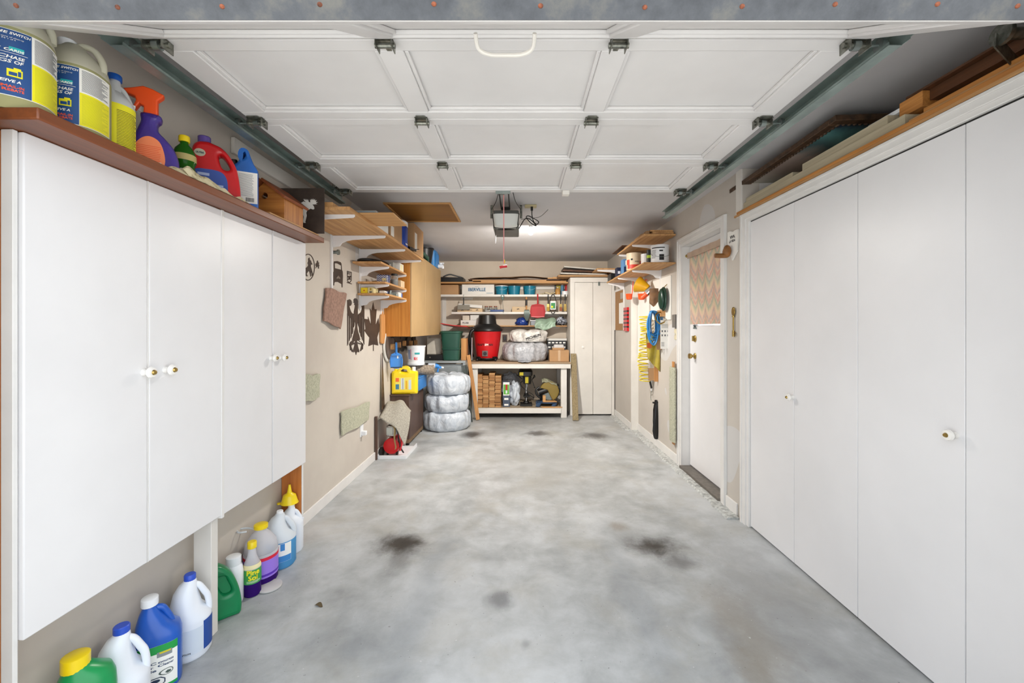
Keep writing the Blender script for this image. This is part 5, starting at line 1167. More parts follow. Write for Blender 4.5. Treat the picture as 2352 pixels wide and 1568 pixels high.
single('rope_hank','loose hank of cream rope on the top back shelf','rope',MB().tube([(P(1242,0,7).x+.05*k+ .02*math.sin(k*2.3),7.02+.05*math.sin(k*1.9),1.962+.012*(k%3)) for k in range(6)]+[(P(1274,0,7).x-.03*k,7.08+.03*math.cos(k*2.1),1.972+.01*((k+1)%3)) for k in range(5)],.010,8,smooth=5),mat('cream rope','d9cba8',.9))
t=thing('tan_bottle','squat tan bottle at the right of the top back shelf','bottle'); c=(P(1281,0,7.02).x,7.02); obj('body',MB().lathe([(.038,1.951),(.042,1.955),(.042,2.03),(.02,2.06),(.012,2.065)],(c[0],c[1],0)),mat('tan bottle','c0904e',.4),t); obj('cap',MB().lathe([(.013,2.06),(.013,2.075)],(c[0],c[1],0)),m_wp,t)
t=thing('tool_pack','black and yellow packaged tool behind the tan bottle on the top back shelf','pack'); x=P(1283,0,7.14).x; obj('card',MB().box(x-.07,x+.05,7.13,7.145,1.951,2.16),m_black,t); obj('yellow_panel',MB().box(x-.04,x+.05,7.125,7.1295,2.02,2.12),inkmat('a8961e'),t)
t=thing('paint_tin','small white tin at the right end of the top back shelf','tin'); c=(P(1297,0,7.03).x,7.03); obj('tin',MB().lathe([(.05,1.951),(.05,2.0),(.053,2.002),(.053,2.01),(.047,2.008)],(c[0],c[1],0)),m_wp,t)
for i,(px,cc,lb) in enumerate(((1291,'5b8fb0','light blue spray can behind the white tin on the top back shelf'),(1301,'b4282c','red-topped spray can beside the closet on the top back shelf'))):
    t=thing('spray_can',lb,'spray can'); c=(P(px,0,7.12).x,7.12); obj('can',MB().lathe([(.028,1.951),(.028,2.10),(.02,2.12)],(c[0],c[1],0),20),mat('can '+cc,cc,.35),t); obj('cap',MB().lathe([(.02,2.12),(.02,2.15)],(c[0],c[1],0),20),m_red if i else m_wp,t)
# S2 items
x0,x1,y0,y1,z0,z1=bk(1050,1108,708,zb=1.661); t=carton('printed_carton','flat brown carton with dark horse prints on the middle back shelf, left',x0,x1,y0,y1,z0,z1,m_card2)
def runner(px,Y,z,s=.02):
    me=plate([[( -1,.2),(-.6,.45),(.2,.4),(.7,.8),(1,.7),(.8,.4),(.75,0),(1.1,-.6),(.9,-.65),(.5,-.1),(-.2,-.05),(-.5,-.7),(-.7,-.65),(-.5,0),(-1.1,-.2)]],.02); me.transform(Matrix.Translation((px,Y,z))@XZ@Matrix.Scale(s,4)); return me
obj('horse_print',runner(x0+.09,y0-.0015,z0+.03),m_ink,t); obj('horse_print',runner(x1-.09,y0-.0015,z0+.03),m_ink,t); obj('small_print',MB().box(x0+.17,x0+.25,y0-.001,y0-.0003,z0+.028,z0+.035),m_ink,t)
single('flat_carton','white flat carton lying slanted on the horse-print carton','box',MB().box(0,.40,0,.18,0,.05,Matrix.Translation((P(1052,0,Y7).x,Y7+.01,z1+.034))@Matrix.Rotation(.08,4,'Y')),m_wb,bevel=.002)
x0,x1,y0,y1,z0,z1=bk(1176,1222,704,zb=1.661); t=carton('printed_carton','flat brown carton with dark horse print on the middle back shelf, behind the trowel',x0,x1,y0,y1,z0,z1,m_card2); obj('horse_print',runner(x0+.1,y0-.0015,z0+.045),m_ink,t)
m_jl=mat('copper jar lid','8a4a34',.4,.4)
for i,px in enumerate((1117,1127,1138)): jar(TR(P(px,0,7.03).x,7.03,1.661),'glass_jar',['glass jar with copper lid on the middle back shelf, leftmost of three','glass jar with copper lid on the middle back shelf, middle of three','glass jar with copper lid on the middle back shelf, rightmost of three'][i],'copper-lidded jars on the middle back shelf',m_jl,mat('jar screws','b8b0a4',.4,.3),.034,.085)
t=thing('caulk_gun','dark blue tool with white nozzle lying before the jars','tool'); x0=P(1126,0,6.965).x; obj('body',MB().beam((x0,6.972,1.682),(x0+.23,6.975,1.680),.035,.036),mat('navy plastic','1d3f7c',.4),t,bevel=.006); obj('nozzle',MB().cyl((x0-.08,6.97,1.674),(x0,6.972,1.68),.004,.009,12),m_wp,t)
# hanging tools from shelf edges
YE=6.938
def hang(px,py,Y=YE): return P(px,py,Y)
t=thing('paint_pad','grey paint pad with black handle hanging above the horse-print carton','paint pad'); a=hang(1065,683); b_=hang(1065,700); obj('handle',MB().cyl(a,b_,.009,n=12),m_black,t); c=hang(1051,700); d_=hang(1079,711)
g=MB().box(c.x,d_.x,YE-.01,YE+.01,d_.z,c.z)
for k in range(18): g.box(c.x+.004+k*.0112,c.x+.009+k*.0112,YE-.014,YE-.0105,d_.z,c.z)
obj('pad',g,mat('grey bristle','918c80',.8),t); obj('hang_loop',MB().cyl(hang(1065,676),a,.003,n=8),m_steel,t)
t=thing('soil_meter','small green soil meter with a thin probe hanging from the top shelf','meter'); me=plate([[(-.026,.0),(.026,0),(.028,-.03),(.014,-.085),(-.014,-.085),(-.028,-.03)]],.02,.004); c=hang(1154.5,677); me.transform(Matrix.Translation(c)@XZ); obj('head',me,mat('meter green','17432e',.4),t); obj('probe',MB().cyl(c+Vector((0,0,-.085)),hang(1156,718),.0035,n=8),m_steel,t); obj('dial',MB().box(c.x-.014,c.x+.014,YE-.0125,YE-.0103,c.z-.03,c.z-.008),m_lt,t)
t=thing('garden_trowel','grey garden trowel with black-banded wooden handle hanging at the middle back shelf','trowel'); c=hang(1209,682); a=hang(1209,712); obj('handle',MB().cyl(c,a,.014,.012,n=14),m_pinez,t); obj('grip',MB().cyl(c.lerp(a,.18),c.lerp(a,.65),.017,n=14),m_black,t)
me=plate([cr([(-.03,0),(-.045,-.02),(-.048,-.08),(-.03,-.15),(0,-.19),(.03,-.15),(.048,-.08),(.045,-.02),(.03,0)],3)],.006,.002)
for v in me.vertices: v.co.z+=v.co.x**2*9
me.transform(Matrix.Translation(hang(1210,711))@XZ); obj('blade',me,mat('grey blade','56605a',.45,.4),t)
t=dustpan('dustpan','bright red plastic dustpan hanging from the back shelves',TR(hang(1235,699).x,YE-.01,hang(0,699).z),mat('matte red plastic','b01219',.55),.225,.205,.175)
def brush(px,lb,c1,c2):
    t=thing('paint_brush',lb,'paint brush','paint brushes hanging at the right of the back shelves'); a=hang(px,676); b_=hang(px,698)
    obj('handle',MB().tube([a,a.lerp(b_,.4),a.lerp(b_,.75),b_],lambda u:.007+.006*math.sin(u*PI*1.2)**2,10),m_black if c1 is None else c1,t)
    e=hang(px,705); obj('ferrule',MB().box(b_.x-.02,b_.x+.02,YE-.008,YE+.008,e.z,b_.z),m_brass,t); f=hang(px,714); obj('bristles',MB().box(b_.x-.022,b_.x+.022,YE-.009,YE+.009,f.z,e.z),c2,t,bevel=.003)
brush(1259,'paint brush with yellow bristles, leftmost of the brushes right of the red dustpan',None,mat('yellow bristle','b8963c',.8)); brush(1288,'paint brush with dark curved handle and copper bristles beside the closet',m_dark,mat('copper bristle','9a5c3c',.8)); brush(1298,'paint brush with cream label, nearest the back closet',None,mat('straw bristle','b89a54',.8))
t=thing('cable_hank','black cable loop with green and yellow tag hanging at the back shelves','cable'); c=hang(1270,690); obj('cable',MB().tube([(c.x+.05*math.cos(a),YE-.012,c.z-.06+.16*math.sin(a)) for a in [2*PI*k/16 for k in range(16)]],.006,8,closed=True),m_black,t); tg=obj('tag',MB().box(c.x-.045,c.x+.045,YE-.024,YE-.02,c.z-.15,c.z-.01),m_lt,t); obj('green_panel',MB().box(c.x-.035,c.x+.035,YE-.0255,YE-.0243,c.z-.135,c.z-.04),inkmat('2c8a4a'),tg); obj('yellow_spot',MB().box(c.x-.03,c.x-.0,YE-.0268,YE-.0258,c.z-.12,c.z-.09),m_yl,tg)
# S3 items
x0,x1,y0,y1,z0,z1=bk(1058,1100,735,zb=1.435); t=carton('flat_carton','flat white carton with small black lettering on the pine back shelf',x0,x1,y0,y1,z0,z1,m_wb); me=textmesh('PLUS8',.038,bold=.001); me.transform(Matrix.Translation((x0+.03,y0-.0012,z0+.06))@XZ); obj('printed_text',me,m_ink,t)
carton('small_carton','small white carton on the lettered flat carton, beside the vacuum',P(1080,0,Y7).x,P(1100,0,Y7).x,Y7,Y7+.12,z1+.001,z1+.085,m_wb); carton('small_carton','small pale carton atop the left of the lettered flat carton',P(1062,0,Y7).x,P(1078,0,Y7).x,Y7+.02,Y7+.12,z1+.001,z1+.08,mat('cream carton','cfc5b4',.7))
def crumple(name,label,cat,c,sx,sy,sz_,m,seed,amp=.35,floor=True,group=None,fl=None):
    g=MB().sphere((0,0,0),1,40,24)
    for v in g.bm.verts:
        d=v.co.normalized(); f=1+amp*mnoise.noise(d*2.2+Vector((seed,0,0)))+amp*.5*abs(mnoise.noise(d*5+Vector((0,seed,0))))-amp*.35*abs(mnoise.noise(d*11+Vector((0,0,seed))))
        v.co=Vector((c[0]+d.x*f*sx,c[1]+d.y*f*sy,c[2]+d.z*f*sz_)); 
        if fl is not None: v.co.z=max(fl,v.co.z)
    return single(name,label,cat,g,m,group,smooth=60)
crumple('plastic_bag','crumpled dark blue plastic bag on the pine back shelf','bag',(P(1198,0,7.05).x,7.06,1.49),.10,.09,.075,mat('blue bag','1f3f8c',.3,bump=.6,bs=40),3,fl=1.436)
t=thing('food_container','clear plastic tub with white lid on the pine back shelf','container'); x0,x1,y0,y1,z0,z1=bk(1219,1244,737,zb=1.435,Y=7.0); obj('tub',MB().box(x0,x1,y0,y1,z0,z1),mat('frosted tub','aab0b8',.25,trans=.2),t,bevel=.008); obj('lid',MB().box(x0-.01,x1+.01,y0-.01,y1+.01,z1,z1+.014),m_wp,t,bevel=.003)
def gbag(u,v,o):
    x=P(1229+47*u,0,6.95).x; z=1.56-.02*abs(u-.5)-v*.20*(1-.45*abs(u-.35)) ; y=7.03-.11*min(1,v*2.2)+.012*math.sin(u*14+v*6)+.015*mnoise.noise(Vector((u*5,v*5,2)))
    return Vector((x+.01*math.sin(v*7),y-o,z+.015*math.sin(u*9)))
single('plastic_bag','pale green plastic bag spilling over the edge of the pine back shelf','bag',MB().grid(gbag,22,14,.006),mat('pale green bag','9fb8a2',.35,var=.08,vs=8,bump=.8,bs=30),smooth=60)
crumple('fabric_bag','dark bag with white zigzag stripes at the right of the pine back shelf','bag',(P(1289,0,7.02).x,7.03,1.50),.085,.07,.08,(lambda n:(n.col(n.ramp(n.noise(n.coord((1,1,2)),18,3,.6,2),[(.5,'15161c'),(.54,'c8ccd8')])),n.m)[1])(NT('striped fabric')),8,fl=1.436)
# ---------------------------------------------------------------- on the bench
t=thing('shop_vacuum','red shop vacuum with black motor head standing on the workbench','vacuum cleaner')
vx,vy=P(1119,0,6.83).x,6.83; vz=bt+.035; c=(vx,vy,0)
obj('drum',MB().lathe([(.165,vz),(.17,vz+.01),(.185,vz+.10),(.205,vz+.22),(.23,vz+.43),(.238,vz+.445)],c,44),m_red,t)
g=MB().lathe([(.243,vz+.44),(.255,vz+.455),(.25,vz+.48),(.22,vz+.52),(.155,vz+.56),(.15,vz+.58),(.135,vz+.70),(.11,vz+.71)],c,36); obj('motor_head',g,m_black,t)
g=MB()
for k in range(4):
    a=PI/4+k*PI/2; e=Vector((vx+.2*math.cos(a),vy+.2*math.sin(a),bt+.045)); g.beam((vx+.12*math.cos(a),vy+.12*math.sin(a),bt+.05),e,.07,.05)
g.lathe([(.175,bt+.03),(.175,bt+.05)],c,28); obj('caster_base',g,m_black,t)
for k in range(4):
    a=PI/4+k*PI/2; w_=Vector((vx+.205*math.cos(a),vy+.205*math.sin(a),bt+.021)); obj('caster',MB().cyl(w_+Vector((-.012,0,0)),w_+Vector((.012,0,0)),.02),m_dark,t)
S=[(vz,.17,.17,0,0,2),(vz+.1,.185,.185,0,0,2),(vz+.22,.205,.205,0,0,2),(vz+.44,.235,.235,0,0,2)]
def onvac(fn): return lambda v: fn(v)+Vector((vx,vy,0))
g=MB(); rad=.205; ZT=vz+.25
import builtins
def cmap(v,off=.002): return spt(S,ZT+v.y,math.radians(-97)+v.x/rad,off)+Vector((vx,vy,0))

for tx,al,dx_ in (('CRAFT','RIGHT',-.004),('AN','LEFT',.064)): obj('printed_text',MB().mesh(textmesh(tx,.046,al,bold=.0016,shear=.1),lambda v: cmap(Vector((v.x+dx_,v.y,0)))),m_ink,t)
g=MB(); me=textmesh('SM',.046,'LEFT',bold=.0016,shear=.1); g.mesh(me,lambda v: cmap(v)); obj('printed_text',g,m_lt,t)
g=MB().box(-.045,.045,-.004,0,-.045,.045,TR(vx-.02,vy-.192,vz+.09)); obj('drain_plate',g,mat('drain grey','6a5c58',.5),t,bevel=.006); obj('drain_cap',MB().cyl((vx-.02,vy-.204,vz+.09),(vx-.02,vy-.196,vz+.09),.03),m_black,t)
obj('hose',MB().tube([(vx-.12,vy-.1,vz+.5),(vx-.24,vy-.14,vz+.44),(vx-.27,vy-.12,vz+.3),(vx-.26,vy-.05,vz+.12),(vx-.24,vy,vz+.03)],.026,12,smooth=5),m_black,t)
obj('wand',MB().cyl((vx-.235,vy-.16,bt+.02),(vx-.235,vy-.13,vz+.34),.014),m_chrome,t)
tb=tyrebag('tyre bagged in sheer grey plastic on the workbench, under the lettered white bag',(P(1206,0,6.84).x,6.835,bt+.001),.345,.30,5.2,m_bag3,0,-1.5)
tb2=tyrebag('tyre in an opaque white bag with black lettering, on top at the workbench',(P(1213,0,6.84).x,6.84,bt+.305),.29,.195,9.3,m_bag2,0,None)
from mathutils.bvhtree import BVHTree
def project(me,ob,M,off=.003):
    b=[c for c in ob.children if c.name.startswith('bag')][0]; mw=ob.matrix_world; bpy.context.view_layer.update()
    T=BVHTree.FromPolygons([ob.matrix_world@v.co for v in b.data.vertices],[p.vertices[:] for p in b.data.polygons])
    inv=ob.matrix_world.inverted()
    for v in me.vertices:
        p=M@v.co; h=T.ray_cast(Vector((p.x,5.5,p.z)),Vector((0,1,0))); p.y=(h[0].y if h[0] else 6.62)-off; v.co=inv@p
    return me
bpy.context.view_layer.update()
M=Matrix.Translation((.10,0,P(0,775,6.58).z))@Matrix.Rotation(-.30,4,'Y')@XZ
me=textmesh('MICHELIN',.055,'LEFT',bold=.002); me=project(me,tb2,M); obj('printed_text',me,m_ink,tb2)
bmx=bmesh.new(); me=bpy.data.meshes.new('ul'); g=MB()
for i in range(26): g.box(i*.0095,.0105+i*.0095,-.066,-.062,0,.001)
g.bm.to_mesh(me); me=project(me,tb2,M); obj('underline',me,m_ink,tb2)
def flap(u,v,o):
    return Vector((P(1190+30*u,0,6.45).x,6.60-.17*min(1,v*1.6)-.008,bt+.012-.0*v-.022*max(0,v-.55)*2*(1-1.6*abs(u-.5))+.004*math.sin(u*15)+o))
obj('bag_flap',MB().grid(lambda u,v,o: flap(u,v,o)-Vector((tb.location.x,tb.location.y,tb.location.z)),12,10,.004),m_bag3,tb)
x0,x1=P(1262,0,6.58).x,P(1307,0,6.58).x; t=carton('cardboard_box','small taped cardboard box on the right end of the workbench',x0,x1,6.58,6.80,bt+.001,P(0,804,6.58).z,m_card,tape=True)
zq=P(0,804,6.58).z+.001
t=thing('plastic_tray','clear plastic fruit tray with brown base on the small cardboard box','tray'); obj('base',MB().box(x0+.05,x1-.07,6.62,6.75,zq,zq+.035),m_card,t,bevel=.003); obj('lid',MB().loft([(zq+.036,.09,.06,(x0+x1)/2,6.69,5),(zq+.085,.075,.05,(x0+x1)/2,6.69,5)],24),mat('clear lid','e9e6e4'),t)
t=thing('parts_organizer','dark parts drawer cabinet with white labels behind the small box','organizer'); x0,x1,y0=P(1257,0,6.97).x,P(1301,0,6.97).x,6.97; z1=P(0,782,y0).z
obj('case',MB().box(x0,x1,y0,y0+.16,bt+.001,z1),m_black,t,bevel=.002)
obj('top_tray',MB().box(x0-.004,x1+.004,y0-.005,y0+.16,z1+.001,z1+.035),m_wb,t,bevel=.002)
for i in range(5):
    for k in range(3):
        a=x0+.006+i*(x1-x0-.012)/5; zz=z1-.075-k*.075; dd=obj('drawer',MB().box(a+.004,a+.054,y0-.008,y0-.001,zz,zz+.062),mat('smoky drawer','4c4a4c',.25),t,bevel=.002); obj('label',MB().box(a+.01,a+.048,y0-.0095,y0-.0083,zz+.03,zz+.052),m_lt,dd)
t=thing('wall_outlet','black outlet in a brown wooden frame behind the workbench','outlet'); a=P(1154,768,YB);b_=P(1165,785,YB); obj('frame',MB().box(a.x,b_.x,YB-.016,YB-.001,b_.z,a.z),m_brown,t,bevel=.003); obj('socket',MB().box(a.x+.02,b_.x-.02,YB-.03,YB-.0165,b_.z+.03,a.z-.03),m_black,t,bevel=.004)
# ---------------------------------------------------------------- under the bench
G='wooden blocks stacked under the workbench'; rr=random.Random(5)
bm1=[wood('block wood a','96683e','b98a58','X',.6),wood('block wood b','86592f','a87848','X',.6),wood('block wood c','a37748','c79a66','X',.6)]
protos=[single('wood_block','tan wooden block in the four neat stacks under the workbench','block',MB().box(-.045,.045,-.15,.15,0,.0205),m,G,bevel=.0015) for m in bm1]
THINGS[:]=[q for q in THINGS if q not in protos]
cols=[(1103.5,23,'first'),(1117.3,22,'second'),(1131.2,24,'third'),(1145,22,'fourth')]
used=set()
for ci,(px,n,_o) in enumerate(cols):
    for k in range(n):
        i=rr.randrange(3); o=protos[i]
        if i in used: o=o.copy(); C.objects.link(o)
        used.add(i)
        o.location=(P(px,0,6.66).x+rr.uniform(-.003,.003),6.66+rr.uniform(-.012,.012),sz+.001+k*.0222); o.rotation_euler=(0,0,rr.uniform(-.02,.02))
        o['label']='tan wooden block in the %s neat stack from the left under the workbench'%['first','second','third','fourth'][ci]
        o['group']=G+', %s from the left'%['first','second','third','fourth'][ci]
t=thing('product_box','tall narrow box with a red lamp picture on a green panel under the workbench','box'); x0,x1,y0=P(1155,0,6.55).x,P(1171,0,6.55).x,6.55; z1=P(0,877,y0).z
b=obj('carton_body',MB().box(x0,x1,y0,y0+.1,sz+.001,z1),mat('slate carton','4a5568',.5),t,bevel=.002); H_=z1-sz
def fp(a0,a1,c0,c1,m,d=.0012): return MB().box(x0+(x1-x0)*a0,x0+(x1-x0)*a1,y0-d,y0-d+.0008,sz+H_*c0,sz+H_*c1),m
for nm,(q,m) in (('white_panel',fp(.05,.95,.46,.99,m_lt)),('green_panel',fp(.1,.9,.5,.9,inkmat('5aa83c'),.0022)),('lamp_picture',fp(.38,.66,.68,.9,inkmat('b41c20'),.0032)),('lamp_picture',fp(.4,.64,.54,.66,inkmat('dfe4e4'),.0032)),('white_text_bar',fp(.2,.8,.28,.36,m_lt)),('white_text_bar',fp(.2,.8,.05,.12,m_lt))): obj(nm,q,m,b)
crumple('plastic_bag','grey translucent plastic bag behind the tall box under the workbench','bag',(P(1172,0,6.95).x,7.0,.45),.16,.12,.20,m_bag3,14,.3,fl=sz+.002)
crumple('plastic_bag','white crumpled plastic bag between the tall box and the drill press','bag',(P(1182,0,6.66).x,6.68,.345),.085,.10,.19,m_bag,21,.35,fl=sz+.002)
t=thing('drill_press','black and yellow bench drill press under the workbench','drill press'); dx=P(1209,0,6.7).x; dy=6.7
obj('base',MB().box(dx-.10,dx+.09,dy-.11,dy+.13,sz+.001,sz+.03).loft([(sz+.03,.05,.05,dx,dy+.06,2.5),(sz+.06,.035,.035,dx,dy+.06,2.5)],20),m_dark,t,bevel=.006)
obj('column',MB().cyl((dx,dy+.06,sz+.06),(dx,dy+.06,.60),.021),m_chrome,t)
obj('table',MB().box(dx-.05,dx+.05,dy-.08,dy+.04,.30,.315).cyl((dx,dy+.06,.27),(dx,dy+.06,.345),.034).beam((dx+.03,dy-.02,.33),(dx+.12,dy-.04,.28),.012,.012),m_dark,t)
g=MB().loft([(.505,.06,.09,dx+.01,dy,4),(.545,.07,.12,dx+.01,dy,4),(.635,.07,.12,dx+.01,dy,4)],24); obj('drill_head',g,m_black,t)
obj('belt_cover',MB().loft([(.637,.10,.17,dx-.015,dy+.02,5),(.645,.112,.18,dx-.015,dy+.02,5),(.705,.112,.18,dx-.015,dy+.02,5),(.735,.09,.15,dx-.015,dy+.02,4)],32),m_black,t)
obj('yellow_panel',MB().box(dx-.02,dx+.03,dy-.125,dy-.12,.525,.625),mat('dull yellow','b8a81c',.5),t); obj('yellow_badge',MB().box(dx-.11,dx-.05,dy-.165,dy-.158,.65,.70),mat('dull yellow','b8a81c'),t)
obj('chuck',MB().cyl((dx+.005,dy-.03,.505),(dx+.005,dy-.03,.445),.022,.014),m_chrome,t)
for k in range(3):
    a=k*2*PI/3+.5; e=Vector((dx+.09,dy-.02+.0,.565)); d_=Vector((.04,.12*math.cos(a),.12*math.sin(a))); obj('feed_handle',MB().cyl(e,e+d_,.005,n=8).sphere(e+d_,.012,10,8),m_dark,t)
obj('side_rod',MB().cyl((dx-.07,dy-.05,.585),(dx-.14,dy-.08,.645),.006,n=8).sphere((dx-.14,dy-.08,.645),.012,10,8),m_dark,t)
obj('cord',MB().tube([(dx-.05,dy+.02,.545),(dx-.10,dy-.02,.5),(dx-.02,dy-.1,.42),(dx+.08,dy-.12,.36),(dx+.12,dy-.1,.30),(dx+.10,dy-.1,.26)],.005,8,smooth=4),m_black,t)
t=thing('mitre_saw','black, gold and blue mitre saw with cloth on it under the workbench','mitre saw'); mx,my=P(1260,0,6.68).x,6.68
g=MB().loft([(sz+.05,.16,.13,mx-.02,my,2.2),(sz+.075,.17,.14,mx-.02,my,2.2)],30); obj('turntable',g,mat('saw blue','3c5270',.45),t)
for a,b_ in ((-.17,-.10),(.06,.13),(-.2,-.12)): pass
for xx in (mx-.17,mx+.08):
    obj('foot',MB().beam((xx+.02,my-.10,sz+.055),(xx-.02,my-.14,sz+.004),.06,.02),mat('saw blue','3c5270'),t); obj('foot',MB().box(xx-.03,xx+.03,my+.05,my+.12,sz+.001,sz+.055),mat('saw blue','3c5270'),t)
obj('wood_wedge',MB().box(mx-.10,mx-.055,my-.13,my-.10,sz+.08,sz+.18).box(mx-.10,mx+.12,my-.14,my-.02,sz+.076,sz+.088),m_pinex,t)
g=MB(); ctr=Vector((mx+.01,my-.02,.39)); lp=[(.155*math.cos(a),.155*math.sin(a)) for a in [math.radians(-70)+k*math.radians(230)/24 for k in range(25)]]+[(-.03,.02),(.0,-.05)]
me=plate([lp],.07,.012); me.transform(Matrix.Translation(ctr)@XZ); obj('blade_guard',me,mat('amber guard','8a7434',.3,.2),t)
obj('blade',MB().cyl((ctr.x,ctr.y+.02,ctr.z),(ctr.x,ctr.y+.024,ctr.z),.145,n=40),m_steel,t)
obj('motor',MB().cyl((mx+.05,my+.02,.40),(mx+.17,my+.04,.43),.065).cyl((mx-.16,my,.36),(mx-.02,my,.41),.05),m_black,t)
obj('handle',MB().tube([(mx-.15,my-.04,.45),(mx-.20,my-.05,.41),(mx-.19,my-.06,.34),(mx-.14,my-.06,.29)],.018,10,smooth=4),m_black,t)
obj('arm',MB().beam((mx-.12,my,.33),(mx-.10,my+.05,sz+.07),.05,.05),m_dark,t)
obj('cord',MB().tube([(mx+.15,my-.05,.45),(mx+.19,my-.08,.36),(mx+.18,my-.09,.27),(mx+.12,my-.08,.26),(mx+.15,my-.1,.34),(mx+.19,my-.1,.41),(mx+.19,my-.1,.25),(mx+.1,my-.1,sz+.1)],.006,8,smooth=5),m_black,t)
single('canvas_cloth','greenish canvas dust bag lying over the mitre saw','cloth',MB().grid(lambda u,v,o:Vector((mx-.11+.24*u,my-.07+.14*v,.55-.04*u+.025*math.sin(u*4+.5)-.12*max(0,.3-v)*(1-u)+.008*math.sin(u*17+v*8)+o)),16,10,.016),mat('olive canvas','8f8f78',.9,var=.1,vs=20))
single('plywood_scrap','thin plywood scrap on the lower bench shelf under the mitre saw','board',MB().box(mx-.12,mx+.2,6.475,6.52,sz+.0005,sz+.014),m_pinex,bevel=.001)
# leaning boards
single('wood_batten','reddish-brown wooden batten leaning against the left end of the workbench','batten',MB().beam(Vector((P(1076,0,6.41).x,6.40,P(0,815,6.41).z)),Vector((P(1098,0,6.3).x,6.30,.012)),.055,.024,up=(0,1,0)),m_pinez,bevel=.002)
single('carpeted_plank','grey-tan carpet-covered plank leaning against the back closet','plank',MB().beam(Vector((P(1317,0,6.61).x,6.61,P(0,812,6.61).z)),Vector((P(1322,0,6.25).x,6.25,.012)),.088,.02,up=(0,1,0)),mat('drab carpet','8f8062',1,var=.12,vs=60,bump=.8,bs=200),bevel=.003)
# ---------------------------------------------------------------- right wall: bracket shelves
X0=XR; tip=1.28
t=thing('wall_shelf','upper tan bracket shelf stacked with boards high on the right wall','shelf')
obj('shelf_board',MB().box(tip,X0-.014,4.28,5.45,2.342,2.360),m_pine,t,bevel=.002)
for Y in (4.76,5.40): obj('bracket',bracket(MB(),Y,2.341,X0-.012,tip+.01),m_white,t,bevel=.002)
t=thing('wall_shelf','lower tan bracket shelf holding paint tins on the right wall','shelf')
obj('shelf_board',MB().box(tip,X0-.014,4.28,5.665,2.052,2.070),m_pine,t,bevel=.002); obj('shelf_board',MB().box(tip,1.52,5.668,6.10,2.046,2.064),m_pine,t,bevel=.002)
for Y in (4.76,5.46): obj('bracket',bracket(MB(),Y,2.051,X0-.012,tip+.01),m_white,t,bevel=.002)
obj('bracket',bracket(MB(),6.05,2.045,1.523,tip+.01),m_white,t,bevel=.002)
for Y in (4.76,5.40): obj('wall_standard',standard(MB(),XR-.001,Y,1.80,2.44,-1),m_white,t)
t=thing('wall_shelf','short tan shelf above the back closet with white near bracket','shelf')
obj('shelf_board',MB().box(1.17,1.525,6.27,7.2,2.27,2.29),m_pine,t,bevel=.002); obj('bracket',bracket(MB(),6.30,2.269,1.523,1.18,w_=.02),m_white,t)
z=2.361
for i,(x0,x1,y0,y1,th,m_,lb) in enumerate(((1.30,1.59,4.3,5.3,.006,m_card,'brown cardboard sheet lying flat on the upper right shelf'),(1.38,1.60,4.32,5.2,.02,m_pine,'pine board on the upper right shelf, under another'),(1.36,1.595,4.33,5.1,.018,m_pine,'pine board on the upper right shelf, topmost'))):
    pbox('flat_board' if i else 'cardboard_sheet',lb,'board' if i else 'cardboard',x0,x1,y0,y1,z,z+th,m_,bev=.001); z+=th+.003
single('paper_roll','rumpled brown paper roll along the front of the upper right shelf','paper',MB().tube([(1.335,4.34,2.385),(1.33,4.6,2.39),(1.335,4.9,2.385),(1.33,5.25,2.38)],lambda u:.020+.004*math.sin(u*30),12,smooth=4),m_card)
single('dark_board','dark thin board poking out at the far end of the upper right shelf','board',MB().beam((1.33,5.15,2.41),(1.31,5.6,2.385),.12,.008),m_dwood)
def can(name,label,x,y,z,r_,h,m,prints=(),handle=False,cat='tin',rz=0,lidm=None):
    t=thing(name,label,cat,None,TR(x,y,z,rz)); S=[(0,r_*.97,r_*.97,0,0,2),(.004,r_,r_,0,0,2),(h-.006,r_,r_,0,0,2),(h,r_*1.02,r_*1.02,0,0,2)]
    obj('body',MB().loft(S,36),m,t); obj('lid',MB().lathe([(r_*1.01,h-.0),(r_*1.01,h+.008),(r_*.9,h+.006)],n=32),lidm or m_wp,t)
    for (z0,z1,a0,a1,mm) in prints: obj('label_print',wrap(MB(),S,z0,z1,a0,a1),mm,t)
    if handle: obj('handle',MB().tube([(r_,0,h*.8),(r_*1.05,-r_*.3,h*.5),(r_*.75,-r_*.8,h*.38),(0,-r_*1.08,h*.34),(-r_*.9,-r_*.5,h*.5),(-r_,0,h*.8)],.002,6,smooth=4),m_steel,t)
    return t,S
zs=2.071
t,S=can('paint_tin','big white paint tin with black print on the near end of the lower right shelf',1.49,4.42,zs,.092,.185,m_wp,[(.03,.09,-95,-65,m_ink),(.12,.135,-95,-72,m_ink),(.155,.165,-150,-60,m_ink)],True,rz=-.3)
obj('fine_print',lines_on(MB(),S,.05,.14,-150,-112,7,.004),m_ink,t)
t,S=can('spray_can','dark spray can with lime band beside the big white paint tin',1.39,4.47,zs,.024,.15,m_black,[(.07,.10,-170,0,inkmat('a8c42c'))],cat='spray can',lidm=m_black)
t,S=can('tub','plain white plastic tub behind the dark spray can on the lower right shelf',1.405,4.62,zs,.055,.13,mat('white tub','dcd9d6',.4),cat='tub')
t,S=can('paint_tin','red and cream patterned tin at the front of the lower right shelf',1.355,4.92,zs,.088,.19,mat('cream tin','d9c6a8',.4),[(.0,.06,-160,-20,inkmat('c8321c')),(.06,.1,-60,-10,inkmat('b82418')),(.06,.12,-170,-140,inkmat('c43a20')),(.13,.185,-42,-20,inkmat('a8201a')),(.09,.10,-100,-70,inkmat('7c6a5c')),(.11,.13,-130,-115,m_ink)],lidm=mat('cream tin','d9c6a8'))
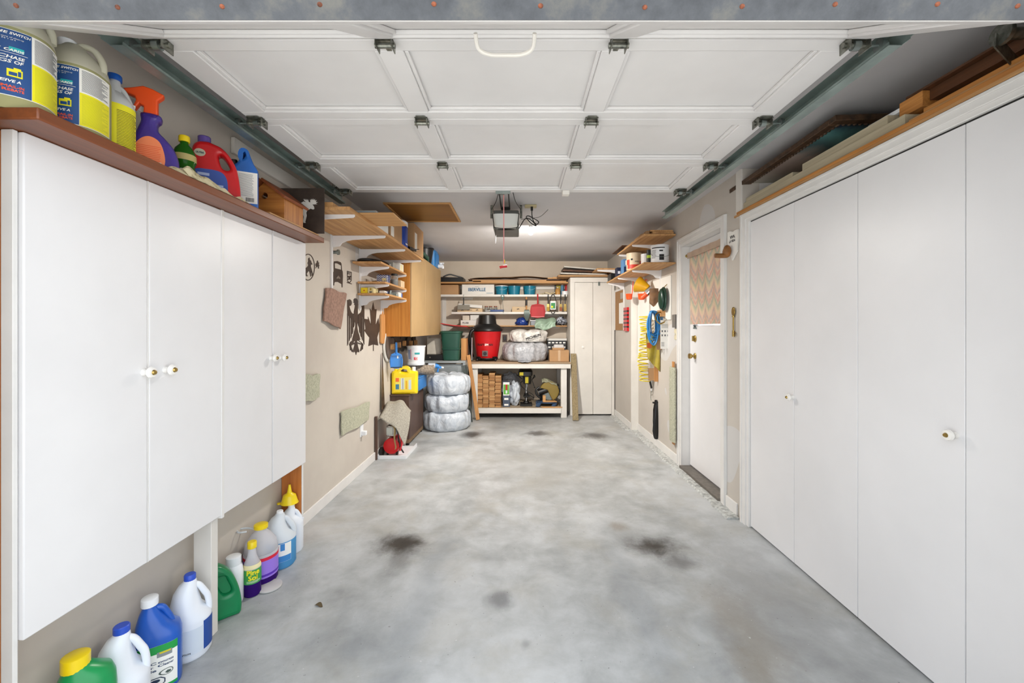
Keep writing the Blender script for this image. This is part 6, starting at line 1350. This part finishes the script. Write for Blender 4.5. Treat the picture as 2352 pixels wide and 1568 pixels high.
carton('blue_box','small blue and white box on the lower right shelf beyond the red tin',1.31,1.40,5.25,5.38,zs,zs+.19,inkmat('5a88b8'),[(.1,.9,.1,.5,inkmat('1c2c50'),'y'),(.3,.7,.6,.9,m_lt,'y')])
carton('dark_box','dark box with pale print on the lower right shelf beside the blue box',1.29,1.345,5.5,5.62,zs,zs+.12,inkmat('16203c'),[(.2,.8,.3,.6,inkmat('c8ccd8'),'y')])
t=carton('seed_carton','brown and green carton with yellow lettering at the back of the lower right shelf',1.42,1.56,5.15,5.45,zs,zs+.235,mat('brown carton','8a7444',.6),[(0,1,0,.3,inkmat('1c7c34'),'y'),(0,1,0,.3,inkmat('1c7c34'),'-x')])
me=textmesh('UZAR',.052,'LEFT',bold=.0015); me.transform(Matrix.Translation((1.43,5.1485,zs+.15))@XZ); obj('printed_text',me,inkmat('d8c43c'),t)
t=single('black_box','black and white box lying at the far end of the lower right shelf','box',MB().box(1.285,1.37,5.85,6.06,2.065,2.16),m_black,bevel=.002)
# ---------------------------------------------------------------- hanging things
def wbox(mb,pxa,pxb,pya,pyb,X,d0,d1):     # panel lying on a right-hand wall
    ya=X*F/(pxa-CX); yb=X*F/(pxb-CX); ym=(ya+yb)/2; za=H-(pya-CY)*ym/F; zb=H-(pyb-CY)*ym/F
    return mb.box(X-d1,X-d0,min(ya,yb),max(ya,yb),min(za,zb),max(za,zb)),(min(ya,yb),max(ya,yb),min(za,zb),max(za,zb))
t=thing('cork_board','cork pinboard with papers on the far right wall','board'); g,e=wbox(MB(),1415,1434,668,758,1.535,.002,.012); cb=obj('cork',g,mat('cork','a07a52',.9,var=.15,vs=80),t)
g=MB().box(1.515,1.533,e[0]-.03,e[0],e[2],e[3]).box(1.515,1.533,e[1],e[1]+.02,e[2],e[3]).box(1.515,1.533,e[0]-.03,e[1]+.02,e[3],e[3]+.03); obj('frame',g,m_trim,t)
g,_=wbox(MB(),1422,1433,695,743,1.52,.0,.002); obj('paper',g,m_lab,t); g,_=wbox(MB(),1425,1431,672,686,1.52,.0,.002); obj('paper',g,mat('grey card','a8a098',.7),t)
t=thing('spirit_level','red and black striped hand tool hanging right of the cork board','tool'); g,e=wbox(MB(),1437,1445,706,760,1.535,.001,.03); obj('body',g,m_red,t)
for k in range(5): zz=e[2]+.05+k*.055; obj('black_band',MB().box(1.503,1.531,e[0]-.002,e[1]+.002,zz,zz+.02),m_black,t)
def wallboard(lb,*a):
    g,e=wbox(MB(),*a,XR,.002,.012); return single('white_board',lb,'board',g,m_lab,bevel=.001),e
wallboard('white panel on the right wall behind the green caulk reel and hooks',1497,1543,640,735)
wallboard('tall narrow white panel on the right wall behind the yellow coil hose',1467,1492,655,832)
def scoop(lb,px,py,X):
    t=thing('orange_scoop',lb,'scoop'); p=WP(px,py,X); c=Vector((X-.075,p.y,p.z)); obj('cup',MB().lathe([(.028,-.04),(.038,-.032),(.044,.03),(.048,.036),(.04,.033)],tuple(c),24),m_orange,t); obj('handle',MB().beam(c+Vector((.04,0,.04)),c+Vector((.055,0,.22)),.02,.006).beam(c+Vector((.05,0,.21)),c+Vector((.0745,0,.215)),.006,.006),m_orange,t)
scoop('orange plastic scoop hanging just left of the white jog board',1458,681,1.535); scoop('orange plastic cup hanging just right of the white jog board',1487,681,XR)
t=thing('funnel','yellow funnel with orange spout hanging under the lower right shelf','funnel'); a=P(1470,655,5.0); d=Vector((.13,-.1,-.07)).normalized()
b_=a+d*.15; obj('cone',MB().cyl(a-d*.03,b_,.10,.022,n=30),mat('amber yellow plastic','d9a317',.35),t); obj('spout',MB().cyl(b_,b_+d*.09,.02,.014),m_orange,t)
def torch(lb,px,py,Y,r_,L):
    t=thing('flashlight',lb,'flashlight'); c=P(px,py,Y); d=Vector((.6,-.3,.62)).normalized(); obj('head',MB().cyl(c,c+d*L,r_,n=24),m_chrome,t); obj('barrel',MB().cyl(c-d*L*.9,c-d*.001,r_*.62,n=20),m_orange,t)
torch('silver and orange flashlight hanging beside the yellow funnel',1486,674,4.85,.047,.085); torch('small silver flashlight hanging between the leather holster and green reel',1512,677,4.75,.024,.045)
def holster(u,v,o): 
    c=P(1493+20*u,0,4.72); z=P(0,662,4.72).z-v*.21*(1-.5*abs(u-.4)); return Vector((c.x,4.74-.02*math.sin(u*PI)+.01*math.sin(v*9),z))+Vector((0,-o,0))
single('leather_holster','brown leather tool holster hanging from the right wall hooks','holster',MB().grid(holster,12,10,.012),mat('brown leather','7e5c3e',.6,var=.15,vs=8))
t=thing('cord_reel','dark green oval hose-like reel hanging on the right wall','reel'); p=WP(1536,686,XR); c=Vector((XR-.07,p.y+.02,p.z)); g=MB().sphere((0,0,0),1,24,16); g.xf(Matrix.Translation(c)@Matrix.Diagonal((.035,.07,.115,1))); obj('body',g,mat('deep green plastic','173a2c',.3),t); obj('rim',MB().tube([(c.x+.02,c.y+.075*math.cos(a),c.z+.12*math.sin(a)) for a in [2*PI*k/24 for k in range(24)]],.012,8,closed=True),mat('deep green plastic','173a2c'),t)
obj('hang_hook',MB().cyl((c.x+.02,c.y,c.z+.12),(XR-.001,c.y,c.z+.17),.004),m_brass,t)
t=thing('wooden_hook','wood block with a curved brass hook on the right wall','hook'); g,e=wbox(MB(),1519,1531,712,727,XR,.0125,.05); obj('block',g,m_pine,t); obj('hook',MB().tube([(XR-.05,e[0]+.03,e[2]+.05),(XR-.11,e[0]+.0,e[2]+.03),(XR-.13,e[0]-.03,e[2]-.03),(XR-.09,e[0]-.05,e[2]-.08),(XR-.04,e[0]-.05,e[2]-.06)],.008,8,smooth=4),m_brass,t)
# coil hose
t=thing('coiled_hose','bright yellow coiled air hose hanging on the right wall','hose'); cx_,cy_=1.505,5.03; zt_,zb_=P(0,726,5.03).z,P(0,874,5.03).z; pts=[]; N=22
rr=random.Random(4)
for k in range(N*14+1):
    a=2*PI*k/14; f=k/(N*14); pts.append((cx_+.055*math.cos(a)*(1+.1*math.sin(f*20))+.015*math.sin(f*7),cy_+.055*math.sin(a),zt_+(zb_-zt_)*f+.012*math.sin(f*31)))
obj('coil',MB().tube(pts,.0062,7),mat('hose yellow','e0c81e',.4),t); obj('fitting',MB().cyl(pts[-1],(pts[-1][0]+.02,pts[-1][1],zb_-.09),.011),m_dark,t)
# blue cord hank
t=thing('extension_cord','blue extension cord looped in a hank on the right wall','cord'); cx_=P(1500,0,4.72).x; z1=P(0,714,4.72).z; g=MB(); rr=random.Random(8)
for k in range(9):
    w_=.03+.045*rr.random(); h=.26+.13*rr.random(); ox_=rr.uniform(-.02,.02); yy=4.70+.012*k-.05
    g.tube([(cx_+ox_-.01,yy,z1),(cx_-w_+ox_,yy,z1-.07),(cx_-w_*1.1+ox_,yy,z1-h*.75),(cx_+ox_,yy,z1-h),(cx_+w_*1.1+ox_,yy,z1-h*.75),(cx_+w_+ox_,yy,z1-.07)],.0062,7,smooth=4,closed=True)
obj('cord',g,mat('cord blue','2f84c4',.4),t,kind='stuff'); obj('plug',MB().box(cx_+.03,cx_+.065,4.66,4.70,z1-.10,z1-.04),m_black,t,bevel=.005)
def ybag(u,v,o):
    p=P(1483+28*u+v*4,0,4.8); return Vector((p.x,4.80+.012*math.sin(u*9+v*4),P(0,765+v*(58+30*u),4.8).z))+Vector((0,-o,0))
t=thing('yellow_bag','crumpled olive-yellow bag with red print hanging behind the blue cord','bag'); obj('bag',MB().grid(ybag,12,14,.02),mat('olive yellow bag','a8952c',.4,var=.12,vs=9,bump=.6,bs=30),t); p=P(1490,795,4.77); obj('red_print',MB().box(p.x-.02,p.x+.03,4.765,4.768,p.z-.02,p.z+.04),inkmat('b8541c'),t)
t=thing('wood_paddle','long pale wooden stick hanging below the yellow bag','stick'); obj('stick',MB().beam(P(1507,800,4.86),P(1507,876,4.86),.045,.012,up=(0,1,0)),m_pinez,t); obj('cross_block',MB().box(P(1509,0,4.86).x,P(1515,0,4.86).x,4.85,4.87,P(0,829,4.86).z,P(0,822,4.86).z),m_pinez,t)
single('brown_board','small brown board behind the wooden stick low on the right wall','board',MB().box(P(1489,0,5.0).x,P(1502,0,5.0).x,4.98,5.0,P(0,873,5.0).z,P(0,845,5.0).z),m_card)
single('brown_sheet','brown cardboard strip hanging behind the white card on the right wall','cardboard',MB().box(P(1508,0,4.75).x,P(1520,0,4.75).x,4.745,4.755,P(0,803,4.75).z,P(0,735,4.75).z),m_card)
t=thing('hanging_card','white product card with small icons and barcode hanging on the right wall','card')
Yc=4.55; a=P(1517,735,Yc); b_=P(1546,801,Yc); obj('card',MB().box(a.x,b_.x,Yc,Yc+.003,b_.z,a.z),m_lab,t,bevel=.001)
g=MB(); 
for k in range(4): g.box(a.x+.012,b_.x-.015-.01*k,Yc-.0012,Yc-.0004,a.z-.05-k*.011,a.z-.0475-k*.011)
for i in range(4):
    for k in range(2): g.box(a.x+.012+i*.031,a.x+.026+i*.031,Yc-.0012,Yc-.0004,a.z-.13-k*.045,a.z-.11-k*.045)
for k in range(8): g.box(b_.x-.045+k*.0045,b_.x-.0425+k*.0045,Yc-.0012,Yc-.0004,b_.z+.04,b_.z+.075)
for k in range(5): g.box(a.x+.01,a.x+.04,Yc-.0012,Yc-.0004,b_.z+.03+k*.01,b_.z+.033+k*.01)
obj('card_print',g,mat('grey ink','5c5c60',.6,var=0),t,kind='stuff'); obj('hang_ring',MB().tube([(a.x+.05+.012*math.cos(q),Yc,a.z+.005+.016*math.sin(q)) for q in [2*PI*k/12 for k in range(12)]],.003,6,closed=True),m_brass,t)
# switches
t=thing('thermostat','grey intercom-like wall unit beside the side door','switch'); g,e=wbox(MB(),1550,1557,722,752,XR,.001,.03); obj('unit',g,mat('grey unit','77726c',.5),t,bevel=.004)
t=thing('light_switch','cream light switch plate just below the grey wall unit','switch'); g,e=wbox(MB(),1550,1556,755,780,XR,.001,.008); obj('plate',g,mat('cream plate','d8ceb0',.4),t,bevel=.002); obj('toggle',MB().box(XR-.02,XR-.0085,(e[0]+e[1])/2-.006,(e[0]+e[1])/2+.006,(e[2]+e[3])/2-.006,(e[2]+e[3])/2+.012),m_lab,t)
# pipe, hook, umbrella
t=thing('wall_pipe','thin white pipe with wire hook low on the right wall','pipe'); p=WP(1500,870,XR); obj('pipe',MB().cyl((XR-.02,5.05,.80),(XR-.02,5.05,.64),.009),m_wp,t); obj('hook_wire',MB().tube([(XR-.02,5.05,.64),(XR-.03,5.03,.61),(XR-.06,4.95,.58),(XR-.07,4.90,.545)],.003,6,smooth=4),m_steel,t)
t=thing('black_umbrella','folded black umbrella bag hanging low on the right wall','umbrella'); ux,uy=P(1507,0,4.88).x,4.88; zt_=P(0,918,4.88).z; zb_=P(0,1008,4.88).z
g=MB(); rs=[]
for z_,r_ in ((0,.012),(.03,.018),(.06,.022),(.12,.032),(.25,.042),(.36,.042),(.42,.03),(.45,.02),(zt_-zb_,.012)):
    rs.append([Vector((ux+r_*(1+.25*math.sin(3*a+z_*8))*math.cos(a),uy+r_*.8*(1+.25*math.sin(3*a+z_*8))*math.sin(a),zt_-min(z_,zt_-zb_))) for a in [2*PI*k/30 for k in range(30)]])
obj('folded_canopy',g.rings(rs),mat('black nylon','101114',.22,var=.2),t); obj('handle_bar',MB().cyl((ux-.035,uy-.01,zt_-.03),(ux+.06,uy-.01,zt_-.03),.006).sphere((ux-.035,uy-.01,zt_-.03),.012,10,8).sphere((ux+.06,uy-.01,zt_-.03),.012,10,8),m_dark,t)
# bumper carpet by the door
t=thing('carpet_bumper','long strip of shaggy greenish carpet on a board beside the side door','carpet scrap'); obj('backing_board',MB().box(XR-.035,XR-.027,4.27,4.33,.20,1.05),m_pinez,t)
obj('carpet',MB().grid(lambda u,v,o:Vector((XR-.036-.012*math.sin(u*PI)-o-.004*mnoise.noise(Vector((u*9,v*30,0))),4.215+.15*u+.004*mnoise.noise(Vector((v*60,u*4,1))),.235+.76*v)),8,60,.014),m_carpg,t)
# key and sign
p=WP(1688,738,XR); t=thing('key_ornament','large brass ornamental key hanging on the wall between door and closet','ornament'); ky=p.y; kx=XR-.012
zt_=H-(704-CY)*ky/F; zb_=H-(773-CY)*ky/F
lp=[(.022*math.cos(a),.033*math.sin(a)) for a in [2*PI*k/24 for k in range(24)]]; hl=[(.007*math.cos(a),.022+.006*math.sin(a)) for a in [2*PI*k/10 for k in range(10)]]
me=plate([lp,hl],.008,.002)
for v in me.vertices: v.co=Vector((kx+v.co.z,ky+v.co.x,zt_-.036+v.co.y))
obj('bow',me,m_brass,t); obj('shaft',MB().cyl((kx,ky,zt_-.06),(kx,ky,zb_),.006).cyl((kx,ky,zt_-.068),(kx,ky,zt_-.078),.010).cyl((kx,ky,zb_),(kx,ky,zb_+.045),.009),m_brass,t); obj('bit',MB().box(kx-.003,kx+.003,ky-.028,ky-.005,zb_+.008,zb_+.018).box(kx-.003,kx+.003,ky-.028,ky-.005,zb_+.026,zb_+.036),m_brass,t)
t=thing('wall_sign','small white wavy-edged sign reading a Spanish motto beside the side door','sign')
def sp(px,py,X=XR): p=WP(px,py,X); return (p.y,p.z)
pl=[sp(*q) for q in ((1675,534),(1681,531),(1688,532),(1693,528),(1699,526),(1699,545),(1697,565),(1697,575),(1690,588),(1685,598),(1684,590),(1678,575),(1675,560))]
me=plate([pl],.012)
for v in me.vertices: v.co=Vector((XR-.008+v.co.z,v.co.x,v.co.y))
obj('plaque',me,m_lab,t)
def walltext(txt,px,py,size,X,off):
    me=textmesh(txt,size,'CENTER',bold=.0006); p=WP(px,py,X)
    for v in me.vertices: v.co=Vector((X-off+v.co.z,p.y-v.co.x,p.z+v.co.y))
    return me
obj('lettering',walltext('VIVA,',1687,539,.032,XR,.0155),m_ink,t); obj('lettering',walltext('LA VIDA',1686,550,.024,XR,.0155),m_ink,t)
t=thing('wooden_peg','carved brown wooden peg sticking out from the wall under the sign','peg'); p=WP(1683,577,XR)
g=MB().sphere((0,0,0),1,18,12); g.xf(Matrix.Translation((XR-.045,p.y+.0,p.z))@Matrix.Diagonal((.03,.028,.048,1))); g.jit(.006,30); obj('knot',g,mat('carved brown wood','8a5a2c',.5,var=.2,vs=15),t)
obj('branch',MB().tube([(XR-.04,p.y+.005,p.z-.03),(XR-.085,p.y+.01,p.z-.032),(XR-.125,p.y+.012,p.z-.03),(XR-.128,p.y+.012,p.z-.03)],lambda u:.019-.003*u,14,smooth=3),mat('carved brown wood','8a5a2c'),t)
# curtain
t=thing('door_curtain','peach and green flame-stitch curtain on a rod over the side door window','curtain')
cvm=NT('flame stitch fabric'); tc=cvm.new('ShaderNodeTexCoord'); se=cvm.new('ShaderNodeSeparateXYZ'); cvm.l.new(tc.outputs['Object'],se.inputs[0])
tri=cvm.math('PINGPONG',cvm.math('ADD',se.outputs[1],cvm.math('MULTIPLY',cvm.noise(cvm.coord(),9,4),.05)),.075)
tri2=cvm.math('MULTIPLY',tri,1.5); pz=cvm.math('ADD',se.outputs[2],cvm.math('ADD',tri2,cvm.math('MULTIPLY',cvm.noise(cvm.coord((1,12,1)),10,3),.09)))
f=cvm.math('FRACT',cvm.math('MULTIPLY',pz,4.6))
c=cvm.ramp(f,[(0,'dcbfa8'),(.16,'dcc6a8'),(.3,'c0b89e'),(.42,'a8aa9c'),(.5,'d4bca2'),(.62,'cc9c90'),(.72,'dcc2a8'),(.82,'b2a8a4'),(.92,'d4b09e'),(1,'dcbfa8')])
cvm.col(c); cvm.set(Roughness=.9); cvm.b.inputs['Transmission Weight'].default_value=0
cy0,cy1=3.37,4.08; cz0,cz1=P(0,744,1)[2],0
zb_=H-(744-CY)*(1.66*F/(1625-CX))/F; zt_=H-(572-CY)*(1.66*F/(1618-CX))/F
obj('fabric',MB().grid(lambda u,v,o:Vector((JX-.03+.006*math.sin(u*26)+.003*math.sin(u*11)-o,cy0+.035*math.sin((1-v)*PI*.8)*(1-u)+(cy1-cy0)*u-.02*(1-v)*u,zb_+(zt_-zb_)*v)),70,20,.002),cvm.m,t,smooth=70)
obj('rod',MB().cyl((JX-.035,cy0-.02,zt_+.005),(JX-.035,DY1-.003,zt_+.005),.009).sphere((JX-.035,DY1-.02,zt_+.005),.016,12,8),m_brass,t)
obj('header',MB().grid(lambda u,v,o:Vector((JX-.047-.004*math.sin(u*26)-o,cy0+(cy1-cy0)*u,zt_-.03+.055*v)),40,3,.002),mat('curtain header','b8a08c',.9),t)
# ---------------------------------------------------------------- lumber over the closet
ZK=DT+.083
wo=wood('orange lumber','9a5f28','cf8f4a','Y',.65,streak=20)
LL=[(1.602,1.66,1.0,3.08,0,.018,wo,'long orange pine strip along the front edge above the right closet'),
(1.625,1.745,1.76,3.04,.019,.052,m_grayw,'long weathered grey board above the far half of the right closet'),
(1.64,1.725,1.86,2.42,.072,.045,m_grayw,'short thick grey board stacked on the long grey board above the closet'),
(1.635,1.72,2.50,3.01,.072,.030,m_grayw,'short grey board nearest the side door in the closet-top pile'),
(1.80,1.83,1.95,3.04,0,.12,wo,'orange board standing on edge behind the grey boards above the closet'),
(1.622,1.73,1.0,1.74,.019,.016,m_pine,'thin pale pine plank above the near half of the right closet, lowest there'),
(1.645,1.75,1.0,1.70,.0365,.026,wo,'orange pine plank on the thin pale plank in the near closet-top pile'),
(1.70,1.84,1.02,1.69,.065,.018,m_pine,'thin pine board set back in the near closet-top pile'),
(1.74,1.88,1.0,1.66,.085,.020,wo,'orange plank set furthest back in the near pile, under the dark board'),
(1.69,1.86,1.05,1.72,.106,.045,m_dwood,'dark-stained board just under the thin dark plywood sheet'),
(1.98,2.25,2.2,3.02,0,.205,m_grayw,'grey bundle of boards at the back of the closet top under the painting'),
(1.665,1.765,1.725,1.83,.085,.066,wo,'stubby orange timber block with its end facing the door'),
(1.665,2.25,1.0,1.80,.152,.010,m_dwood,'thin dark plywood sheet on top of the near closet-top pile'),
(1.67,1.70,1.78,2.0,.118,.018,m_wp,'narrow white metal rail lying beside the painting above the closet')]
for x0,x1,y0,y1,dz,th,m_,lb in LL: pbox('lumber_board' if m_ is not m_wp else 'metal_rail',lb,'board' if m_ is not m_wp else 'rail',x0,x1,y0,y1,ZK+dz+.0005,ZK+dz+th,m_,bev=.0015)
pbox('lumber_board','pale wood strip lying slanted on the dark plywood above the closet','board',1.72,1.76,1.02,1.5,ZK+.163,ZK+.185,m_grayw,bev=.001,rz=-.06)
t=thing('framed_painting','dark seascape painting in ornate brown frame lying face down above the closet','painting')
pm=NT('seascape painting'); v=pm.coord(); n1=pm.noise(pm.coord((2.5,1,1)),3,6,.6,.6); tc=pm.new('ShaderNodeTexCoord'); se=pm.new('ShaderNodeSeparateXYZ'); pm.l.new(tc.outputs['Object'],se.inputs[0])
f=pm.math('ADD',pm.math('MULTIPLY',se.outputs[1],-.9),pm.math('ADD',pm.math('MULTIPLY',n1,.35),.33))
pm.col(pm.ramp(f,[(.05,'9aa08c'),(.25,'b4ada0'),(.42,'a4948a'),(.55,'b8a69c'),(.68,'547478'),(.8,'6aa2a2'),(.92,'22324a'),(1,'26344a')])); pm.set(Roughness=.4)
MP=Matrix.Translation((1.615,2.13,2.455))@Matrix.Rotation(math.radians(-2.0),4,'Y')@Matrix.Rotation(math.radians(-1.4),4,'X')
obj('canvas',MB().box(.04,.56,.05,1.03,.008,.014,MP),pm.m,t)
g=MB(); wd=.05
for b_ in ((0,.6,0,wd),(0,.6,1.08-wd,1.08),(0,wd,wd,1.08-wd),(.6-wd,.6,wd,1.08-wd)): g.box(b_[0],b_[1],b_[2],b_[3],0,.03,MP)
for k in range(36): g.sphere((wd,.06+k*.0272,.004),.010,8,5,M=MP)
for k in range(18): g.sphere((.05+k*.029,wd,.004),.010,8,5,M=MP); g.sphere((.05+k*.029,1.08-wd,.004),.010,8,5,M=MP)
obj('frame',g,mat('carved frame','4a3626',.55,.1,var=.3,vs=30,bump=.5,bs=60),t,bevel=.003)
g=MB()
for k in range(3): g.box(1.612,1.70,1.20+k*.07,1.24+k*.07,ZK+.019+.0*k,ZK+.0195+.02,None)
finish()
